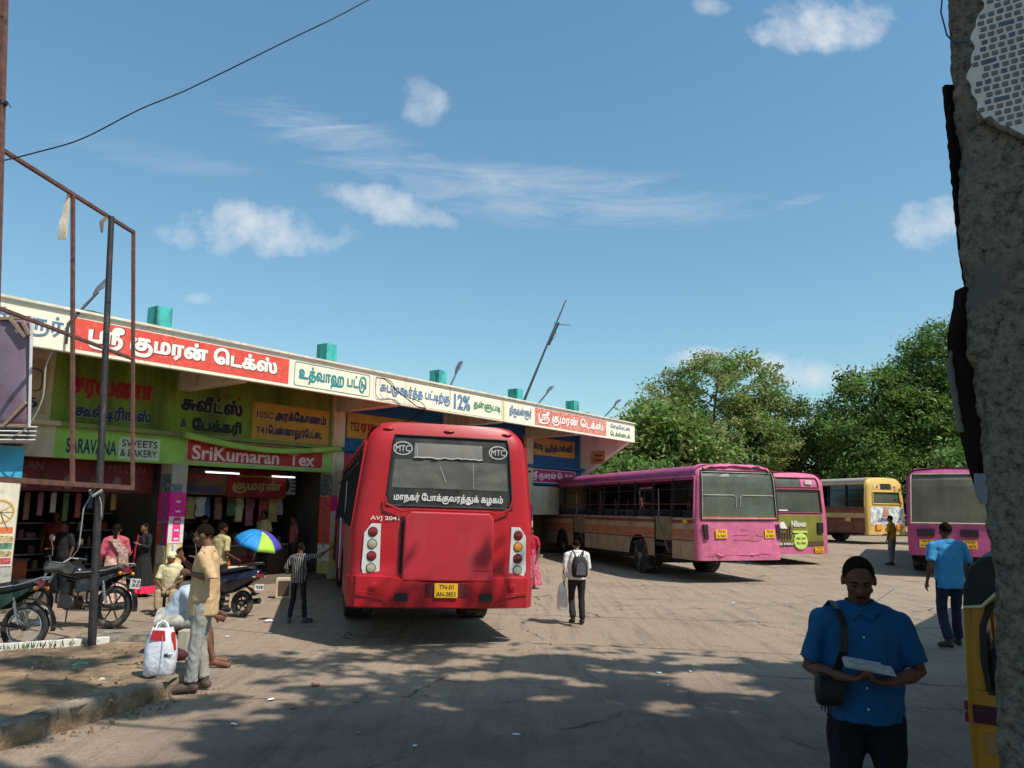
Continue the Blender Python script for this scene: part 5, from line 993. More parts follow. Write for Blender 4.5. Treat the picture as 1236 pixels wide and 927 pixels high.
# chamfered lip under window
mb = MB(); mb.tube([(-.86, -.06, 1.98), (-.84, -.075, 1.88), (-.62, -.085, 1.79), (-.52, -.1, 1.815), (.62, -.1, 1.815), (.70, -.085, 1.78), (.90, -.07, 1.86), (.93, -.05, 1.98)], .014, 6); soft(mb.build('panel_crease', redc, RB))
# lamp clusters
for sd in (-1, 1):
    cx = -.99 if sd < 0 else 1.035
    ob = [(-.12, 1.48), (-.03, 1.61), (.1, 1.61), (.1, 1.5), (.115, .92), (-.10, .93), (-.13, 1.02)]
    mb = MB(); pl_ = [(cx+(-sd)*x*1.0, z) for x, z in ob]
    yy = RY(cx/1.28, 1.2)[1]
    mb.rings([[(x, yy+.03, z) for x, z in pl_], [(x, yy-.015, z) for x, z in pl_]]); h = mb.build('lamp_cluster', M('lamp_white_housing', (.66, .63, .60), rough=.4, var=.08, dirt=((.4, .33, .27), .55, 6, .4)), RB, bevel=.006)
    for k, (z, m) in enumerate(((1.50, lampr), (1.34, lampw if sd < 0 else lampo), (1.18, lampr), (1.02, lampw))):
        d_ = disc(h, 'tail_lamp', m, cx+sd*.005, yy-.012, z, .056); disc(h, 'lamp_ring', rubber, cx+sd*.005, yy-.008, z, .068, .008)
letters('AVJ 2041', -1.04, -.65, 1.645, 1.715, RY(-.5, 1.68)[1]-.016, M('avj_white', (.7, .62, .58), bump=0), RB, .02)
for u in (-.80, .0, .80):
    c = RY(u, 2.925); mb = MB(); mb.ball((c[0], c[1]-.0, c[2]), (.085, .035, .022), 10, 6); soft(mb.build('marker_lamp', M('marker_red', (.35, .02, .03), rough=.4, bump=0), RB))
# bumper
bp = [(-1.27, .50), (1.27, .50), (1.285, .70), (1.285, .80), (.84, .86), (-.84, .86), (-1.285, .80), (-1.285, .70)]
mb = MB(); n_ = 24; rs = []
for i in range(n_+1):
    u = -1+2*i/n_; x = u*1.29; y = -.10*(1-u**2)-.045 + (.14*(max(0, abs(u)-.9)/.1)**2); zt_ = .93-(.1*max(0, 1-abs(abs(u)-.0)/.62) if abs(u) < .62 else 0)
    rs.append([(x, y+.05, .50), (x, y, .52), (x, y-.012, .70), (x, y-.006, zt_-.02), (x, y+.05, zt_)])
mb.rings(rs, closed=False, cap=False); soft(mb.build('rear_bumper', redc, RB, fix=False), 25)
for sd in (-1, 1):
    mb = MB(); mb.tube([(sd*.66, -.17, .56), (sd*.78, -.165, .69), (sd*1.18, -.10, .72)], .008, 5); mb.build('bumper_crease', redc, RB)
    MB().box(sd*.58-.085, sd*.58+.085, -.175, -.12, .60, .70).build('tow_slot', rubber, RB); MB().box(sd*.58-.045, sd*.58+.045, -.168, -.16, .60, .66).build('tow_slot_plate', redc, RB)
    disc(RB, 'reflector', redc, sd*.95, -.128, .80, .05, .012)
MB().box(-.26, .30, -.16, -.1, .66, .84).build('plate_recess', M('shadow_red'), RB)
plate(RB, .02, -.168, .745, .32, .19, ('TN-01', 'AN-3853'))
# --- pink buses
pinkc = M('pink_bus_paint', (.57, .13, .24), rough=.65, var=.14, vs=2.5, bump=.4, bs=5, dirt=((.38, .13, .16), .49, 2.2, .6), dist=.05)
pinkr = M('pink_bus_roof', (.40, .07, .19), rough=.6, var=.15, vs=2, bump=.3, bs=4, dirt=((.25, .07, .13), .5, 1.6, .6), dist=.05)
tanp = M('dusty_tan_side', (.40, .29, .19), rough=.7, var=.15, vs=2, bump=.15, bs=8, dirt=((.24, .16, .10), .48, 1.5, .7), streak=2)
ors = M('orange_stripe', (.44, .14, .065), rough=.75, var=.25, vs=3, bump=0, dirt=((.27, .17, .11), .46, 2.5, .7))
brl = M('dark_red_rail', (.20, .045, .03), rough=.7, var=.2, bump=0)
pg = M('pink_bus_rear_glass', (.10, .11, .078), rough=.3, var=.12, vs=1.5, bump=.03, bs=5, spec=.5, alpha=.78, dirt=((.16, .165, .12), .45, 1.6, .6), streak=2)
PB, PY, PH = bus('pink_bus', 'dusty pink bus with tan, orange striped side and large rear window, beyond the red bus', (6.03, 21.0, 0), 17.9, 11.5, 2.58, 3.08, .58, 1.66, 2.72, (pinkc, pinkr, tanp, ors, brl),
    [(-.90, .93, 1.62, 2.9)], doors=((1.3, 2.3), (7.3, 8.35)), wheels=(3.3, 9.4), taper=.06, dent=.03, topr=.3, top_in=.2, wr=.52)
def pink_rear(root, Yf, lab):
    surf_panel(root, 'rear_window', pg, Yf, (-.90, .93, 1.70, 2.9), .03); surf_panel(root, 'window_base', M('faded_red_strip', (.50, .09, .05), var=.25, vs=6), Yf, (-.90, .93, 1.62, 1.70), .02)
    border(root, 'window_seal', rubber, Yf, (-.90, .93, 1.62, 2.9), -.012, .022)
    border(root, 'window_trim', M('tan_trim', (.5, .4, .3)), Yf, (-.875, .905, 1.655, 2.865), .0, .010)
    mb = MB()
    for a, b in ((-.85, -.08), (.02, .86)):
        p = [Vector(Yf(a, 2.26)), Vector(Yf(b-.06, 2.26)), Vector(Yf(b, 2.22)), Vector(Yf(b, 1.95))] if a < 0 else [Vector(Yf(a, 1.95)), Vector(Yf(a, 2.2)), Vector(Yf(a+.06, 2.26)), Vector(Yf(b, 2.26))]
        mb.tube([q+Vector((0, .02, 0)) for q in p], .014, 6)
    soft(mb.build('window_guard_rail', M('pale_rail', (.34, .34, .27)), root))
    for sd, u in ((-1, -.85), (1, .92)):
        mb = MB(); x = u*1.25; mb.prism([(x-.075, 1.50), (x+.06, 1.50), (x+.075, 1.12), (x-.03, 1.12)], -.075 if abs(u) < .9 else -.03, .03, 'y'); mb.build('lamp_slot', M('slot_dark', (.035, .008, .02)), root)
    for k, u in enumerate((-.5, .72)): 
        plate(root, u*1.22, -.062 if k == 0 else -.035, 1.26, .34 if k == 0 else .31, .23, (('TN 01', 'N 9401') if k == 0 else ('TN 01', 'N 9401')))
    for k, (x0, x1, z) in enumerate(((-.05, .35, 1.38), (.0, .25, 1.34), (-.25, .2, 1.22), (.45, .7, 1.24), (-.25, .6, 1.1), (-1.0, .9, .74))):
        MB().box(x0, x1, -.058, -.05, z, z+.008).build('scratch', M('pink_scratch', (.35, .05, .12), bump=0), root)
    mb = MB(); r2 = random.Random(8)
    rs = []
    for i in range(13):
        x = -.75+i*.105+.03*r2.random(); z = .72+.018*r2.uniform(-1, 1); q = r2.random(); rs.append([(x, -.045, z+.03), (x, -.062-.035*q*q, z+.012*r2.uniform(-1, 1)), (x, -.045, z-.04)])
    mb.rings(rs, closed=False, cap=False); mb.build('crumpled_strip', pinkc, root)
    mb = MB(); rs = []
    for i in range(19):
        x = -1.0+i*.112; e = .10*(abs(x)/1.0)**4; rs.append([(x, .14, 3.0-e), (x, .07-.03*r2.random(), 3.03-e+.025*r2.uniform(-1, 1)), (x, .13, 3.075-e+.03*r2.random()), (x, .34, 3.09-e*.6)])
    mb.rings(rs, closed=False, cap=False); mb.build('bent_roof_lip', pinkc, root)
pink_rear(PB, PY, 0)
MB().box(1.2, 1.27, -.02, .02, 1.42, 1.54).build('sticker', M('pale_sticker', (.7, .55, .5), bump=0), PB)
MB().box(-1.31, -1.295, .45, .68, 1.52, 1.62).build('side_plate', platey, PB)
rnd3 = random.Random(77)
for i in range(9):          # things seen through the windows
    y = 1.2+i*1.1; w_ = rnd3.uniform(.1, .22); mb = MB(); mb.rings([[(-.02, -w_/2, 0), (.02, -w_/2, 0), (.02, w_/2, 0), (-.02, w_/2, 0)], [(-.02, -w_*.2, .3), (.02, -w_*.2, .3), (.02, w_*.2, .3), (-.02, w_*.2, .3)]])
    o = mb.build('window_sticker', [M('pale_sticker'), M('olive_door'), gmat[0], gmat[2]][i % 4], PB); o.location = (1.15, y, 1.8+.2*rnd3.random())
# ad bus
ad = M('olive_advert', (.21, .20, .035), rough=.5, var=.2, vs=2, bump=0)
AB, AY, AH = bus('advert_bus', 'pink bus with olive green advert and lime circle on its rear', (9.68, 26.9, gz(9.7, 27)), 17.9, 11.2, 2.5, 3.1, .36, 1.7, 2.75, (pinkc, pinkr, tanp, ors, brl),
    [(-.86, .80, 1.72, 2.50), (-.86, .78, 2.58, 2.9)], doors=((1.3, 2.3),), wheels=(3.2, 9.2), taper=.1, topr=.4, top_in=.2)
surf_panel(AB, 'rear_window', pg, AY, (-.86, .80, 1.72, 2.50), .03); border(AB, 'window_seal', brl, AY, (-.86, .80, 1.72, 2.50), -.01, .02)
surf_panel(AB, 'upper_window', pg, AY, (-.86, .78, 2.58, 2.9), .03); border(AB, 'window_seal', brl, AY, (-.86, .78, 2.58, 2.9), -.01, .018)
surf_panel(AB, 'route_board', pinkc, AY, (.16, .76, 2.60, 2.88), .02, n=3); MB().box(.35, .62, -.02, .0, 2.68, 2.82).build('route_number', M('pale_sticker'), AB)
surf_panel(AB, 'advert_print', ad, AY, (-.9, .78, .62, 1.64), -.012); surf_panel(AB, 'advert_dark_band', M('advert_brown', (.10, .06, .03), bump=0), AY, (-.9, .78, .62, .78), -.016)
letters('Nilavan', -.32, .26, 1.26, 1.46, -.085, whitel, AB, .03); MB().box(-.28, .30, -.088, -.08, 1.06, 1.13).build('advert_line', M('lime_print', (.55, .70, .15), bump=0), AB); MB().box(-.2, .2, -.088, -.08, .95, 1.0).build('advert_line', whitel, AB)
disc(AB, 'advert_circle', M('lime_print'), .02, -.078, .78, .27, .012, 24)
letters('90% OFF', -.16, .2, .83, .91, -.1, M('advert_brown'), AB, .03); letters('RS.1000', -.16, .2, .68, .76, -.1, M('advert_brown'), AB, .03)
letters('042 54053', -.95, -.28, .66, .74, -.088, whitel, AB, .03)
mb = MB(); 
for k in range(7): mb.box(-1.0+k*.1, -.94+k*.1, -.09, -.08, .85, 1.2+.12*math.sin(k*1.3))
mb.build('advert_picture', M('advert_brown'), AB); mb = MB(); mb.prism([(-.85, 1.2), (-.5, 1.2), (-.62, 1.42), (-.75, 1.42)], -.09, -.082); mb.build('advert_picture', whitel, AB)
MB().box(.72, .95, -.09, .0, 1.05, 1.4).build('side_lamp_box', rubber, AB, bevel=.01)
plate(AB, .75, -.075, .50, .36, .2, ('TN 01', 'N 7741'))
MB().box(-.75, -.4, -.02, .0, 1.78, 1.82).build('window_sticker', whitel, AB)
# yellow and brown buses
yel = M('cream_yellow_paint', (.66, .40, .10), rough=.55, var=.1, vs=2, bump=.15, bs=5, dirt=((.5, .3, .1), .55, 2, .5))
brn = M('maroon_side', (.20, .05, .025), rough=.6, var=.15, vs=2, bump=.1, bs=6, dirt=((.2, .12, .08), .5, 1.5, .5))
cst = M('cream_stripe', (.55, .36, .14), rough=.6, var=.15, bump=0)
adw = M('advert_white', (.62, .60, .58), rough=.5, var=.5, vs=4, bump=0, dirt=((.12, .13, .16), .5, 3.5, .9))
def yellow_bus(loc, yaw, label):
    B, Y_, H_ = bus('yellow_bus', label, loc, yaw, 10.5, 2.45, 3.1, .5, 1.72, 2.8, (yel, M('grey_bus_roof', (.36, .28, .24), var=.1), brn, cst, brl), [(-.72, .72, 1.85, 2.42), (-.3, .3, 2.52, 2.8)],
        doors=((2.6, 3.7),), wheels=(3.9, 8.4), taper=.1, topr=.35, top_in=.16, glazed=True)
    surf_panel(B, 'rear_window', pg, Y_, (-.72, .72, 1.85, 2.42), .03); border(B, 'window_seal', yel, Y_, (-.72, .72, 1.85, 2.42), -.015, .03)
    surf_panel(B, 'upper_window', bg_, Y_, (-.3, .3, 2.52, 2.8), .03)
    for u in (-.5, .5): surf_panel(B, 'route_board', M('pale_orange', (.75, .45, .22), bump=0), Y_, (u-.16, u+.16, 2.55, 2.78), -.012, n=3); letters('8', u*1.1-.06, u*1.1+.06, 2.6, 2.72, -.03, brl, B, .03)
    surf_panel(B, 'advert_print', adw, Y_, (-.85, .85, .86, 1.72), -.012)
    mb = MB(); mb.prism([(-.35, 1.3), (.05, 1.3), (.0, 1.6), (-.25, 1.66)], -.085, -.075); mb.build('advert_picture', M('advert_skin', (.5, .2, .12), bump=0), B)
    letters('LAKSHMI', -.6, .25, 1.05, 1.22, -.09, M('advert_navy', (.05, .06, .15), bump=0), B, .05)
    for u in (-.62, .66): MB().box(u-.17, u+.17, -.1, -.05, .66, .92).build('tail_lamp_panel', lampo, B, bevel=.01); 
    plate(B, .0, -.09, .72, .4, .16, ('TN 01 N 5512',)); MB().box(-1.26, -1.235, 1.0, 1.35, 1.02, 1.28).build('side_plate', cst, B)
    MB().box(-1.25, 1.25, -.06, .2, .42, .52).build('rear_bumper', cst, B, bevel=.01)
    return B
yellow_bus((17.75, 37.6, gz(17.7, 38)), 22, 'cream yellow and maroon bus with a poster on its rear, parked under the far trees')
# purple-pink bus at right
prp = M('purple_pink_paint', (.44, .075, .20), rough=.6, var=.14, vs=2.5, bump=.3, bs=5, dirt=((.25, .05, .11), .52, 2.2, .6), dist=.05)
VB, VY, VH = bus('purple_bus', 'dark pink bus with huge dusty rear window, half hidden by the concrete pillar at right', (12.82, 22.9, .06), -27, 11, 2.6, 3.1, .58, 1.55, 2.8, (prp, pinkr, tanp, ors, brl),
    [(-.92, .92, 1.50, 2.92)], doors=((7, 8),), wheels=(2.6, 8.5), taper=.07, dent=.02, topr=.3, top_in=.2, wr=.52)
surf_panel(VB, 'rear_window', M('olive_dusty_glass', (.115, .105, .07), rough=.35, var=.2, vs=1.2, bump=.02, dirt=((.17, .15, .105), .48, 1.5, .6), streak=3), VY, (-.92, .92, 1.50, 2.92), .03)
border(VB, 'window_trim', M('tan_trim'), VY, (-.92, .92, 1.50, 2.92), -.012, .022)
for k, u in enumerate((-.85, .25)):
    MB().box(u-.2, u+.25, -.1, -.04, 1.12, 1.33).build('lamp_slot', M('slot_dark'), VB); plate(VB, u+.02, -.07, .92, .36, .24, ('TN 01', 'N 4472'))

# ------------------------------------------------------------ people
skinm = M('brown_skin', (.17, .075, .042), rough=.5, var=.12, vs=12, bump=.08, bs=60, spec=.4)
skin2 = M('dark_skin', (.125, .052, .030), rough=.6, var=.12, vs=12, bump=.08, bs=60, spec=.2)
hairm = M('black_hair', (.013, .009, .006), rough=.95, spec=.03, var=.4, vs=40, bump=.6, bs=90, dist=.01)
greyh = M('greying_hair', (.05, .043, .036), rough=.95, spec=.03, var=.5, vs=60, bump=.6, bs=90)
eyew = M('eye_white', (.6, .57, .52), rough=.3, bump=0)
def cloth(nm, c=None, **k): return M(nm, c, rough=.85, var=k.get('var', .1), vs=k.get('vs', 5), bump=.25, bs=k.get('bs', 45), spec=.2)
shoe = M('brown_shoe', (.09, .06, .045), rough=.7, var=.2); shoeb = M('black_shoe', (.015, .014, .014), rough=.5)
def V3(p): return Vector(p)
def person(label, loc, rz, h=1.65, pose=None, skin=None, hair=hairm, shirt=None, trousers=None, sleeve='short', build=1., belly=1., voxel=.013, headtilt=0, headturn=0, hem=.86, shoes=shoeb,
           bald=False, skirt=None, fingers=True, group=None, lower='trousers', crease=.012, cat='person', barefoot=False, hairlen=0, legw=1., lodhands=False, cap=None, face=False):
    skin = skin or skinm; k = h/1.70
    J = dict(pelvis=(0, 0, .92), waist=(0, .0, 1.06), chest=(0, .0, 1.26), neck=(0, -.005, 1.45), head=(0, .02, 1.585),
             shL=(-.185*build, 0, 1.39), shR=(.185*build, 0, 1.39), elL=(-.235*build, -.03, 1.11), elR=(.235*build, -.03, 1.11), wrL=(-.245, .06, .86), wrR=(.245, .06, .86),
             hipL=(-.09, 0, .90), hipR=(.09, 0, .90), knL=(-.105, .03, .49), knR=(.105, .03, .49), anL=(-.11, -.02, .085), anR=(.11, -.02, .085), ftL=(-.125, .16, .03), ftR=(.125, .16, .03),
             hdL=None, hdR=None, pnL=(0, 0, 0), pnR=(0, 0, 0))
    if pose: J.update(pose)
    for s in 'LR':
        if J['hd'+s] is None: d = (V3(J['wr'+s])-V3(J['el'+s])).normalized(); J['hd'+s] = tuple(d)
    root = thing('person', label, cat, loc, rz, group)
    root.scale = (k, k, k)
    W3 = {a: V3(b) for a, b in J.items() if isinstance(b, tuple)}
    sh = (W3['shR']-W3['shL']).normalized()
    mb = MB()
    # head
    hd = W3['head']; Rm = Matrix.Rotation(R(headturn), 3, 'Z') @ Matrix.Rotation(R(-headtilt), 3, 'X')
    def H_(x, y, z): return hd+Rm @ V3((x, y, z))
    def eball(c, r, n=14, m=10):
        vs = []; q = MB(); q.ball((0, 0, 0), r, n, m, zmin=-1); c = V3(c)
        mb.add([hd+Rm @ (V3(v)+c) for v in q.v], q.f)
    eball((0, -.012, .028), (.077, .094, .088)); eball((0, .03, -.022), (.062, .066, .088)); eball((0, .055, -.085), (.034, .034, .028)); eball((0, .0, -.05), (.058, .06, .05))
    eball((0, .098, -.022), (.014, .022, .017), 8, 6); mb.tube([H_(0, .090, .018), H_(0, .107, -.02)], [.008, .013], 6, round_=True)
    eball((0, .088, .030), (.055, .012, .010), 10, 6); eball((0, .088, -.062), (.026, .014, .006), 8, 5); eball((0, .086, -.073), (.022, .014, .007), 8, 5)
    for s in (-1, 1):
        eball((s*.079, -.004, -.008), (.010, .022, .034), 8, 6); eball((s*.045, .066, -.022), (.022, .018, .02), 8, 6)
    nk = W3['neck']; mb.tube([nk-V3((0, 0, .06)), nk, H_(0, -.012, -.06)], [.064, .056, .055], 12, round_=True)
    # torso (inside the shirt)
    def torso(mb, g, z0f=0., extra=0., shoulder=1.):
        P_ = [W3['pelvis']+(W3['waist']-W3['pelvis'])*z0f, W3['pelvis'].lerp(W3['waist'], .5), W3['waist'], W3['waist'].lerp(W3['chest'], .5), W3['chest'], W3['chest'].lerp(W3['neck'], .55), W3['neck']-V3((0, 0, .035))]
        wd = [.158*build+extra, .155*build+extra*.6, .148*build*((1+belly)/2), .155*build, .166*build, .150*build, .075]
        dp = [.112*belly+extra, .118*belly, .118*belly, .118*(1+belly)/2, .118, .098, .058]
        mb.tube(P_, [a+g for a in wd], 18, ref=sh, ell=[(b+g)/(a+g) for a, b in zip(wd, dp)], round_=False)
        for s in 'LR': mb.tube([nk+(W3['sh'+s]-nk)*.25-V3((0, 0, .035)), W3['sh'+s]-V3((0, 0, .022))], [.062+g, .052+g], 10, round_=True)
    torso(mb, -.026)
    for s, sg in (('L', -1), ('R', 1)):
        a, b, c = W3['sh'+s], W3['el'+s], W3['wr'+s]
        mb.tube([a, a.lerp(b, .4), b, b.lerp(c, .3), b.lerp(c, .75), c], [.040*build, .040*build, .036, .039, .028, .023], 10, round_=True)
        d = W3['hd'+s].normalized(); up = W3['pn'+s]
        if up.length < .1: up = V3((sg, 0, 0)) if abs(d.x) < .8 else V3((0, 0, 1))
        up = (up-d*up.dot(d)).normalized(); side = d.cross(up)*(sg)   # up = back of hand; side = toward the thumb
        if lodhands: mb.tube([c, c+d*.05, c+d*.10, c+d*.15], [.02, .036, .034, .018], 8, ref=side, ell=[.6, .5, .5, .5], round_=True); continue
        mb.tube([c-d*.005, c+d*.035, c+d*.085], [.024, .038, .040], 10, ref=side, ell=[.8, .5, .42], round_=True)
        cu = J.get('curl'+s, .45)
        for i, (o, l) in enumerate(((.030, .070), (.011, .078), (-.009, .072), (-.028, .056))):
            p = c+d*.085+side*o; e1 = p+(d-up*cu*.5).normalized()*l*.45; e2 = e1+(d-up*cu*1.6).normalized()*l*.32; e3 = e2+(d*.6-up*cu*2.2).normalized()*l*.25
            mb.tube([p-d*.02, p, e1, e2, e3], [.0095, .0105, .0098, .009, .008], 7, round_=True)
        p = c+d*.03+side*.030; e1 = p+(d*.7+side*.75-up*cu*.3).normalized()*.038; e2 = e1+(d*.95+side*.2-up*cu*.5).normalized()*.03
        mb.tube([p-side*.01, p, e1, e2], [.014, .0135, .0115, .010], 7, round_=True)
    for s in 'LR':
        a, b, c, f = (W3[q+s] for q in ('hip', 'kn', 'an', 'ft'))
        if not lower == 'skirt' or True: mb.tube([a, a.lerp(b, .5), b, b.lerp(c, .35), b.lerp(c, .8), c], ([.070*legw, .058*legw, .046*legw, .047*legw, .036*legw, .034] if lower == 'trousers' else [.082, .068, .052, .055, .037, .035]), 10, round_=True)
        if barefoot or shoes is None:
            dd = (f-c); dd.z = 0; dd.normalize(); mb.tube([V3((c.x, c.y, f.z+.02))-dd*.05, V3((c.x, c.y, f.z+.03)), f], [.03, .04, .036], 10, ref=(0, 0, 1), ell=[1, 1, 1.2], round_=True)
    body = remeshed(mb, 'body', skin, root, voxel)
    if face:
        for s in (-1, 1):
            q = MB(); q.tube([H_(s*.014, .1005, .031), H_(s*.030, .101, .037), H_(s*.048, .090, .031)], [.0035, .0045, .003], 6); q.build('eyebrow', hairm, root)
            q = MB(); q.tube([H_(s*.018, .0945, .012), H_(s*.030, .0955, .010), H_(s*.043, .088, .012)], [.002, .0032, .002], 6); q.build('eyelid_line', hairm, root)
        q = MB(); q.tube([H_(-.028, .090, -.056), H_(-.014, .101, -.049), H_(0, .104, -.048), H_(.014, .101, -.049), H_(.028, .090, -.056)], [.003, .0065, .006, .0065, .003], 8); q.build('moustache', hairm, root)
        q = MB(); q.tube([H_(-.022, .098, -.067), H_(0, .104, -.068), H_(.022, .098, -.067)], [.0015, .0022, .0015], 6); q.build('mouth_line', M('lip_line', (.03, .012, .01), bump=0), root)
    # shoes
    if shoes is not None and not barefoot:
        for s in 'LR':
            c, f = W3['an'+s], W3['ft'+s]; dd = (f-c); hor = V3((dd.x, dd.y, 0)).normalized(); m2 = MB()
            m2.tube([c-hor*.045+V3((0, 0, -.035)), c+V3((0, 0, -.025)), c.lerp(f, .55)+V3((0, 0, .0)), f+hor*.03+V3((0, 0, .008))], [.042, .05, .046, .038], 12, ref=(0, 0, 1), ell=[.85, .8, .98, 1.15], round_=True)
            m2.tube([c+V3((0, 0, -.02)), c+V3((0, 0, .04))], [.048, .046], 10)
            o = m2.build('shoe', shoes, root); soft(o, 60)
    # trousers / skirt
    if lower == 'trousers' and trousers is not None:
        mt = MB(); P_ = [W3['pelvis']-V3((0, 0, .09)), W3['pelvis'], W3['pelvis'].lerp(W3['waist'], .75)]
        mt.tube([P_[0], P_[1], W3['pelvis'].lerp(W3['waist'], .35)], [.146*build, .148*build, .138*build], 16, ref=sh, ell=[.70*((1+belly)/2)]*3, round_=False)
        for s in 'LR':
            a, b, c = (W3[q+s] for q in ('hip', 'kn', 'an')); e = b.lerp(c, .93)
            mt.tube([a+V3((0, 0, .02)), a.lerp(b, .35), b, b.lerp(c, .5), e], [.098*legw, .088*legw, .071*legw, .070*legw, .066*legw], 12, round_=False)
        remeshed(mt, 'trousers', trousers, root, max(voxel*1.25, .014), 3, crease, 10, 3)
    if skirt is not None:
        top, bot, r0, r1, mat, hemmat = skirt; m3 = MB(); nseg = 48; rs = []
        c0 = W3['waist'].lerp(W3['pelvis'], .3); c1 = (W3['anL']+W3['anR'])/2
        for i in range(13):
            t = i/12; z = top+(bot-top)*t; c = c0.lerp(c1, t); r = r0+(r1-r0)*t**1.1; ring = []
            for j in range(nseg):
                a = 2*PI*j/nseg; q = r*(1+.09*t*math.sin(a*11+math.sin(a*3)*1.4)+.05*t*math.sin(a*5+1)); ring.append((c.x+q*math.cos(a), c.y+q*math.sin(a)*.82, z))
            rs.append(ring)
        m3.rings(rs[:11] if hemmat else rs, cap=False); soft(m3.build('skirt', mat, root), 60)
        if hemmat: m4 = MB(); m4.rings(rs[10:], cap=False); soft(m4.build('skirt_hem', hemmat, root), 60)
    # shirt
    if shirt is not None:
        ms = MB(); torso(ms, .020, 0, .010); z = W3['pelvis']-V3((0, 0, .92-hem))
        ms.tube([z, W3['pelvis'].lerp(W3['waist'], .4)], [.172*build, .168*build], 18, ref=sh, ell=[.76*belly, .76*belly])
        for s in 'LR':
            a, b, c = (W3[q+s] for q in ('sh', 'el', 'wr'))
            if sleeve == 'short': e_ = (b-a).normalized(); ms.tube([a-e_*.048, a-e_*.028, a, a.lerp(b, .3), a.lerp(b, .6), a.lerp(b, .86)], [.026, .050, .062*build, .061*build, .060*build, .063*build], 14, round_=False)
            elif sleeve == 'elbow': ms.tube([a, a.lerp(b, .5), b, b.lerp(c, .25)], [.064*build, .062*build, .058, .052], 12)
            else: ms.tube([a, a.lerp(b, .5), b, b.lerp(c, .5), b.lerp(c, .93)], [.064*build, .058*build, .05, .045, .038], 12)
        so_ = remeshed(ms, 'shirt', shirt, root, max(voxel, .012), 6, crease, 8, 1)
        mc = MB(); n = 16; rs = []
        for (dz, r, q) in ((-.045, .074, 0), (.0, .070, 1), (.012, .069, 1), (.002, .078, 1), (-.04, .094, 0)):
            rs.append([nk+V3((r*math.cos(2*PI*j/n), r*.88*math.sin(2*PI*j/n)+.004, dz+.012-.022*max(0, math.sin(2*PI*j/n)))) for j in range(n)])
        mc.rings(rs, cap=False); soft(mc.build('collar', shirt, root, fix=False), 60)
    if face and shirt is not None:
        for s in (-1, 1):
            q = MB(); a_, b_, c_, d_ = [nk+V3(p) for p in ((s*.008, .076, -.045), (s*.066, .035, .020), (s*.092, .060, -.035), (s*.040, .108, -.085))]
            q.rings([[a_, b_, c_, d_], [p+V3((0, .008, .006)) for p in (a_, b_, c_, d_)]]); q.build('collar_flap', shirt, root, bevel=.002)
        q = MB(); q.box(-.014, .014, .0, .004, -.26, 0); q.T = None
    # hair
    if cap is None and hair is not None:
        mh = MB(); n, m = 26, 14; rs = []; hth = .0055 if bald else .007
        for i in range(m+1):
            ph = PI*.5*i/m*1.28; ring = []
            for j in range(n):
                a = 2*PI*j/n; fr = math.sin(a)            # +1 = front
                lim = 1.0-.10*max(0, 1-abs(fr)/.35)*1.6 if fr < .35 else 1.0-(.62 if bald else .50)*min(1, (fr-.35)/.5)**.7
                if bald: lim = lim
                p = ph*lim; nz = 1+(.006 if bald else .03)*noise.noise(V3((math.cos(a)*4*math.sin(p), fr*4*math.sin(p), p*4)))
                ring.append(H_((.0735+hth)*nz*math.sin(p)*math.cos(a), -.013+(.091+hth)*nz*math.sin(p)*fr, .028+(.0845+hth)*nz*math.cos(p)))
            rs.append(ring)
        mh.rings(rs); ho = mh.build('hair', hair, root); ho.data.shade_smooth()
        md = ho.modifiers.new('t', 'SOLIDIFY'); md.thickness = .003 if bald else .006; md.offset = -1
        if hairlen:
            m5 = MB(); m5.tube([H_(0, -.09, .0), H_(0, -.12, -.1), H_(0, -.13, -.1-hairlen*.5), H_(0, -.11, -.1-hairlen)], [.04, .03, .027, .012], 10, round_=True); soft(m5.build('plait', hair, root))
    if cap is not None:
        m6 = MB(); q = MB(); q.ball((0, -.015, .02), (.095, .112, .105), 18, 10, zmin=-.35); m6.add([hd+Rm @ V3(v) for v in q.v], q.f); soft(m6.build('head_cloth', cap, root), 70)
        m7 = MB(); m7.tube([H_(0, -.06, .02), H_(0, -.09, -.1), nk+V3((0, -.07, -.1))], [.08, .09, .12], 12, ref=(1, 0, 0), ell=[.6, .5, .5], round_=True); soft(m7.build('head_cloth_tail', cap, root), 70)
    return root, W3, H_
def wpt(root, p):     # local point of a person to world
    return Matrix.LocRotScale(root.location, root.rotation_euler, root.scale) @ V3(p)
# 1 foreground man
fshirt = cloth('deep_blue_shirt', (.009, .075, .19)); blk = cloth('black_trousers', (.010, .010, .013)); 
fm, J, HH = person('heavy man in deep blue short sleeved shirt reading a folded paper in the foreground', (1.775, 4.12, 0), R(161), 1.635,
    dict(shL=(-.185, 0, 1.375), shR=(.185, 0, 1.375), elL=(-.265, .02, 1.12), elR=(.265, .02, 1.11), wrL=(-.10, .27, 1.11), wrR=(.11, .27, 1.12), hdL=(.75, .55, .1), hdR=(-.70, .6, .08), pnL=(-.1, -.2, -1), pnR=(.1, -.2, -1), curlL=.5, curlR=.5, head=(0, .055, 1.575), knR=(.12, .05, .49), neck=(0, 0, 1.45)),
    skin=skin2, hair=hairm, shirt=fshirt, trousers=blk, build=1.06, belly=1.3, voxel=.0085, headtilt=24, bald=True, face=True, hem=.875, legw=1.06, crease=.014)
mb = MB()
for k in range(12): mb.box(-.012, .012, -.0, .0, 0, 0)
for nm, z in (('button', 1.30), ('button', 1.18), ('button', 1.06), ('button', .96)):
    MB().lathe([(.006, 0), (.006, .004), (0, .005)], 8, 'y', (.0, .165+(.03 if z < 1.2 else 0), z)).build('button', M('pale_button', (.5, .5, .45), bump=0), fm)
mb = MB(); mb.box(-.17, -.05, .145, .152, 1.19, 1.30)
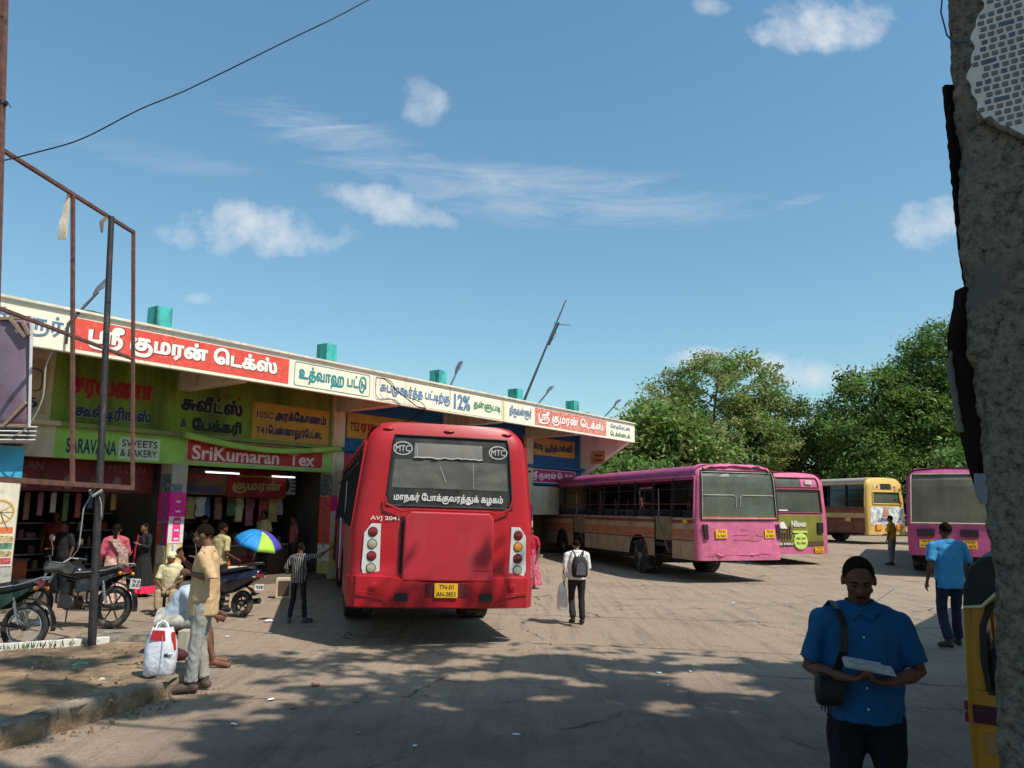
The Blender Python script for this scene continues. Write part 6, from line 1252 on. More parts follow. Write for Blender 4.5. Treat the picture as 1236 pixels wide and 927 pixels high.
o = MB().box(.05, .16, .138, .150, 1.27, 1.285).build('pocket_flap', M('pocket_navy', (.01, .06, .17), rough=.9), fm, bevel=.002)
mb = MB(); mb.rings([[(-.02+.0, .0, -.11), (.09, .0, -.08), (.10, .0, .08), (-.03, .0, .11)], [(-.02, .012, -.11), (.09, .012, -.08), (.10, .012, .08), (-.03, .012, .11)]])
pp = thing('folded_paper', 'folded pale paper held in both hands of the man in the foreground', 'paper', (1.79, 3.83, 1.135), R(10)); 
MB().box(-.12, .10, -.06, .05, 0, .004).build('paper_sheet', M('printed_paper', (.42, .36, .33), var=.2, vs=20, bump=0, dirt=((.12, .1, .1), .52, 30, .5)), pp); MB().box(-.115, .05, -.06, .05, .006, .012).build('paper_sheet', M('printed_paper'), pp)
pp.rotation_euler = (R(12), R(8), R(-14)); pp.location = (1.69, 3.84, 1.135)
bag = thing('shoulder_bag', 'black shoulder bag hanging at the hip of the man in the foreground', 'bag', (1.555, 4.0, .93), 0)
bag.scale = (.62, .62, .62)
mb = MB(); rs = []
for z, a, b in ((0, .085, .045), (.02, .10, .055), (.12, .11, .06), (.2, .105, .055), (.235, .09, .04)):
    rs.append([(a*math.copysign(abs(math.cos(t))**.5, math.cos(t)), b*math.copysign(abs(math.sin(t))**.5, math.sin(t)), z) for t in [2*PI*j/20 for j in range(20)]])
mb.rings(rs); bm_ = M('black_leather', (.008, .008, .009), rough=.45, var=.3, bump=.3); soft(mb.build('bag_body', bm_, bag), 50)
mb = MB(); mb.prism([(-.10, .11), (.10, .11), (.095, .23), (-.095, .23)], -.07, -.055); mb.build('bag_flap', bm_, bag, bevel=.004)
mb = MB(); mb.tube([(.03, -.02, .2), (.08, -.12, .42), (.10, -.10, .60), (.115, .04, .715), (.12, .16, .765), (.13, .30, .70)], .036, 8, ell=[.22]*6, ref=(1, 0, 0)); mb.build('bag_strap', bm_, bag)
for k in range(7): MB().box(-.09+k*.025, -.083+k*.025, -.06, -.045, -.03-.01*(k % 2), .01).build('fringe', bm_, bag)
# 2 right walker
lb = cloth('light_blue_shirt', (.05, .25, .50)); nav = cloth('navy_trousers', (.018, .022, .05))
wm, J, HH = person('man in light blue shirt and navy trousers walking away towards the purple bus', (6.18, 11.35, 0), R(-4), 1.72,
    dict(anL=(-.12, -.12, .10), knL=(-.11, .06, .49), ftL=(-.14, .05, .03), anR=(.16, .22, .085), knR=(.12, .14, .49), ftR=(.18, .38, .03), elL=(-.27, -.06, 1.13), wrL=(-.30, .0, .90), elR=(.30, .02, 1.12), wrR=(.33, .2, 1.0)),
    shirt=lb, trousers=nav, skin=skin2, belly=1.1, build=1.1, hem=.80)
hb_ = thing('dark_bag', 'dark bag carried in front of the man walking away at right', 'bag', (6.33, 11.6, .72)); mb = MB(); mb.ball((0, 0, .14), (.16, .10, .19), 14, 10); soft(mb.build('bag_body', bm_, hb_)); mb = MB(); mb.tube([(-.08, 0, .3), (0, 0, .42), (.08, 0, .3)], .012, 6); mb.build('bag_handle', bm_, hb_)
# 3 yellow shirt
person('man in yellow shirt and grey trousers standing in the shadow by the purple bus', (12.95, 27.2, gz(13, 27.2)), R(40), 1.66, dict(anR=(.12, .12, .085), ftR=(.15, .28, .03), wrR=(.2, .25, 1.05)), shirt=cloth('mustard_shirt', (.55, .28, .03)), trousers=cloth('grey_trousers', (.20, .19, .19)), voxel=.018, lodhands=True, legw=1.1)
# 4 boy with backpack
bw_, J, HH = person('boy in white long sleeved shirt with dark backpack walking away beside the red bus', (1.10, 13.3, 0), R(8), 1.37,
    dict(anR=(.11, -.02, .085), anL=(-.12, -.18, .13), knL=(-.11, .02, .50), ftL=(-.13, -.03, .05), head=(0, .05, 1.57), wrL=(-.26, .02, .84), wrR=(.2, .22, 1.05), elR=(.26, .0, 1.12)),
    shirt=cloth('white_shirt', (.74, .72, .70)), trousers=cloth('charcoal_trousers', (.025, .022, .022)), sleeve='long', voxel=.013, lodhands=False, hem=.88, build=1.1)
bpk = thing('backpack', 'dark grey backpack on the back of the boy in the white shirt', 'backpack', (1.13, 13.1, .76), R(8))
mb = MB(); rs = []
for z, a, b in ((0, .10, .05), (.03, .125, .075), (.16, .13, .09), (.27, .115, .075), (.33, .08, .045)):
    rs.append([(a*math.copysign(abs(math.cos(t))**.6, math.cos(t)), b*math.copysign(abs(math.sin(t))**.6, math.sin(t)), z) for t in [2*PI*j/20 for j in range(20)]])
bkm = M('backpack_black', (.018, .017, .02), rough=.7, var=.3, vs=8); mb.rings(rs); soft(mb.build('pack_body', bkm, bpk), 50)
mb = MB(); mb.prism([(-.08, .04), (.08, .04), (.07, .2), (0, .25), (-.07, .2)], -.105, -.08); mb.build('front_pocket', M('backpack_grey', (.09, .08, .095), rough=.7), bpk, bevel=.01)
mb = MB()
for s in (-1, 1): mb.tube([(s*.05, .04, .30), (s*.075, .06, .39), (s*.09, .14, .42)], .014, 6)
mb.tube([(-.02, 0, .33), (0, 0, .37), (.02, 0, .33)], .008, 6); mb.build('pack_straps', bkm, bpk)
wb = thing('white_carrier_bag', 'white carrier bag hanging from the left hand of the boy with the backpack', 'bag', (.86, 13.28, .22), R(10))
mb = MB(); rs = []
for z, a, b in ((0, .07, .03), (.03, .09, .05), (.2, .085, .045), (.38, .06, .02), (.44, .02, .01)):
    rs.append([(a*math.cos(t)*(1+.06*math.sin(5*t)), b*math.sin(t), z) for t in [2*PI*j/18 for j in range(18)]])
wpl = M('white_plastic', (.78, .78, .80), rough=.4, var=.06, bump=.5, bs=15, dist=.03); mb.rings(rs); soft(mb.build('bag_body', wpl, wb)); mb = MB(); mb.prism([(-.05, .08), (.04, .08), (.04, .3), (-.05, .3)], -.055, -.045); mb.build('print_patch', M('faint_print', (.6, .58, .55), bump=0), wb)
# 5 striped boy
stm = bpy.data.materials.new('striped_cloth'); stm.use_nodes = True; _n = stm.node_tree; _w = _n.nodes.new('ShaderNodeTexWave'); _w.inputs['Scale'].default_value = 7; _w.inputs['Distortion'].default_value = 1.2; _w.bands_direction = 'X'
_t = _n.nodes.new('ShaderNodeTexCoord'); _n.links.new(_t.outputs['Object'], _w.inputs['Vector']); _rr = _n.nodes.new('ShaderNodeValToRGB'); _rr.color_ramp.elements[0].color = (.02, .018, .018, 1); _rr.color_ramp.elements[1].color = (.27, .24, .21, 1); _rr.color_ramp.elements[0].position = .62; _rr.color_ramp.elements[1].position = .72
_n.links.new(_w.outputs[0], _rr.inputs[0]); _n.links.new(_rr.outputs[0], _n.nodes['Principled BSDF'].inputs[0]); _n.nodes['Principled BSDF'].inputs['Roughness'].default_value = .85
person('boy in black and white striped shirt standing with his right arm stretched out', (-3.42, 13.1, 0), R(-12), 1.27,
    dict(elR=(.42, .06, 1.42), wrR=(.64, .12, 1.58), shR=(.19, 0, 1.40), elL=(-.30, -.05, 1.15), wrL=(-.20, .12, 1.02), anL=(-.17, -.02, .085), ftL=(-.24, .13, .03), anR=(.17, .02, .085), ftR=(.24, .16, .03), knL=(-.13, .02, .49), knR=(.13, .02, .49)),
    shirt=stm, trousers=cloth('black_jeans', (.016, .015, .018)), sleeve='elbow', skin=skin2, legw=.82, hem=.84, shoes=M('white_soled_shoe', (.08, .075, .075)))
# 6 beige man
person('man in beige shirt and pale jeans standing sideways with both hands raised to his chest', (-3.13, 8.32, 0), R(98), 1.66,
    dict(elL=(-.27, -.13, 1.15), wrL=(-.13, .14, 1.20), hdL=(.45, .85, .15), pnL=(-.8, .3, .3), elR=(.22, .12, 1.13), wrR=(.07, .27, 1.34), hdR=(-.4, .3, .85), pnR=(.6, .6, 0), curlL=.9, curlR=.9, head=(0, .05, 1.58), anL=(-.09, .06, .085), ftL=(-.12, .24, .03), anR=(.10, -.03, .085), ftR=(.14, .15, .03)),
    shirt=cloth('beige_shirt', (.58, .375, .20), var=.06), trousers=cloth('pale_jeans', (.33, .32, .28)), sleeve='elbow', headtilt=12, face=True, build=1.08, belly=1.08, voxel=.010, hem=.76, shoes=shoe, crease=.015)
ph = thing('white_cup', 'small pale cup held at the chest of the man in the beige shirt', 'cup', (-3.46, 8.27, 1.38)); soft(MB().lathe([(.018, 0), (.026, .07), (.024, .07), (.016, .004)], 12).build('cup_wall', whitel, ph))
# 7 seated man in light shirt, bent forward
person('seated barelegged man in pale blue shirt, half hidden behind the man in beige', (-3.98, 9.55, .0), R(-82), 1.62,
    dict(pelvis=(0, -.02, .50), waist=(0, .05, .62), chest=(0, .15, .80), neck=(0, .24, .95), head=(0, .31, 1.07), shL=(-.18, .21, .90), shR=(.18, .21, .90), elL=(-.24, .36, .70), elR=(.24, .36, .70), wrL=(-.12, .56, .62), wrR=(.12, .56, .60),
         hipL=(-.09, 0, .48), hipR=(.09, 0, .48), knL=(-.13, .42, .50), knR=(.13, .42, .50), anL=(-.12, .50, .09), anR=(.14, .58, .09), ftL=(-.14, .68, .03), ftR=(.16, .76, .03)),
    shirt=cloth('pale_blue_shirt', (.46, .52, .60)), skin=skinm, hair=greyh, lower='none', barefoot=True, shoes=None, headtilt=25, hem=.90, crease=.012)
mb = MB(); rs = []
for i in range(7):
    t = i/6; c = V3((0, -.12+t*.50, .52-.01*t)); a = .20-.02*t; b = .14-.02*t
    rs.append([c+V3((a*math.cos(2*PI*j/24)*(1+.04*math.sin(j*2)), 0, b*math.sin(2*PI*j/24)*(1+.05*math.sin(j*3+i)))) for j in range(24)])
mb.T = Matrix.Translation((-3.98, 9.55, 0)) @ Matrix.Rotation(R(-82), 4, 'Z'); mb.rings(rs); lun = M('striped_lungi', (.40, .37, .32), rough=.9, var=.35, vs=14, bump=.3)
tag(soft(mb.build('lungi_cloth', lun), 60), 'striped grey cloth wrapped over the knees of the seated man', 'cloth')
for x, lab in ((-4.0, 'weathered stone block the seated man sits on'),):
    st_ = thing('stone_block', lab, 'stone block', (x, 9.6, .1)); MB().box(-.17, .17, -.2, .2, 0, .28).build('block_body', kconc, st_, bevel=.02)
ps = thing('stone_post', 'short pale stone post beside the white bag at the kerb corner', 'post', (-3.60, 9.1, .1)); MB().box(-.06, .06, -.08, .08, 0, .38).build('post_block', M('pale_stone', (.5, .42, .3), var=.15, dirt=(grime, .5, 6, .5)), ps, bevel=.012)
# 8 girl in black dress with red hem
bkd = cloth('black_dress', (.022, .022, .024)); rdh = cloth('red_hem', (.72, .03, .09), var=.25, vs=18)
person('girl in long black dress with bright red hem standing by the pink postered pillar', (-7.62, 16.72, 0), R(150), 1.47,
    dict(elL=(-.24, .04, 1.12), wrL=(-.12, .2, 1.2), elR=(.24, .04, 1.12), wrR=(.2, .18, 1.0)), shirt=bkd, sleeve='long', lower='none', skirt=(1.08, .07, .15, .34, bkd, rdh), hairlen=.35, barefoot=True, shoes=None, lodhands=True, voxel=.015)
mb = MB(); mb.tube([(.06, .13, 1.42), (.10, .16, 1.1), (.15, .14, .75)], .035, 8, ell=[.35]*3, ref=(1, 0, 0)); mb.tube([(-.1, -.02, 1.44), (0, .07, 1.36), (.1, .0, 1.44)], .03, 8)
o = mb.build('red_scarf', rdh); o.matrix_world = Matrix.Translation((-7.62, 16.72, 0)) @ Matrix.Rotation(R(150), 4, 'Z') @ Matrix.Scale(.865, 4); tag(soft(o), 'bright red scarf draped over the shoulder of the girl in black', 'scarf')
# 9 woman in pink
pkd = cloth('pink_tunic', (.50, .10, .13)); pch = M('peach_dupatta', (.62, .38, .30), rough=.8, var=.4, vs=16, bump=.1, dirt=((.2, .09, .07), .55, 22, .8))
person('woman in pink tunic with patterned peach wrap standing behind the dark motorcycle', (-7.15, 14.55, 0), R(20), 1.50, dict(elR=(.25, .02, 1.12), wrR=(.15, .2, 1.05)), shirt=pkd, sleeve='elbow', lower='none', skirt=(1.08, .1, .16, .30, pch, None), hairlen=.3, barefoot=True, shoes=None, lodhands=True, voxel=.016)
mb = MB(); mb.tube([(-.16, .06, 1.42), (0, -.12, 1.38), (.16, -.10, 1.15), (.2, -.1, .8), (.18, -.08, .55)], [.05, .10, .12, .13, .08], 12, ell=[.35]*5, ref=(1, 0, 0)); o = mb.build('patterned_wrap', M('patterned_wrap', (.34, .22, .17), rough=.8, var=.6, vs=24, bump=0)); o.matrix_world = Matrix.Translation((-7.15, 14.55, 0)) @ Matrix.Rotation(R(20), 4, 'Z') @ Matrix.Scale(.88, 4)
tag(soft(o), 'brown patterned wrap over the back of the woman in pink', 'shawl')
# 10.. people in and before the shops
dkc = cloth('dark_clothes', (.02, .018, .022)); drk = cloth('dark_red_clothes', (.16, .02, .02))
person('person in dark clothes standing in the left shop beneath the red board', (-8.75, 15.75, .02), R(160), 1.50, dict(wrR=(.15, .25, 1.1)), shirt=dkc, trousers=dkc, skin=skin2, voxel=.02, lodhands=True)
person('shopkeeper in dark red standing deep in the left shop', (*bw(8.1, 1.6)[:2], .13), R(200), 1.58, {}, shirt=drk, trousers=dkc, skin=skin2, voxel=.022, lodhands=True)
person('man in cream shirt with dark bag strap standing behind the navy scooter', (-5.15, 14.3, 0), R(-35), 1.55, dict(wrR=(.2, .22, 1.0), wrL=(-.2, .22, 1.0)), shirt=cloth('cream_shirt', (.52, .40, .19)), trousers=dkc, voxel=.016, lodhands=True, skin=skin2)
person('person with cream head cloth sitting in the sun beside the beige shirted man', (-5.95, 14.2, 0), R(190), 1.5,
    dict(pelvis=(0, 0, .42), waist=(0, .03, .56), chest=(0, .07, .76), neck=(0, .1, .95), head=(0, .13, 1.08), shL=(-.17, .08, .88), shR=(.17, .08, .88), elL=(-.23, .15, .62), elR=(.23, .15, .62), wrL=(-.1, .35, .52), wrR=(.1, .35, .52), hipL=(-.09, .03, .40), hipR=(.09, .03, .40), knL=(-.13, .42, .42), knR=(.13, .42, .42), anL=(-.13, .40, .08), anR=(.13, .40, .08), ftL=(-.14, .55, .03), ftR=(.14, .55, .03)),
    shirt=cloth('cream_shawl', (.66, .56, .34)), trousers=cloth('tan_cloth', (.4, .3, .18)), cap=cloth('cream_head_cloth', (.74, .62, .36)), voxel=.016, lodhands=True, belly=1.15)
st_ = thing('wooden_stool', 'low wooden stool under the person with the cream head cloth', 'stool', (-5.95, 14.25, 0)); MB().box(-.2, .2, -.16, .16, .27, .31).build('seat', M('dark_wood'), st_)
for x in (-.17, .17):
    for y in (-.13, .13): MB().box(x-.02, x+.02, y-.02, y+.02, 0, .27).build('leg', M('dark_wood'), st_)
vend = dict(pelvis=(0, 0, .36), waist=(0, .03, .50), chest=(0, .06, .70), neck=(0, .08, .88), head=(0, .11, 1.01), shL=(-.16, .07, .82), shR=(.16, .07, .82), elL=(-.22, .15, .58), elR=(.22, .15, .58), wrL=(-.08, .33, .60), wrR=(.1, .28, .62), hipL=(-.09, .03, .34), hipR=(.09, .03, .34), knL=(-.16, .38, .40), knR=(.16, .38, .40), anL=(-.13, .30, .08), anR=(.13, .30, .08), ftL=(-.14, .45, .03), ftR=(.14, .45, .03))
person('vendor in dark red squatting under the blue and green umbrella', (-5.52, 17.0, .02), R(170), 1.5, dict(vend), shirt=drk, trousers=dkc, skin=skin2, voxel=.018, lodhands=True)
person('man in pale yellow shirt standing in the middle shop behind the umbrella', (*bw(12.9, 1.0)[:2], .13), R(150), 1.6, {}, shirt=cloth('cream_shirt'), trousers=dkc, skin=skin2, voxel=.02, lodhands=True)
person('shopper in dark pink standing in the middle shop beside the second pillar', (*bw(13.7, .8)[:2], .13), R(120), 1.5, {}, shirt=cloth('dim_pink_shirt', (.30, .08, .10)), trousers=dkc, skin=skin2, voxel=.022, lodhands=True)
person('shopper in dark clothes at the counter of the middle shop', (*bw(11.0, .7)[:2], .13), R(-20), 1.5, {}, shirt=dkc, trousers=dkc, skin=skin2, voxel=.022, lodhands=True)
person('woman in red and pink standing just beyond the right side of the red bus', (.50, 19.2, 0), R(150), 1.42, {}, shirt=cloth('bright_red_cloth', (.45, .02, .06)), lower='none', skirt=(1.08, .08, .16, .3, cloth('rose_cloth', (.5, .12, .16), var=.4, vs=14), None), barefoot=True, shoes=None, voxel=.02, lodhands=True)

# ------------------------------------------------------------ two-wheelers (local: forward +x, left side +y)
bikeb = M('black_bike_paint', (.012, .012, .014), rough=.25, var=.2, bump=0, spec=.6, dirt=(DUST, .55, 5, .35))
seatb = M('black_vinyl', (.018, .018, .018), rough=.5, var=.3, bump=.15)
eng = M('engine_metal', (.07, .065, .06), rough=.45, metal=.6, var=.3, vs=20)
mirr = M('mirror_glass', (.7, .72, .75), rough=.08, metal=.9, bump=0)
def wheel2(root, x, r, spokes, w=.05, alloy=False, disc_=True):
    mb = MB(); n = 36; rs = []
    for j in range(n):
        a = 2*PI*j/n; rs.append([(x+(r-w+w*.95*math.cos(b))*math.cos(a), w*.8*math.sin(b), r+(r-w+w*.95*math.cos(b))*math.sin(a)) for b in [2*PI*k/8 for k in range(8)]])
    rs.append(rs[0]); mb.rings(rs, cap=False); t = soft(mb.build('tyre', tyre, root), 60)
    mb = MB(); rs = []
    rr = r-w*1.9
    for j in range(n):
        a = 2*PI*j/n; rs.append([(x+(rr+.012*math.cos(b))*math.cos(a), .025*math.sin(b), r+(rr+.012*math.cos(b))*math.sin(a)) for b in [2*PI*k/6 for k in range(6)]])
    rs.append(rs[0]); mb.rings(rs, cap=False); soft(mb.build('rim', chrome if not alloy else bikeb, t), 60)
    mb = MB(); mb.lathe([(.03, -.07), (.045, -.03), (.05, -.028), (.05, .028), (.045, .03), (.03, .07)], 14, 'y', (x, 0, r)); soft(mb.build('hub', eng, t))
    mb = MB()
    for k in range(spokes):
        a = 2*PI*k/spokes; off = .25*(1 if k % 2 else -1) if not alloy else 0; y = .028*(1 if (k//2) % 2 else -1) if not alloy else 0
        mb.tube([(x+.045*math.cos(a), y, r+.045*math.sin(a)), (x+rr*math.cos(a+off), 0, r+rr*math.sin(a+off))], .0022 if not alloy else .013, 4 if not alloy else 6)
    mb.build('spokes', chrome if not alloy else bikeb, t)
    return t
def mirror(root, x, y, z, sd):
    mb = MB(); mb.tube([(x, y, z), (x-.03, y+sd*.06, z+.12), (x-.02, y+sd*.09, z+.2)], .006, 6); t = soft(mb.build('mirror_stem', chrome, root))
    mb = MB(); mb.lathe([(.0, .012), (.04, .01), (.052, 0), (.05, -.012), (0, -.014)], 14, 'x', (x-.02, y+sd*.10, z+.25)); soft(mb.build('mirror_head', bikeb, t)); mb = MB(); mb.lathe([(.046, -.0135), (.0, -.0155)], 14, 'x', (x-.02, y+sd*.10, z+.25)); mb.build('mirror_glass', mirr, t)
def motorbike(label, loc, rz, lean=0, tankc=None, alloy=False, spokes=32, plate_=None, cover=None, luggage=False):
    t = thing('motorcycle', label, 'motorcycle', loc, rot=(R(lean), 0, rz))
    wheel2(t, -.63, .30, 6 if alloy else spokes, alloy=alloy); wheel2(t, .64, .30, 6 if alloy else spokes, w=.042, alloy=alloy)
    mb = MB()
    for s in (-1, 1):
        mb.tube([(.64, s*.07, .30), (.56, s*.07, .52)], .022, 8); mb.tube([(.56, s*.07, .52), (.44, s*.075, .86)], .017, 8)
    soft(mb.build('front_fork', chrome, t))
    mb = MB(); mb.box(.38, .46, -.1, .1, .84, .87); mb.tube([(.40, -.12, .90), (.40, .12, .90)], .012); mb.tube([(.40, .12, .90), (.36, .22, .98), (.24, .36, .97)], .012); mb.tube([(.40, -.12, .90), (.36, -.22, .98), (.24, -.36, .97)], .012); soft(mb.build('handlebar', chrome, t))
    mb = MB()
    for s in (-1, 1): mb.tube([(.29, s*.30, .975), (.22, s*.38, .965)], .019, 8); mb.tube([(.33, s*.25, .985), (.30, s*.38, .96)], .005, 5)
    soft(mb.build('grip', rubber, t))
    mb = MB(); mb.lathe([(.03, -.06), (.075, -.02), (.09, .04), (.088, .06), (.0, .07)], 16, 'x', (.48, 0, .84)); soft(mb.build('headlight', bikeb, t)); mb = MB(); mb.lathe([(.08, .101), (.0, .112)], 16, 'x', (.44, 0, .84)); mb.build('headlight_lens', M('lens_clear', (.6, .6, .58), rough=.15, bump=0), t)
    for s in (-1, 1): mirror(t, .33, s*.2, .98, s)
    mb = MB(); rs = []
    for x, w, h, z in ((.36, .04, .05, .80), (.28, .11, .10, .80), (.12, .135, .125, .79), (-.02, .11, .10, .77), (-.10, .07, .06, .75)):
        rs.append([(x, w*math.cos(a), z+h*math.sin(a)*(1 if math.sin(a) > 0 else .7)) for a in [2*PI*k/16 for k in range(16)]])
    mb.rings(rs); soft(mb.build('fuel_tank', tankc or bikeb, t), 60)
    mb = MB(); rs = []
    for x, w, z, h in ((-.02, .09, .74, .05), (-.12, .12, .745, .07), (-.3, .135, .76, .075), (-.5, .13, .80, .075), (-.68, .10, .835, .06), (-.74, .06, .84, .03)):
        rs.append([(x, w*math.copysign(abs(math.cos(a))**.6, math.cos(a)), z+h*math.copysign(abs(math.sin(a))**.6, math.sin(a))) for a in [2*PI*k/16 for k in range(16)]])
    mb.rings(rs); s_ = soft(mb.build('seat', seatb, t), 60)
    mb = MB(); mb.tube([(-.02, .13, .76), (-.35, .142, .78), (-.68, .11, .84)], .006, 6); mb.build('seat_piping', M('grey_piping', (.35, .35, .36), bump=0), s_)
    mb = MB()
    for s in (-1, 1):
        mb.tube([(.42, 0, .82), (.30, s*.03, .62), (.25, s*.06, .34), (-.05, s*.08, .28)], .018, 7); mb.tube([(.34, s*.04, .72), (-.1, s*.09, .64), (-.45, s*.1, .70), (-.76, s*.09, .76)], .015, 7); mb.tube([(-.1, s*.09, .64), (-.12, s*.1, .36), (-.63, s*.1, .30)], .017, 7)
    soft(mb.build('frame_tubes', bikeb, t))
    mb = MB()
    for s in (-1, 1): mb.tube([(-.60, s*.115, .33), (-.50, s*.12, .66)], .012, 7)
    soft(mb.build('shock_absorber', chrome, t))
    for s in (-1, 1):
        mb = MB()
        for k in range(9): u = k/9; c = Vector((-.585+.075*u, s*.118, .37+.24*u)); mb.lathe([(.027, -.006), (.027, .006)], 10, 'z', tuple(c))
        mb.build('shock_spring', chrome, t)
    mb = MB(); mb.box(-.06, .20, -.09, .09, .26, .44); mb.lathe([(.09, -.12), (.1, -.09), (.1, .09), (.09, .12)], 16, 'y', (.02, 0, .34)); o = mb.build('engine', eng, t, bevel=.01)
    mb = MB()
    for k in range(7): mb.box(.07, .22, -.075, .075, .44+k*.025, .452+k*.025)
    mb.box(.09, .20, -.055, .055, .44, .63); mb.build('cylinder_fins', eng, t)
    mb = MB(); mb.tube([(.2, -.07, .46), (.3, -.09, .36), (.22, -.12, .24), (-.1, -.13, .24), (-.3, -.14, .27)], .018, 8); mb.tube([(-.28, -.14, .27), (-.35, -.145, .28), (-.8, -.16, .36), (-.84, -.16, .365)], [.02, .04, .043, .03], 12); soft(mb.build('exhaust', chrome, t))
    for x0, a0, a1, nm in ((-.63, .25, 2.4, 'rear_mudguard'), (.64, .5, 2.6, 'front_mudguard')):
        mb = MB(); rs = []
        for k in range(13):
            a = (a0+(a1-a0)*k/12) if x0 > 0 else PI-(.15+(2.0)*k/12)+.3; rr = .345; rs.append([(x0+rr*math.cos(a)*(1 if x0 > 0 else 1), y, .30+(rr-.012*abs(y)/.06)*math.sin(a)) for y in (-.06, -.03, 0, .03, .06)])
        mb.rings(rs, closed=False, cap=False); o = soft(mb.build(nm, bikeb, t, fix=False)); md = o.modifiers.new('s', 'SOLIDIFY'); md.thickness = .006
    for s in (-1, 1):
        mb = MB(); mb.prism([(-.08, .48), (-.06, .66), (-.40, .70), (-.70, .78), (-.62, .70), (-.36, .52)], s*.105, s*.125, 'y'); mb.build('side_cover', cover or bikeb, t, bevel=.008)
        mb = MB(); mb.tube([(-.02, s*.12, .26), (-.02, s*.22, .26)], .016, 6); mb.tube([(-.35, s*.11, .32), (-.35, s*.2, .30)], .014, 6); mb.build('footrest', rubber, t)
    mb = MB(); mb.rings([[(-.74, -.07, .78), (-.74, .07, .78), (-.72, .07, .86), (-.72, -.07, .86)], [(-.82, -.055, .79), (-.82, .055, .79), (-.81, .055, .85), (-.81, -.055, .85)]]); mb.build('tail_lamp', lampr, t, bevel=.006)
    for s in (-1, 1): soft(MB().ball((-.76, s*.14, .77), (.03, .025, .025), 10, 8).build('indicator', lampo, t))
    mb = MB(); mb.tube([(-.5, -.13, .80), (-.8, -.12, .90), (-.86, 0, .91), (-.8, .12, .90), (-.5, .13, .80)], .011, 7); soft(mb.build('grab_rail', chrome, t))
    mb = MB(); mb.tube([(-.02, .14, .26), (-.12, .26, .02)], .012, 6); mb.build('side_stand', bikeb, t)
    if plate_:
        p = MB().box(-.93, -.92, -.11, .11, .56, .70).build('number_plate', M('plate_white', (.72, .72, .70), rough=.4, bump=0), t); p.rotation_euler = (0, 0, 0)
        for i, s in enumerate(plate_):
            vs = letters(s, -.09, .09, .64-.055*i, .685-.055*i, -.936, M('plate_black', (.012, .01, .01), bump=0), p, .03)
            for v in vs.data.vertices: v.co = Vector((v.co.y, -v.co.x, v.co.z))
        mb = MB(); mb.tube([(-.74, 0, .74), (-.92, 0, .66)], .02, 6); mb.build('plate_bracket', bikeb, t)
    return t
motorbike('black motorcycle with white number plate facing left, parked before the left shop', (-6.68, 12.4, .0), R(170), lean=7, alloy=True, plate_=('TN 20', 'CM 4521')).scale = (1.06, 1.06, 1.06)
jk = thing('dark_jacket', 'dark grey jacket thrown over the tank of the black motorcycle', 'jacket', (-6.86, 12.32, .86), R(170))
jk.scale = (.9, .8, .62); mb = MB(); rs = []
for i in range(9):
    x = -.16+i*.045; rs.append([(x, .17*math.cos(a)*(1+.06*math.sin(i*2+k)), .02+.12*max(-.9, math.sin(a))*(1+.1*math.sin(i*1.3+k*2))) for k, a in enumerate([2*PI*q/14 for q in range(14)])])
mb.rings(rs); soft(mb.build('jacket_cloth', M('grey_green_cloth', (.06, .065, .06), rough=.8, var=.3, bump=.4), jk))
motorbike('older motorcycle with wire wheels and dark green side cover at the left edge', (-6.72, 10.2, .02), R(183), lean=6, tankc=bikeb, cover=M('green_red_cover', (.012, .04, .025), rough=.3, var=.5, vs=6, dirt=((.5, .03, .02), .56, 8, .9), bump=0))
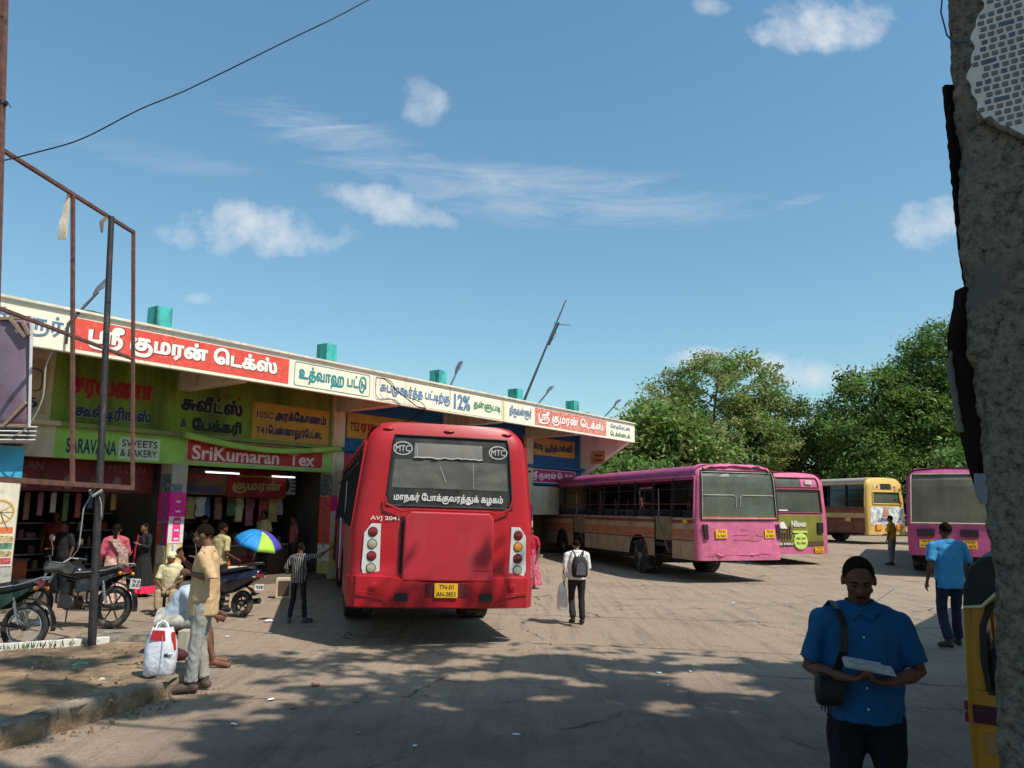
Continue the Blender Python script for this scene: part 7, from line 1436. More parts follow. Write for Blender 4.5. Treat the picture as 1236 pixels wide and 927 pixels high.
# scooter
navs = M('navy_scooter_paint', (.007, .009, .03), rough=.18, var=.1, bump=0, spec=.7)
def scooter():
    t = thing('scooter', 'navy blue scooter parked behind the man in the beige shirt, tail towards the red bus', 'scooter', (-5.02, 13.85, 0), rot=(R(5), 0, R(158)))
    wheel2(t, -.55, .225, 5, w=.055, alloy=True); wheel2(t, .62, .225, 5, w=.05, alloy=True)
    mb = MB(); rs = []
    for x, w, z, h in ((-.02, .10, .52, .16), (-.15, .16, .53, .19), (-.4, .19, .58, .17), (-.65, .17, .66, .13), (-.83, .10, .72, .08), (-.88, .05, .74, .04)):
        rs.append([(x, w*math.cos(a), z+h*math.sin(a)) for a in [2*PI*k/18 for k in range(18)]])
    mb.rings(rs); soft(mb.build('rear_body', navs, t), 70)
    mb = MB(); rs = []
    for x, w, z, h in ((.02, .09, .70, .03), (-.1, .13, .72, .05), (-.4, .145, .77, .05), (-.65, .12, .81, .04), (-.74, .06, .81, .02)): rs.append([(x, w*math.cos(a), z+h*math.sin(a)) for a in [2*PI*k/14 for k in range(14)]])
    mb.rings(rs); soft(mb.build('seat', seatb, t), 70)
    mb = MB(); rs = []
    for x, z, w in ((.20, .28, .17), (.34, .34, .20), (.42, .60, .19), (.44, .82, .15), (.42, .90, .10)): rs.append([(x, -w, z), (x+.07, -w*.5, z), (x+.09, 0, z), (x+.07, w*.5, z), (x, w, z), (x-.02, 0, z)])
    mb.rings(rs); soft(mb.build('front_apron', navs, t), 70)
    MB().box(-.05, .36, -.16, .16, .24, .28).build('footboard', rubber, t, bevel=.01)
    mb = MB(); mb.tube([(.62, 0, .225), (.55, .0, .45), (.42, 0, .88)], .025, 8); mb.tube([(.40, -.34, .97), (.41, -.1, .95), (.41, .1, .95), (.40, .34, .97)], .014, 8); soft(mb.build('steering', chrome, t))
    mb = MB(); mb.ball((.47, 0, .95), (.10, .12, .07), 14, 8); soft(mb.build('headlight', navs, t))
    for s in (-1, 1): mirror(t, .38, s*.2, .98, s)
    mb = MB(); mb.rings([[(-.80, -.1, .66), (-.80, .1, .66), (-.78, .1, .74), (-.78, -.1, .74)], [(-.90, -.07, .67), (-.90, .07, .67), (-.88, .07, .73), (-.88, -.07, .73)]]); mb.build('tail_lamp', lampr, t, bevel=.008)
    for s in (-1, 1): soft(MB().ball((-.84, s*.13, .67), (.03, .03, .02), 8, 6).build('indicator', lampw, t))
    mb = MB(); mb.tube([(-.5, -.15, .84), (-.82, -.12, .90), (-.88, 0, .91), (-.82, .12, .90), (-.5, .15, .84)], .013, 7); soft(mb.build('grab_rail', eng, t))
    mb = MB(); rs = []
    for k in range(11):
        a = .6+1.9*k/10; rs.append([(-.55-.285*math.cos(a), y, .225+.285*math.sin(a)) for y in (-.06, 0, .06)])
    mb.rings(rs, closed=False, cap=False); mb.build('rear_mudguard', bikeb, t)
    p = MB().box(-.87, -.86, -.11, .11, .46, .56).build('number_plate', M('plate_white'), t); l_ = letters('TN 20 BD', -.09, .09, .485, .535, -.876, M('plate_black'), p, .03)
    for v in l_.data.vertices: v.co = Vector((v.co.y, -v.co.x, v.co.z))
    mb = MB(); mb.tube([(-.2, -.17, .22), (-.75, -.19, .28)], [.04, .05], 12); soft(mb.build('exhaust', eng, t))
scooter()
# auto rickshaw (rear at x=0, heading +x), mostly hidden by the pillar
ric = thing('auto_rickshaw', 'yellow auto rickshaw with black hood, only its rear edge showing beside the concrete pillar', 'auto rickshaw', (2.36, 4.15, 0), R(-34))
ric.scale = (.97, .97, .97)
ry = M('rickshaw_yellow', (.56, .24, .012), rough=.4, var=.1, vs=3, bump=.03, dirt=((.25, .12, .03), .5, 2.5, .5)); hoodm = M('black_hood', (.012, .012, .013), rough=.6, var=.3, bump=.3)
for y0, y1 in ((0, .04), (1.22, 1.26)):
    MB().prism([(-.02, .34), (1.0, .34), (1.0, .55), (1.25, .60), (1.25, .95), (.06, 1.0), (-.02, 1.0)], y0, y1, 'y').build('side_panel', ry, ric, bevel=.008)
    MB().prism([(-.02, 1.0), (.042, 1.0), (.030, 1.15), (.036, 1.32), (.07, 1.42), (.16, 1.49), (.12, 1.62), (.04, 1.50), (.0, 1.40)], y0, y1, 'y').build('rear_post', ry, ric, bevel=.008)
MB().prism([(-.04, .34), (-.01, .34), (.02, 1.0), (.0, 1.45), (-.04, 1.45), (-.055, .8)], .02, 1.24, 'y').build('rear_panel', ry, ric, bevel=.01)
mb = MB(); pr = [(-.035, 1.42), (-.03, 1.52), (.0, 1.62), (.06, 1.68), (.2, 1.71), (1.6, 1.70), (1.7, 1.62), (1.6, 1.60), (.3, 1.60), (.2, 1.57), (.12, 1.50), (.05, 1.43)]; mb.prism(pr, -.03, 1.29, 'y'); mb.build('hood', hoodm, ric, bevel=.015)
mb = MB(); mb.tube([(-.035, -.035, 1.42), (.05, -.035, 1.43), (.12, -.035, 1.50), (.2, -.035, 1.57), (.3, -.035, 1.60), (1.6, -.035, 1.60)], .008, 6); mb.build('hood_piping', M('cream_piping', (.6, .5, .3), bump=0), ric)
mb = MB(); mb.tube([(.3, -.005, 1.0), (.055, -.005, 1.0), (.040, -.005, 1.15), (.046, -.005, 1.32), (.08, -.005, 1.42), (.17, -.005, 1.49), (1.2, -.005, 1.5)], .016, 6); mb.build('opening_seal', rubber, ric)
MB().box(.10, 1.2, .10, .12, 1.05, 1.48).build('side_curtain', M('pale_curtain', (.33, .30, .24), var=.1), ric)
MB().box(.10, .7, .1, 1.15, .55, .78).build('rear_seat', seatb, ric, bevel=.02); MB().box(.05, .16, .1, 1.15, .78, 1.2).build('seat_back', seatb, ric, bevel=.02)
for y in (.12, 1.14):
    mb = MB(); mb.lathe([(.12, -.05), (.19, -.05), (.21, -.02), (.21, .03), (.19, .05), (.1, .05)], 20, 'y', (.42, y, .21)); soft(mb.build('wheel', tyre, ric))
mb = MB(); mb.lathe([(.1, -.04), (.19, -.04), (.2, 0), (.19, .04), (.1, .04)], 20, 'y', (2.2, .63, .2)); soft(mb.build('wheel', tyre, ric))
mb = MB(); mb.prism([(1.2, .3), (2.3, .45), (2.35, .8), (2.0, 1.0), (1.95, 1.05), (1.9, 1.0), (1.85, .6), (1.2, .55)], .3, .96, 'y'); mb.build('front_cowl', ry, ric, bevel=.02)
mb = MB(); mb.bar((1.95, .2, 1.0), (1.65, .2, 1.66), .03); mb.bar((1.95, 1.06, 1.0), (1.65, 1.06, 1.66), .03); mb.build('windscreen_frame', hoodm, ric)
for z in (.86, .92): MB().box(-.07, -.03, .03, .12, z-.03, z+.02).build('tail_lamp', lampr, ric, bevel=.004)
MB().box(.02, .10, -.012, .0, .70, .80).build('side_reflector', M('reflector_pale', (.4, .2, .08), bump=0), ric); MB().box(-.03, .2, -.014, -.0, .84, .93).build('latch_panel', M('dark_maroon'), ric, bevel=.006)

# ------------------------------------------------------------ concrete pillar at right, with torn tile sheet
pil = thing('concrete_pillar', 'rough dark concrete pillar with chipped corner filling the right edge of the picture', 'pillar', (1.484, 2.6, 0), -math.atan2(.584, .812))
pm = bpy.data.materials.new('rough_pillar_concrete'); pm.use_nodes = True; nt = pm.node_tree; p_ = nt.nodes['Principled BSDF']
tc_ = nt.nodes.new('ShaderNodeTexCoord')
def nz_(sc, d=8, r=.65):
    n = nt.nodes.new('ShaderNodeTexNoise'); n.inputs['Scale'].default_value = sc; n.inputs['Detail'].default_value = d; n.inputs['Roughness'].default_value = r; nt.links.new(tc_.outputs['Object'], n.inputs['Vector']); return n.outputs[0]
rp1 = nt.nodes.new('ShaderNodeValToRGB'); rp1.color_ramp.elements[0].position = .38; rp1.color_ramp.elements[0].color = (.04, .033, .026, 1); rp1.color_ramp.elements[1].position = .66; rp1.color_ramp.elements[1].color = (.27, .225, .17, 1); e_ = rp1.color_ramp.elements.new(.5); e_.color = (.165, .138, .108, 1)
nt.links.new(nz_(42, 12, .8), rp1.inputs[0]); rp2 = nt.nodes.new('ShaderNodeMapRange'); rp2.inputs[1].default_value = .55; rp2.inputs[2].default_value = .66; nt.links.new(nz_(3.3, 6), rp2.inputs[0])
mx = nt.nodes.new('ShaderNodeMixRGB'); nt.links.new(rp2.outputs[0], mx.inputs[0]); nt.links.new(rp1.outputs[0], mx.inputs[1]); mx.inputs[2].default_value = (.13, .118, .105, 1); nt.links.new(mx.outputs[0], p_.inputs[0]); p_.inputs['Roughness'].default_value = .95; p_.inputs['Specular IOR Level'].default_value = .15
bp_ = nt.nodes.new('ShaderNodeBump'); bp_.inputs['Strength'].default_value = 1; bp_.inputs['Distance'].default_value = .012; nt.links.new(nz_(38, 12, .8), bp_.inputs['Height']); nt.links.new(bp_.outputs[0], p_.inputs['Normal'])
def pil_mesh():
    V = []; zs = [i*.016 for i in range(0, 300)]; F = []
    # outline in plan: left face from far-left corner to near-left corner, then the front face to the right
    def prof(z):
        q = float(np.interp(z, [0, 1.07, 1.64, 1.8, 2.0, 2.37, 2.75, 3.2, 3.7, 4.6], [1.50, 1.524, 1.565, 1.562, 1.559, 1.544, 1.546, 1.562, 1.569, 1.60]))-1.492+.005*noise.noise(Vector((z*4, 2, 0))); ox, oy = q*.812, q*.584
        wl = .03+.014*abs(noise.noise(Vector((z*5, 0, 3))))
        pts = [(ox, oy+.7), (ox, oy+.4), (ox, oy+.2), (ox, oy+.1)]
        for k in range(9): a = PI/2*k/8; pts.append((ox+wl*(1-math.cos(a)), oy+wl*(1-math.sin(a))))
        for k in range(1, 40): pts.append((ox+wl+k*.0135, oy))
        pts += [(ox+.8, oy), (ox+.8, oy+.7)]
        return pts
    for j, z in enumerate(zs):
        for i, (x, y) in enumerate(prof(z)):
            edge = math.exp(-((i-8)/4.5)**2)
            d = .010*noise.noise(Vector((x*9, y*9, z*7)))+.022*edge*noise.noise(Vector((x*26, y*20, z*17)))+.010*edge*noise.noise(Vector((x*60, y*60, z*50)))+.0035*noise.noise(Vector((x*50, y*50, z*40)))
            V.append((x-d*.7*(1 if i < 13 else 0), y-d*(1 if i > 3 else 0), z))
    n = len(prof(0))
    for j in range(len(zs)-1):
        for i in range(n): a = j*n+i; b = j*n+(i+1) % n; F.append((a, b, b+n, a+n))
    mb = MB(); mb.add(V, F); o = soft(mb.build('pillar_shaft', pm, pil), 40)
pil_mesh()
# mosaic sheet, torn along its lower edge
tg = M('tile_grout', (.50, .48, .45), rough=.6, var=.08, vs=20, bump=.1); tl = [M('mosaic_grey', (.12, .12, .125), rough=.45, var=.25, vs=14, bump=.1), M('mosaic_blue_grey', (.07, .09, .13), rough=.4, var=.2, vs=14, bump=.1)]
def zlow(x): return 3.185-.85*max(0, x-.155)+.008*math.sin(x*90)+.007*math.sin(x*211)+(.0 if x > .145 else (.145-x)*2.5)
def xleft(z): return .118+.009*math.sin(z*37)+.006*math.sin(z*91)+(.0 if z < 3.42 else (z-3.42)*.25)
mb = MB(); outl = []; zz = 4.3
while zz > 3.25: outl.append((xleft(zz), zz)); zz -= .02
x = .128
while x < .56: outl.append((x, zlow(x))); x += .012
outl += [(.56, 4.3)]
mb.prism(outl, .022, .040, 'y'); mb.build('tile_backing', tg, pil)
r4 = random.Random(6); row = 0; zz = 2.9
def tile_seed(w, m): o = MB().rings([[(0, 0, 0), (w, 0, 0), (w, 0, .016), (0, 0, .016)], [(.001, -.003, .001), (w-.001, -.003, .001), (w-.001, -.003, .015), (.001, -.003, .015)]]).build('tile_seed', m); d = o.data; bpy.data.objects.remove(o); return d
tsd = [tile_seed(.018, tl[0]), tile_seed(.018, tl[1]), tile_seed(.045, tl[1])]
while zz < 4.0:
    x = .10+(.006 if row % 2 else 0)
    while x < .36:
        k = 2 if r4.random() < .07 else (1 if r4.random() < .15 else 0); w = .045 if k == 2 else .018
        if x > xleft(zz)+.005 and zz > max(zlow(x), zlow(x+w))+.006: o = bpy.data.objects.new('mosaic_tile', tsd[k]); link(o, pil); o.location = (x, .0215, zz); o.rotation_euler = (0, r4.uniform(-.04, .04), 0)
        x += w+.009
    zz += .0245; row += 1
mb = MB(); mb.tube([(x, .028, zlow(x)-.004) for x in (.125, .14, .16, .185, .21, .25, .3, .4, .5)], [.008, .013, .014, .010, .012, .009, .008, .009, .01], 7); soft(mb.build('torn_plaster_lip', pm, pil))
fl = thing('torn_black_sheet', 'torn black rubbery sheet hanging down the left side of the concrete pillar', 'sheet', (0, 0, 0)); bsh = M('black_sheet', (.010, .007, .005), rough=.95, spec=.05, var=.4, bump=.6, bs=20)
def strip(pts, name, mat, parent, th=.02, y=2.62):
    mb = MB(); rs = []; q = []
    for (a0, b0, c0), (a1, b1, c1) in zip(pts[:-1], pts[1:]):
        n = max(2, int(abs(c0-c1)/.018))
        for i in range(n): t = i/n; z = c0+(c1-c0)*t; q.append((a0+(a1-a0)*t+.006*noise.noise(Vector((z*40, 1, 0))), b0+(b1-b0)*t, z))
    pts = q+[pts[-1]]
    for (xa, xb, z) in pts: rs.append([(xa, y, z), (xb, y, z), (xb, y+th, z), (xa, y+th, z)])
    mb.rings(rs); return soft(mb.build(name, mat, parent), 30)
strip([(1.543, 1.62, 3.37), (1.546, 1.62, 3.2), (1.549, 1.62, 2.95), (1.552, 1.62, 2.8), (1.555, 1.62, 2.72), (1.565, 1.62, 2.6)], 'upper_strip', bsh, fl)
strip([(1.548, 1.60, 2.62), (1.530, 1.61, 2.54), (1.508, 1.61, 2.45), (1.504, 1.60, 2.36), (1.510, 1.60, 2.28), (1.517, 1.60, 2.18), (1.530, 1.60, 2.08), (1.545, 1.60, 2.0), (1.562, 1.59, 1.93)], 'lower_strip', bsh, fl, .05)
strip([(1.502, 1.52, 2.40), (1.484, 1.52, 2.34), (1.492, 1.52, 2.27), (1.508, 1.525, 2.12)], 'grey_scrap', M('grey_scrap', (.12, .11, .10), rough=.9, bump=.5), fl, .01, 2.64)
gs = thing('grey_cloth_scrap', 'small blue grey scrap caught at the pillar edge over the purple bus roof', 'scrap', (0, 0, 0)); strip([(1.525, 1.56, 1.98), (1.522, 1.565, 1.93), (1.53, 1.56, 1.90), (1.54, 1.558, 1.88)], 'scrap_cloth', M('blue_grey_cloth', (.14, .15, .19), rough=.8), gs, .006, 2.60)
wl = thing('blue_wire', 'short blue wire loop sticking out from the top of the concrete pillar', 'wire', (0, 0, 0)); mb = MB(); mb.tube([(1.555, 2.56, 3.86), (1.52, 2.57, 3.62), (1.535, 2.57, 3.53), (1.56, 2.57, 3.50), (1.60, 2.56, 3.50)], .003, 6); soft(mb.build('wire_strand', M('blue_wire', (.01, .06, .14), bump=0), wl))

# ------------------------------------------------------------ rusty hoarding frame and things at left
rust = M('rusty_steel', (.14, .062, .046), rough=.85, var=.3, vs=12, bump=.4, dirt=((.08, .05, .045), .5, 8, .6))
rustd = M('dark_painted_steel', (.028, .024, .025), rough=.6, var=.3, vs=8, bump=.3, dirt=((.22, .12, .09), .55, 6, .6), streak=3)
fr = thing('hoarding_frame', 'empty rusty steel hoarding frame with thin bars standing over the left shop', 'hoarding frame', (0, 0, 0))
def bar_(nm, a, b, w=.05, m=rust): mb = MB(); mb.bar(a, b, w); return mb.build(nm, m, fr, bevel=.004)
bar_('frame_bar', (-5.88, 7.3, 5.80), (-5.40, 10.69, 5.67), .045); bar_('frame_bar', (-5.47, 7.3, 2.11), (-5.09, 10.69, 2.07), .06); bar_('frame_bar', (-5.60, 8.0, 3.95), (-5.25, 10.69, 3.84), .04)
bar_('frame_post', (-5.39, 10.69, 5.69), (-5.09, 10.69, 2.06), .042); bar_('frame_post', (-5.57, 9.45, 5.72), (-5.22, 9.45, 2.08), .042); bar_('frame_post', (-5.92, 8.26, 7.9), (-5.42, 8.26, 2.10), .07)
mb = MB(); mb.tube([(-5.42, 10.13, 5.68), (-5.245, 10.05, 2.9), (-5.07, 9.96, -.02)], [.036, .042, .05], 12); soft(mb.build('main_pole', rustd, fr))
for i in range(7):
    u = i/6; mb = MB(); a = (-5.44+.02*i, 9.98+.02*i, 5.6); 
mb = MB(); mb.tube([(-5.22, 9.98, 2.05), (-5.30, 9.9, 1.8), (-5.33, 9.93, 1.35)], .008, 5); mb.tube([(-5.2, 10.0, 2.03), (-5.11, 9.95, 1.85), (-5.10, 9.95, 1.7)], .006, 5); mb.tube([(-5.27, 9.95, 2.02), (-5.2, 9.9, 1.95), (-5.12, 9.96, 2.03)], .02, 6); soft(mb.build('tied_wire', M('grey_wire', (.3, .29, .27), bump=0), fr))
for x, y, z in ((-5.93, 8.24, 7.35), (-5.76, 8.24, 6.3)): mb = MB(); mb.tube([(x, y, z), (x+.08, y-.02, z-.01), (x+.11, y, z-.07)], .006, 5); mb.lathe([(.048, -.02), (.048, .02)], 10, 'z', (x, y+.02, z)); mb.build('clamp', rustd, fr)
rg = thing('rag', 'pale rag tied at the top of the hoarding frame', 'rag', (-5.60, 9.4, 5.05)); mb = MB(); rs = []
for i in range(9):
    z = .68-.62*i/8; w = .02+.045*(i/8); rs.append([(-.02*i/8-w+.01*math.sin(i*2), .01*math.sin(i), z), (w*.7-.02*i/8, .015*math.sin(i*1.7), z), (w*.7-.02*i/8, .03, z), (-w-.02*i/8, .025, z)])
mb.rings(rs); soft(mb.build('rag_cloth', M('pale_rag', (.66, .58, .45), rough=.9, var=.1, bump=.3), rg))
rg2 = thing('rag', 'small dark rag knotted at the top of the main pole', 'rag', (-5.44, 10.05, 5.4)); mb = MB(); mb.tube([(0, 0, .24), (-.05, -.02, .16), (-.03, -.02, .02)], [.03, .035, .015], 7, ell=[.5]*3, ref=(1, 0, 0)); soft(mb.build('rag_cloth', M('brown_rag', (.22, .17, .13), rough=.9), rg2))
bn = thing('old_banner', 'faded mauve flex banner with wooden battens at the left edge, before the shop fascia', 'banner', (0, 0, 0))
mb = MB(); V = []; nx, nz2 = 10, 12
for j in range(nz2+1):
    for i in range(nx+1):
        u, v = i/nx, j/nz2; x = -6.75+(.95-.0*v)*u+(.12)*u*0-.02+(-.12)*(1-0)*v*0; z = 2.74+1.33*v; V.append((x+(.12*(1-v))*u, 9.3+.03*math.sin(u*5+v*3)+.0, z))
mb.add(V, [(j*(nx+1)+i, j*(nx+1)+i+1, (j+1)*(nx+1)+i+1, (j+1)*(nx+1)+i) for j in range(nz2) for i in range(nx)]); o = soft(mb.build('banner_flex', M('mauve_flex', (.20, .14, .19), rough=.5, var=.15, vs=1.5, bump=.1, bs=6, dirt=((.13, .045, .06), .55, 2, .7)), bn)); md = o.modifiers.new('s', 'SOLIDIFY'); md.thickness = .006
wd = M('weathered_batten', (.30, .20, .14), rough=.85, var=.2, vs=8)
for a, b in (((-6.8, 9.27, 4.02), (-5.82, 9.27, 4.07)), ((-5.90, 9.25, 4.02), (-5.80, 9.25, 3.85)), ((-6.05, 9.25, 4.05), (-5.84, 9.25, 3.82)), ((-6.8, 9.27, 2.76), (-5.72, 9.27, 2.76)), ((-6.0, 9.25, 2.74), (-5.75, 9.25, 3.03))): mb = MB(); mb.bar(a, b, .035); mb.build('batten', wd, bn)
mb = MB(); mb.bar((-5.80, 9.26, 4.08), (-5.69, 9.26, 2.74), .022); mb.build('white_edge', M('white_edge', (.7, .68, .68), bump=0), bn)
# booth with circus poster at far left
bo = thing('poster_booth', 'small booth plastered with a colourful circus poster at the left edge, blue board above', 'booth', (-8.58, 13.9, .25), R(38))
bo.scale = (.866, .866, .866)
bx_ = lambda nm, m, x0, x1, y0, y1, z0, z1, bv=0: MB().box(x0, x1, y0, y1, z0, z1).build(nm, m, bo, bevel=bv)
bx_('booth_wall', slabc, -2.4, 0, .02, 1.2, 0, 3.0); bx_('plinth', kconc, -2.45, .05, -.06, 1.25, -.32, 0)
bx_('lower_wall', M('stained_plaster', (.40, .38, .33), var=.5, vs=6, rough=.9, dirt=((.10, .16, .20), .52, 6, .8)), -2.4, .0, -.02, .02, 0, .62)
bx_('blue_board', M('sky_blue_board', (.05, .33, .50), var=.2, vs=3, rough=.6, dirt=((.03, .1, .14), .6, 4, .6)), -2.4, .0, -.03, .02, 2.32, 2.98)
bx_('poster_sheet', M('poster_ground', (.70, .63, .48), var=.1, vs=6, rough=.6, bump=0, dirt=((.45, .16, .06), .56, 7, .6)), -2.4, -.02, -.035, .018, .62, 2.3)
r5 = random.Random(12)
mb = MB(); n = 20; c = (-.30, 1.68)
ro = [(c[0]+.24*math.cos(2*PI*k/n), -.04, c[1]+.24*math.sin(2*PI*k/n)) for k in range(n)]; ri = [(c[0]+.20*math.cos(2*PI*k/n), -.04, c[1]+.20*math.sin(2*PI*k/n)) for k in range(n)]
mb.rings([ro, ri], cap=False)
for k in range(10): a = 2*PI*k/10; mb.bar((c[0], -.041, c[1]), (c[0]+.22*math.cos(a), -.041, c[1]+.22*math.sin(a)), .014, .002)
mb.bar((c[0], -.041, c[1]), (c[0]-.16, -.041, c[1]-.36), .03, .002); mb.bar((c[0], -.041, c[1]), (c[0]+.16, -.041, c[1]-.36), .03, .002)
mb.build('painted_big_wheel', M('wheel_ochre', (.55, .33, .07), bump=0), bo, fix=False)
bx_('poster_band', M('poster_orange', (.62, .15, .05), var=.2, vs=9, bump=0), -2.4, -.06, -.04, -.034, 1.26, 1.38); 
pcs = [M('poster_cell_%s' % n_, c_, var=.5, vs=16, bump=0, dirt=((.05, .05, .06), .5, 14, .8)) for n_, c_ in (('grey', (.35, .36, .36)), ('red', (.45, .07, .08)), ('green', (.12, .28, .18)), ('blue', (.12, .2, .38)), ('tan', (.55, .4, .2)))]
for j in range(4):
    for i in range(8): bx_('poster_picture', pcs[(i*2+j*3+r5.randrange(2)) % 5], -.26-i*.27, -.04-i*.27, -.04, -.034, .66+.145*j, .78+.145*j)
letters('CIRCUS', -1.3, -.62, 1.75, 2.0, -.042, M('poster_orange'), bo, .05); letters('MELA', -1.2, -.65, 1.45, 1.65, -.042, redl, bo, .05)
for k in range(4):
    o = MB().box(-2.5, .12, -.45, 1.3, 0, .02).build('roof_sheet', M('white_roof_sheet', (.66, .63, .60), rough=.5, var=.1, dirt=(grime, .52, 3, .4)), bo); o.location = (0, -.02*k, 3.06+.085*k); o.rotation_euler = (R(-5), R(-3), 0)
# ------------------------------------------------------------ umbrella, white bags, boxes
um = thing('umbrella', 'open blue, lime and purple umbrella over the squatting vendor', 'umbrella', (-5.45, 16.9, .55), rot=(R(16), R(14), R(20)))
um.scale = (.92, .92, .92)
mb = MB(); mb.tube([(0, 0, -.1), (0, 0, .92)], .008, 6); mb.build('shaft', chrome, um)
uc = [M('umbrella_blue', (.02, .26, .62), rough=.6, bump=.05), M('umbrella_lime', (.42, .72, .06), rough=.6, bump=.05), M('umbrella_purple', (.08, .06, .38), rough=.6, bump=.05), M('umbrella_violet', (.25, .05, .33), rough=.6, bump=.05)]
for k in range(8):
    a0, a1 = 2*PI*k/8, 2*PI*(k+1)/8; mb = MB(); rs = []
    for i in range(7):
        t = i/6; r = .56*math.sin(t*1.22)/math.sin(1.22); z = .90-.30*(1-math.cos(t*1.25))/(1-math.cos(1.25)); ring = []
        for j in range(5):
            u = j/4; a = a0+(a1-a0)*u; sag = 1-.10*math.sin(PI*u)*t; ring.append((r*sag*math.cos(a), r*sag*math.sin(a), z))
        rs.append(ring)
    mb.rings(rs, closed=False, cap=False); o = soft(mb.build('canopy_gore', uc[[2, 3, 2, 0, 0, 0, 1, 2][k]], um)); md = o.modifiers.new('s', 'SOLIDIFY'); md.thickness = .003
    mb = MB(); mb.tube([(.56*math.sin(i/6*1.22)/math.sin(1.22)*math.cos(a0), .56*math.sin(i/6*1.22)/math.sin(1.22)*math.sin(a0), .892-.30*(1-math.cos(i/6*1.25))/(1-math.cos(1.25))) for i in range(7)], .004, 5); mb.build('rib', rubber, um)
MB().lathe([(.012, .88), (.012, .93), (0, .98)], 8).build('tip', chrome, um)
sb = thing('white_sack_bag', 'big white woven bag with red trim standing on the kerb corner beside the seated man', 'bag', (-3.50, 8.24, .17), R(15))
sb.scale = (.80, .80, .84)
mb = MB(); rs = []
for z, a, b in ((0, .14, .10), (.03, .18, .125), (.18, .20, .135), (.36, .185, .12), (.48, .15, .085), (.54, .13, .05)):
    rs.append([(a*math.copysign(abs(math.cos(t))**.7, math.cos(t))*(1+.04*math.sin(4*t+z*20)), b*math.copysign(abs(math.sin(t))**.7, math.sin(t))*(1+.05*math.sin(6*t+z*9)), z+.012*math.sin(3*t)) for t in [2*PI*j/28 for j in range(28)]])
mb.rings(rs); soft(mb.build('bag_body', M('white_woven', (.66, .66, .72), rough=.55, var=.07, vs=12, bump=.6, bs=14, dist=.03), sb), 60)
mb = MB(); mb.prism([(-.12, .42), (.06, .40), (.04, .52), (-.10, .53)], -.115, -.085); mb.build('red_print', M('red_print', (.55, .03, .03), bump=0), sb); mb = MB(); mb.prism([(.13, .30), (.185, .30), (.16, .50), (.12, .50)], -.085, -.06); mb.build('red_print', M('red_print'), sb)
for x in (-.09, .09): mb = MB(); mb.tube([(x, -.05, .5), (x*.6, -.02, .60), (-x*.2, 0, .63), (-x*.6, .04, .52)], .011, 6); soft(mb.build('handle', wpl, sb))
mb = MB(); mb.tube([(.02, -.14, .05), (.03, -.145, .3), (.02, -.11, .48)], .004, 5); mb.build('seam', M('grey_piping'), sb); letters('Mer', .06, .16, .22, .27, -.139, M('plate_black'), sb, .03)
mb = MB(); mb.prism([(-.06, .0), (.06, 0), (.05, .14), (-.05, .14)], -.02, .02)
dk = thing('maroon_thigh_form', 'dark red flattened form standing in for the thighs and shorts of the seated man', 'bag', (-3.66, 8.95, .17), R(10))  # added flattened ball stands in for the seated man's dark thighs and shorts
dk.scale = (.75, .6, .42); mb = MB(); mb.ball((0, 0, .15), (.2, .14, .17), 16, 10); soft(mb.build('bag_body', M('oxblood_cloth', (.06, .010, .012), rough=.7, bump=.4), dk)); mb = MB(); mb.tube([(-.1, 0, .28), (0, 0, .38), (.1, 0, .28)], .012, 6); mb.build('handle', rubber, dk)
tb = thing('plank_table', 'low vendor table with a cream plank top beside the umbrella', 'table', (-5.6, 15.6, 0), R(10)); MB().box(-.5, .55, -.22, .22, .62, .68).build('table_top', M('cream_plank', (.62, .52, .36), var=.1), tb, bevel=.005)
for x in (-.42, .45):
    for y in (-.16, .16): MB().box(x-.03, x+.03, y-.03, y+.03, 0, .62).build('leg', M('dark_wood'), tb)
ob = thing('orange_bag', 'small orange red carrier bag on the vendor table', 'bag', (-5.55, 15.6, .68)); mb = MB(); mb.lathe([(.10, 0), (.13, .05), (.10, .14), (.03, .19), (.05, .24)], 12); soft(mb.build('bag_body', M('orange_red_plastic', (.75, .10, .02), rough=.4), ob))
pb = thing('clear_bag', 'pale plastic bag of goods beside the orange bag on the vendor table', 'bag', (-5.85, 15.6, .68)); mb = MB(); mb.lathe([(.09, 0), (.12, .08), (.08, .22), (.02, .3), (.05, .34)], 12); soft(mb.build('bag_body', M('grey_white_plastic', (.45, .45, .47), rough=.4, var=.4, vs=12), pb))
for i, (x, y, w, h, l_) in enumerate(((-5.02, 15.1, .17, .42, 'pale plywood crate standing beside the tail of the scooter'), (-4.62, 16.6, .16, .40, 'greenish concrete block at the right of the squatting vendor'))):
    t = thing('crate' if i == 0 else 'concrete_block', l_, 'crate' if i == 0 else 'block', (x, y, 0), R(10)); MB().box(-w, w, -.14, .14, 0, h).build('crate_body' if i == 0 else 'block_body', M('plywood', (.62, .45, .29), var=.12) if i == 0 else beige, t, bevel=.01)
    (MB().box(-w*.7, w*.7, -.146, -.13, .05, h-.05).build('inset_panel', M('dark_wood') if i else M('pale_ply', (.55, .38, .24)), t))
# steps beside second pillar
sp_ = thing('concrete_steps', 'pale concrete step along the shop front at the foot of the second pillar', 'step', bw(14.6, -.5), BROT); MB().box(0, 12, 0, .5, -.02, .12).build('lower_step', kconc, sp_, bevel=.01); MB().box(0, 12, .25, .5, .12, .24).build('upper_step', kconc, sp_, bevel=.01)
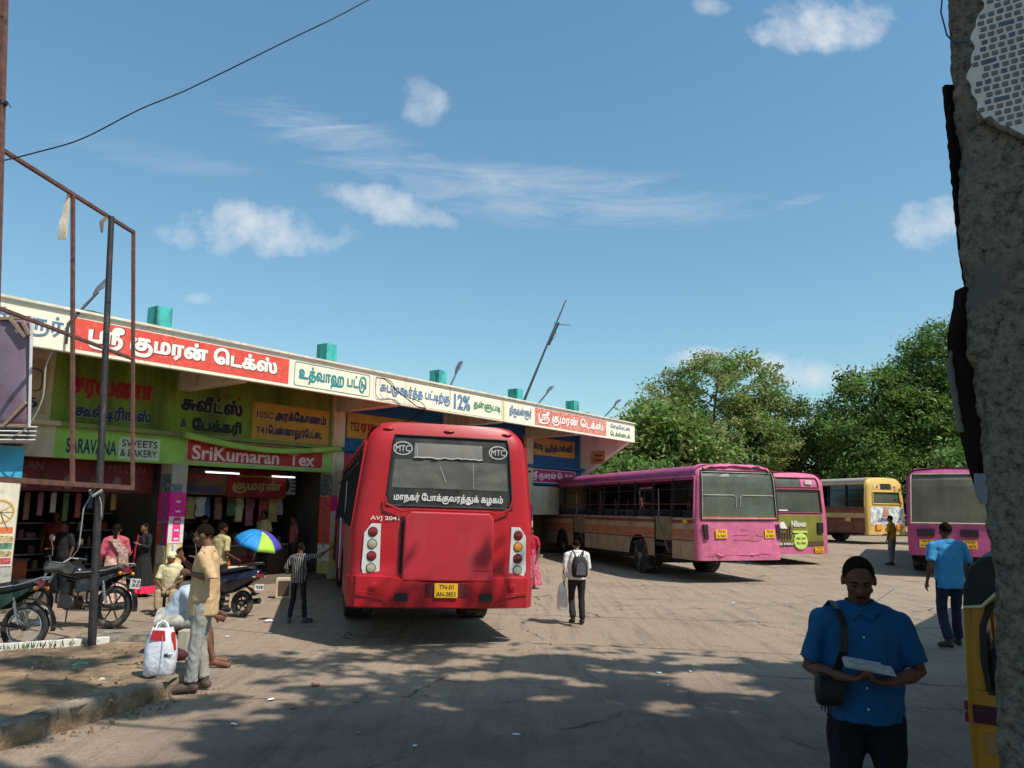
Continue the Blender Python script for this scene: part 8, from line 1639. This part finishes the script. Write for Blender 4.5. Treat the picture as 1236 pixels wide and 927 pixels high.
# ------------------------------------------------------------ overhead wires
def wire(name, label, pts, r=.012, m=None):
    P_ = [Vector(p) for p in pts]; out = []
    for i in range(len(P_)-1):
        p0, p1, p2, p3 = P_[max(i-1, 0)], P_[i], P_[i+1], P_[min(i+2, len(P_)-1)]
        for k in range(6):
            t = k/6; out.append(.5*((2*p1)+(-p0+p2)*t+(2*p0-5*p1+4*p2-p3)*t*t+(-p0+3*p1-3*p2+p3)*t**3))
    out.append(P_[-1]); mb = MB(); mb.tube(out, r, 6); tag(soft(mb.build(name, m or M('black_cable', (.012, .014, .02), rough=.5, bump=0)), 60), label, 'cable')
wire('overhead_cable', 'thin dark cable crossing the sky upward from the rusty post at left', [(-5.82, 8.3, 5.60), (-5.45, 8.45, 5.80), (-5.02, 8.6, 6.05), (-4.5, 8.8, 6.52), (-3.99, 9, 6.92), (-3.0, 9.3, 7.72), (-2.06, 9.6, 8.5), (-.6, 10.1, 9.9), (2, 11, 12.5)], .0085)
wire('hanging_cable', 'pale cable hanging from the fascia lamp down across the green wall at left', [(-7.75, 13.25, 4.72), (-7.93, 13.2, 4.2), (-8.0, 13.3, 3.6), (-8.3, 13.4, 3.1), (-8.75, 13.5, 2.95), (-9.4, 13.8, 3.0)], .014, M('pale_cable', (.45, .43, .36), bump=0))
wire('roof_cable', 'black cable drooping from the second teal roof stub over the fascia', [(*bw(14.4, .2)[:2], 5.1), (*bw(13.6, -2.2)[:2], 5.0), (*bw(14.2, -2.25)[:2], 4.75), (*bw(15.0, -2.2)[:2], 4.45), (*bw(15.6, -1.9)[:2], 4.38), (*bw(15.7, 0)[:2], 3.7)], .013)
wire('roof_cable', 'second black cable beside the first on the fascia above the blue shop', [(*bw(14.4, .25)[:2], 5.1), (*bw(13.75, -2.18)[:2], 5.02), (*bw(14.35, -2.22)[:2], 4.7), (*bw(15.3, -2.2)[:2], 4.42), (*bw(15.9, 0)[:2], 3.9)], .010)
wire('fascia_cable', 'thin cable looping along the top of the fascia behind the first lamp', [(-8.0, 13.0, 5.15), (-7.8, 13.15, 5.1), (-7.5, 13.5, 5.22), (-7.2, 13.8, 5.18), (-6.9, 14.2, 5.15)], .01)
wire('fascia_cable', 'thin pale cable rising to the head of the first fascia lamp', [(-7.9, 13.2, 5.14), (-7.75, 13.3, 5.2), (-7.55, 13.5, 5.35), (-7.45, 13.7, 5.6)], .006, M('pale_cable'))

# ------------------------------------------------------------ litter
lit_m = [M('litter_white', (.75, .74, .72), rough=.6, bump=.3), M('litter_green', (.03, .35, .15), rough=.5, bump=.3), M('litter_brown', (.30, .18, .1), rough=.8, bump=.3), M('litter_pink', (.62, .25, .22), rough=.6, bump=.3), M('litter_stone', (.28, .22, .16), rough=.9, bump=.5)]
def scrap(seed, s):
    r = random.Random(seed); mb = MB(); n = 9; V = [(0, 0, .02*s)]
    for k in range(n): a = 2*PI*k/n; q = s*r.uniform(.5, 1); V.append((q*math.cos(a), q*math.sin(a)*.6, r.uniform(.0, .35)*s*.5))
    for k in range(n): a = 2*PI*k/n; q = s*r.uniform(.25, .5); V.append((q*math.cos(a), q*math.sin(a)*.6, r.uniform(.2, .9)*s*.4))
    F = [(0, 1+n+k, 1+n+(k+1) % n) for k in range(n)]+[(1+k, 1+(k+1) % n, 1+n+(k+1) % n, 1+n+k) for k in range(n)]
    return mb.add(V, F)
r6 = random.Random(21)
spec = [((-1.93+ -.1, 8.65), 3, .10, 'crumpled pink and orange wrapper lying on the road left of the dark shadow'), ((-2.3, 8.0), 0, .06, 'crumpled white cup on the road near the standing man'), ((-4.5, 8.6), 1, .10, 'bright green crumpled bag on the earth island near the dark pole'),
        ((-4.95, 7.2), 1, .09, 'teal scrap on the earth island at lower left'), ((-5.35, 7.0), 0, .05, 'small white scrap at the left end of the earth island'), ((-3.9, 7.9), 0, .06, 'white cup lying on the island near the kerb edge'), ((-4.85, 7.7), 4, .09, 'dark stone lying on the earth island'),
        ((-3.9, 13.2), 0, .12, 'clear crumpled bottle on the ground left of the striped boy'), ((-2.35, 7.1), 0, .05, 'small white litter near the kerb foot'), ((-2.0, 7.7), 2, .08, 'brown leaf litter on the road by the kerb'), ((-5.9, 11.9), 1, .09, 'pale green plastic under the black motorcycle')]
for (x, y), m_, s_, lab in spec:
    onis = lab.find('island') >= 0 or lab.find('kerb edge') >= 0
    o = scrap(int(x*100), s_).build('litter_scrap', lit_m[m_]); o.location = (x, y, .19 if onis else wav(x, y)+.004); o.rotation_euler = (0, 0, r6.uniform(0, 6)); tag(o, lab, 'litter')
pool = [scrap(k, .06).build('litter_seed', lit_m[k % 5]).data for k in range(8)]
for o in [o for o in COL.objects if o.name.startswith('litter_seed')]: bpy.data.objects.remove(o)
for k in range(95):
    x, y = r6.uniform(-7.5, 6), r6.uniform(6, 20)
    if x < -3.3 and y < 10.3: z = .18
    else: z = wav(x, y)+.002
    if x < -9 or (y-9.37 > (x+13.02)*1.39+4): continue
    o = bpy.data.objects.new('litter_scrap', pool[k % 8]); COL.objects.link(o); o.location = (x, y, z); q = r6.uniform(.25, .8); o.scale = (q, q, q); o.rotation_euler = (0, 0, r6.uniform(0, 6)); tag(o, 'tiny scrap of paper or grit on the dusty yard floor', 'litter', 'small scraps scattered over the yard')
# small pebbles and weeds at the kerbs
pebV = []; 
mb = MB()
for k in range(240):
    if k < 120: x, y = r6.uniform(-5.8, -3.4), r6.uniform(6.2, 10); z = .175
    else: t = r6.random(); x, y = -3.86+.58*t+r6.uniform(0, .35), 6.25+2.1*t+r6.uniform(-.1, .2); z = .0
    s_ = r6.uniform(.006, .022); mb.rings([[(x+s_*math.cos(a)*1.2, y+s_*math.sin(a), z-.006) for a in (0, 1.3, 2.6, 3.9, 5.2)], [(x+s_*.6*math.cos(a), y+s_*.6*math.sin(a), z+s_*.8) for a in (0, 1.3, 2.6, 3.9, 5.2)]])
tag(mb.build('gravel', earth), 'loose gravel and grit along the kerb and on the earth island', kind='stuff')
def leaves(n, area, size, zf):
    V = np.zeros((n, 3, 3))
    for i in range(n):
        x, y = area(); a = r6.uniform(0, 6.3); l = size*r6.uniform(.6, 1.3); z = zf(x, y); dx, dy = l*math.cos(a), l*math.sin(a)
        V[i] = [(x-dy*.12, y+dx*.12, z), (x+dy*.12, y-dx*.12, z), (x+dx*.35, y+dy*.35, z+l)]
    return V
tag(quads_np('grass_tufts', leaves(330, lambda: (lambda t: (-7.4+2.3*t+r6.gauss(0, .08), 8.62+1.4*t+r6.gauss(0, .10)))(r6.random()**1.3), .07, lambda x, y: .17), M('weed_green', (.07, .10, .03), rough=.8, var=.4, vs=5, bump=0)), 'weeds and dry grass along the painted edging', kind='stuff')

# ------------------------------------------------------------ trees
bark = M('tree_bark', (.10, .08, .06), rough=.95, var=.3, vs=6, bump=.6)
def leafmat(nm, c, v=.35):
    m = M(nm, c, rough=.55, var=v, vs=1.3, bump=0, spec=.35); nt = m.node_tree; p = nt.nodes['Principled BSDF']
    if 'Subsurface Weight' in p.inputs: pass
    tr = nt.nodes.new('ShaderNodeBsdfTranslucent'); mx = nt.nodes.new('ShaderNodeMixShader'); mx.inputs[0].default_value = .42
    lk = p.inputs['Base Color'].links[0].from_socket; nt.links.new(lk, tr.inputs[0]); out = nt.nodes['Material Output']
    nt.links.new(p.outputs[0], mx.inputs[1]); nt.links.new(tr.outputs[0], mx.inputs[2]); nt.links.new(mx.outputs[0], out.inputs[0]); return m
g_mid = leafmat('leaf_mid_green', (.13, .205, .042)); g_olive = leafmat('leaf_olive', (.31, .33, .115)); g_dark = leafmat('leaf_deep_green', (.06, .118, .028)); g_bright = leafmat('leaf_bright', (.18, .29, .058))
def tree(name, label, base, h, blobs, mats, nclump, nleaf, lsize, seed, group=None, clumpr=.55, trunk_r=.28, keep=None, gaps=.35):
    rg_ = np.random.default_rng(seed); r = random.Random(seed); t = thing(name, label, 'tree', base, group=group)
    bl = [(np.array(c, float), np.array(rr, float)) for c, rr in blobs]; vol = np.array([b[1].prod() for b in bl]); vol /= vol.sum()
    cl = []
    while len(cl) < nclump:
        c, rr = bl[rg_.choice(len(bl), p=vol)]; d = rg_.normal(size=3); d /= np.linalg.norm(d); q = rg_.uniform(.45, 1.0)**.6; p = c+d*rr*q
        if noise.noise(Vector(p*.45)+Vector((seed, 0, 0))) < -.5+gaps and rg_.random() < .8: continue
        if keep and not keep(p[0]+base[0], p[1]+base[1], p[2]+base[2]): continue
        cl.append(p)
    cl = np.array(cl); n = nclump*nleaf
    cen = np.repeat(cl, nleaf, 0); off = rg_.normal(size=(n, 3))*clumpr*np.repeat(rg_.uniform(.55, 1.15, nclump), nleaf)[:, None]*np.array([1, 1, .6]); pos = cen+off
    nrm = rg_.normal(size=(n, 3))+np.array([0, 0, 1.1]); nrm /= np.linalg.norm(nrm, axis=1)[:, None]
    a = np.cross(nrm, rg_.normal(size=(n, 3))); a /= np.linalg.norm(a, axis=1)[:, None]; b = np.cross(nrm, a)
    s = lsize*rg_.uniform(.6, 1.35, n)[:, None]
    V = np.stack([pos-a*s, pos-b*s*.45, pos+a*s, pos+b*s*.45], 1)
    if keep:
        m_ = np.array([keep(p[0]+base[0], p[1]+base[1], p[2]+base[2]) for p in pos]); V = V[m_]; n = len(V)
        mi = np.repeat(rg_.integers(0, len(mats), nclump), nleaf)[m_]
    else: mi = np.repeat(rg_.integers(0, len(mats), nclump), nleaf)
    quads_np('crown', V, mats, t, attr=mi)
    mb = MB(); c0 = Vector(tuple(bl[0][0])); top = Vector((c0.x*.5, c0.y*.5, c0.z*.55)); mb.tube([(0, 0, -.2), Vector((0, 0, 0)).lerp(top, .5)+Vector((.1, .05, 0)), top], [trunk_r*1.25, trunk_r, trunk_r*.75], 10)
    soft(mb.build('trunk', bark, t)); mb = MB()
    for c, rr in bl:
        c = Vector(tuple(c)); mid = top.lerp(c, .5)+Vector((r.uniform(-.3, .3), r.uniform(-.3, .3), r.uniform(-.2, .4))); mb.tube([top*.9, mid, c], [trunk_r*.6, trunk_r*.38, trunk_r*.2], 7)
        for k in range(7):
            p = cl[r.randrange(len(cl))]; p = Vector(tuple(p))
            if (p-c).length < max(rr)*1.3: mb.tube([c.lerp(mid, r.random()*.6), c.lerp(p, .5)+Vector((0, 0, .15)), p], [trunk_r*.18, trunk_r*.12, trunk_r*.04], 5)
    soft(mb.build('limbs', bark, t)); return t
G_ = 'trees beyond the bus yard'
def bt(lab, x, y, h, blobs, mats, nc, seed, ls=.20, nl=34, cr=.55, gaps=.35, tr=.3): return tree('broadleaf_tree', lab, (x, y, gz(x, y)), h, blobs, mats, nc, nl, ls, seed, G_, cr, tr, gaps=gaps)
bt('light olive feathery tree with open crown rising above the roof of the dusty pink bus', 14.2, 54, 12, [((0, 0, 9.6), (3.6, 3, 3.0)), ((2.2, 0, 9.8), (2.6, 2.4, 2.6)), ((-3.4, 0, 8.2), (2.6, 2.4, 2.8)), ((1, -1, 6.0), (4, 3, 2.6)), ((-3, -1, 5.4), (3.4, 2.5, 2.4))], [g_olive, g_mid, g_olive, g_bright], 1000, 1, ls=.13, nl=36, cr=.36, gaps=.42)
bt('bushy green tree directly right of the shop building end', 9.6, 50, 8, [((0, 0, 6.2), (2.6, 2.4, 2.4)), ((1.5, 0, 4.6), (3.2, 2.5, 2.4)), ((-2, 0, 4.0), (2.6, 2.4, 2.2)), ((-.5, 0, 2.4), (4, 2.5, 1.8))], [g_mid, g_olive, g_bright], 620, 2, gaps=.2)
bt('low dark tree between the olive tree and the tall green trees', 20.2, 56, 9, [((-1.6, 0, 7.9), (2.8, 2.4, 1.9)), ((1.6, 0, 7.7), (2.9, 2.3, 1.8)), ((-2, 0, 5.4), (3, 2.4, 1.8)), ((2, 0, 4.8), (4, 2.6, 2.2))], [g_dark, g_olive, g_dark], 760, 3, gaps=.22, ls=.135, nl=44, cr=.42)
bt('dense green tree right of the low dark tree, behind the yellow bus', 24.4, 52, 12, [((0, 0, 8.6), (3.0, 2.6, 2.6)), ((-1.5, 0, 6.4), (3, 2.6, 2.2)), ((2.4, 0, 6.6), (3.2, 2.6, 2.8)), ((0, -1, 3.8), (4.5, 2.8, 2.0))], [g_mid, g_dark, g_bright], 1000, 4, gaps=.24, ls=.135, nl=46, cr=.42)
bt('tallest dark green tree at the right beside the concrete pillar', 29.4, 52, 14, [((0, 0, 11.6), (3.4, 3, 2.6)), ((2.6, 0, 9.6), (3.2, 2.8, 3.2)), ((-2.4, 0, 9.0), (2.8, 2.6, 2.4)), ((0, -1, 6.4), (4.6, 3, 3.0)), ((1, -1, 3.4), (5, 3, 2.2))], [g_mid, g_dark, g_mid, g_bright], 1300, 5, gaps=.24, ls=.135, nl=46, cr=.42)
bt('leafy green tree mostly hidden behind the concrete pillar', 36, 54, 13, [((0, 0, 9.6), (4, 3, 3.4)), ((-1, 0, 5.4), (5, 3, 3.2)), ((4, 0, 7), (4, 3, 3))], [g_mid, g_dark], 700, 6, gaps=.2)
tree('leafy_bush', 'sunlit bush showing over the roof of the purple bus', (22.0, 37, gz(22, 37)), 4, [((0, 0, 4.0), (1.9, 1.4, 1.1)), ((1.6, 0, 3.2), (1.6, 1.4, 1.4)), ((-.2, 0, 2.2), (2.2, 1.6, 1.6))], [g_bright, g_mid], 210, 34, .16, 7, None, .42, .12, gaps=.1)
tree('leafy_bush', 'bright low bush at the far end of the shop building', (5.9, 41, gz(6, 41)), 4, [((0, 0, 3.1), (1.5, 1.2, 1.0)), ((1.8, 0, 2.8), (1.6, 1.2, 1.0)), ((.5, 0, 1.6), (2.4, 1.4, 1.4))], [g_bright, g_mid], 190, 34, .15, 8, None, .40, .12, gaps=.1)
# dim undergrowth behind the buses
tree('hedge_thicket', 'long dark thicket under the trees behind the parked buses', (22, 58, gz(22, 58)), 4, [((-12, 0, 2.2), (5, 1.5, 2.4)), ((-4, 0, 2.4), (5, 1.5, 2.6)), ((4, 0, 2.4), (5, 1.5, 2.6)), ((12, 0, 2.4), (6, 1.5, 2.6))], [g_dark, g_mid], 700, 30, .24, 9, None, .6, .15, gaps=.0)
# the tree over the road behind the camera whose shade dapples the foreground
kx, ky = SUN_DIR.x/SUN_DIR.z, SUN_DIR.y/SUN_DIR.z
def kp(x, y, z):
    u, v = x-kx*z, y-ky*z
    if (u+3.7)**2+(v-8.7)**2 < .7: return False
    if u < -2.3 and noise.noise(Vector((u*.8, v*1.5, 5))) > .05: return False
    if noise.noise(Vector((u*1.1, v*2.2, 3))) > (.12 if v > 8.6 else .26 if v > 7.2 else .6): return False
    return y <= .3 or (z-1.85) > .80*y+.15
def over(gx_, gy_, z): return (gx_+kx*z-5.5, gy_+ky*z+3.5, z)
tree('rain_tree', 'wide roadside tree behind the camera whose crown shades the near road', (5.5, -3.5, 0), 12, [(over(-.5, 4.5, 9.8), (4.6, 3.4, 1.4)), (over(-3.4, 6.2, 10.2), (3.0, 2.8, 1.2)), (over(-5.2, 7.4, 10.2), (2.6, 2.2, 1.0)), (over(1.8, 7.6, 10.2), (3.4, 3.0, 1.2)), (over(-.8, 9.2, 11.0), (2.8, 2.2, 1.0)), (over(.4, .5, 9.5), (5, 3, 1.5))],
     [g_mid, g_olive], 1900, 26, .14, 31, None, .30, .38, keep=kp, gaps=.42)
# shelter roof at right that the pillar belongs to; its edge throws the straight shade line
sh_ = thing('bus_shelter', 'concrete bus shelter roof just outside the right edge, throwing a straight shadow over the yard', 'bus shelter', (0, 0, 0))
E0 = Vector((6.89, 8.06, 0)); dd_ = Vector((.62, .79, 0)).normalized(); nn_ = Vector((dd_.y, -dd_.x, 0))
def quadp(s0, s1, o0, o1): return [tuple((E0+dd_*s+nn_*o).xy) for s, o in ((s0, o0), (s1, o0), (s1, o1), (s0, o1))]
MB().prism(quadp(-8.2, 7.5, 0, 7), 4.9, 5.05, 'z').build('roof_slab', slabc, sh_); MB().prism(quadp(-8.2, 7.5, 0, .12), 4.6, 4.9, 'z').build('roof_fascia', cream, sh_)
for s in (-8, -3, 2, 7): MB().prism(quadp(s, s+.35, 3.2, 3.55), 0, 4.9, 'z').build('shelter_column', slabc, sh_)
bpy.data.scenes.remove(SIDE)
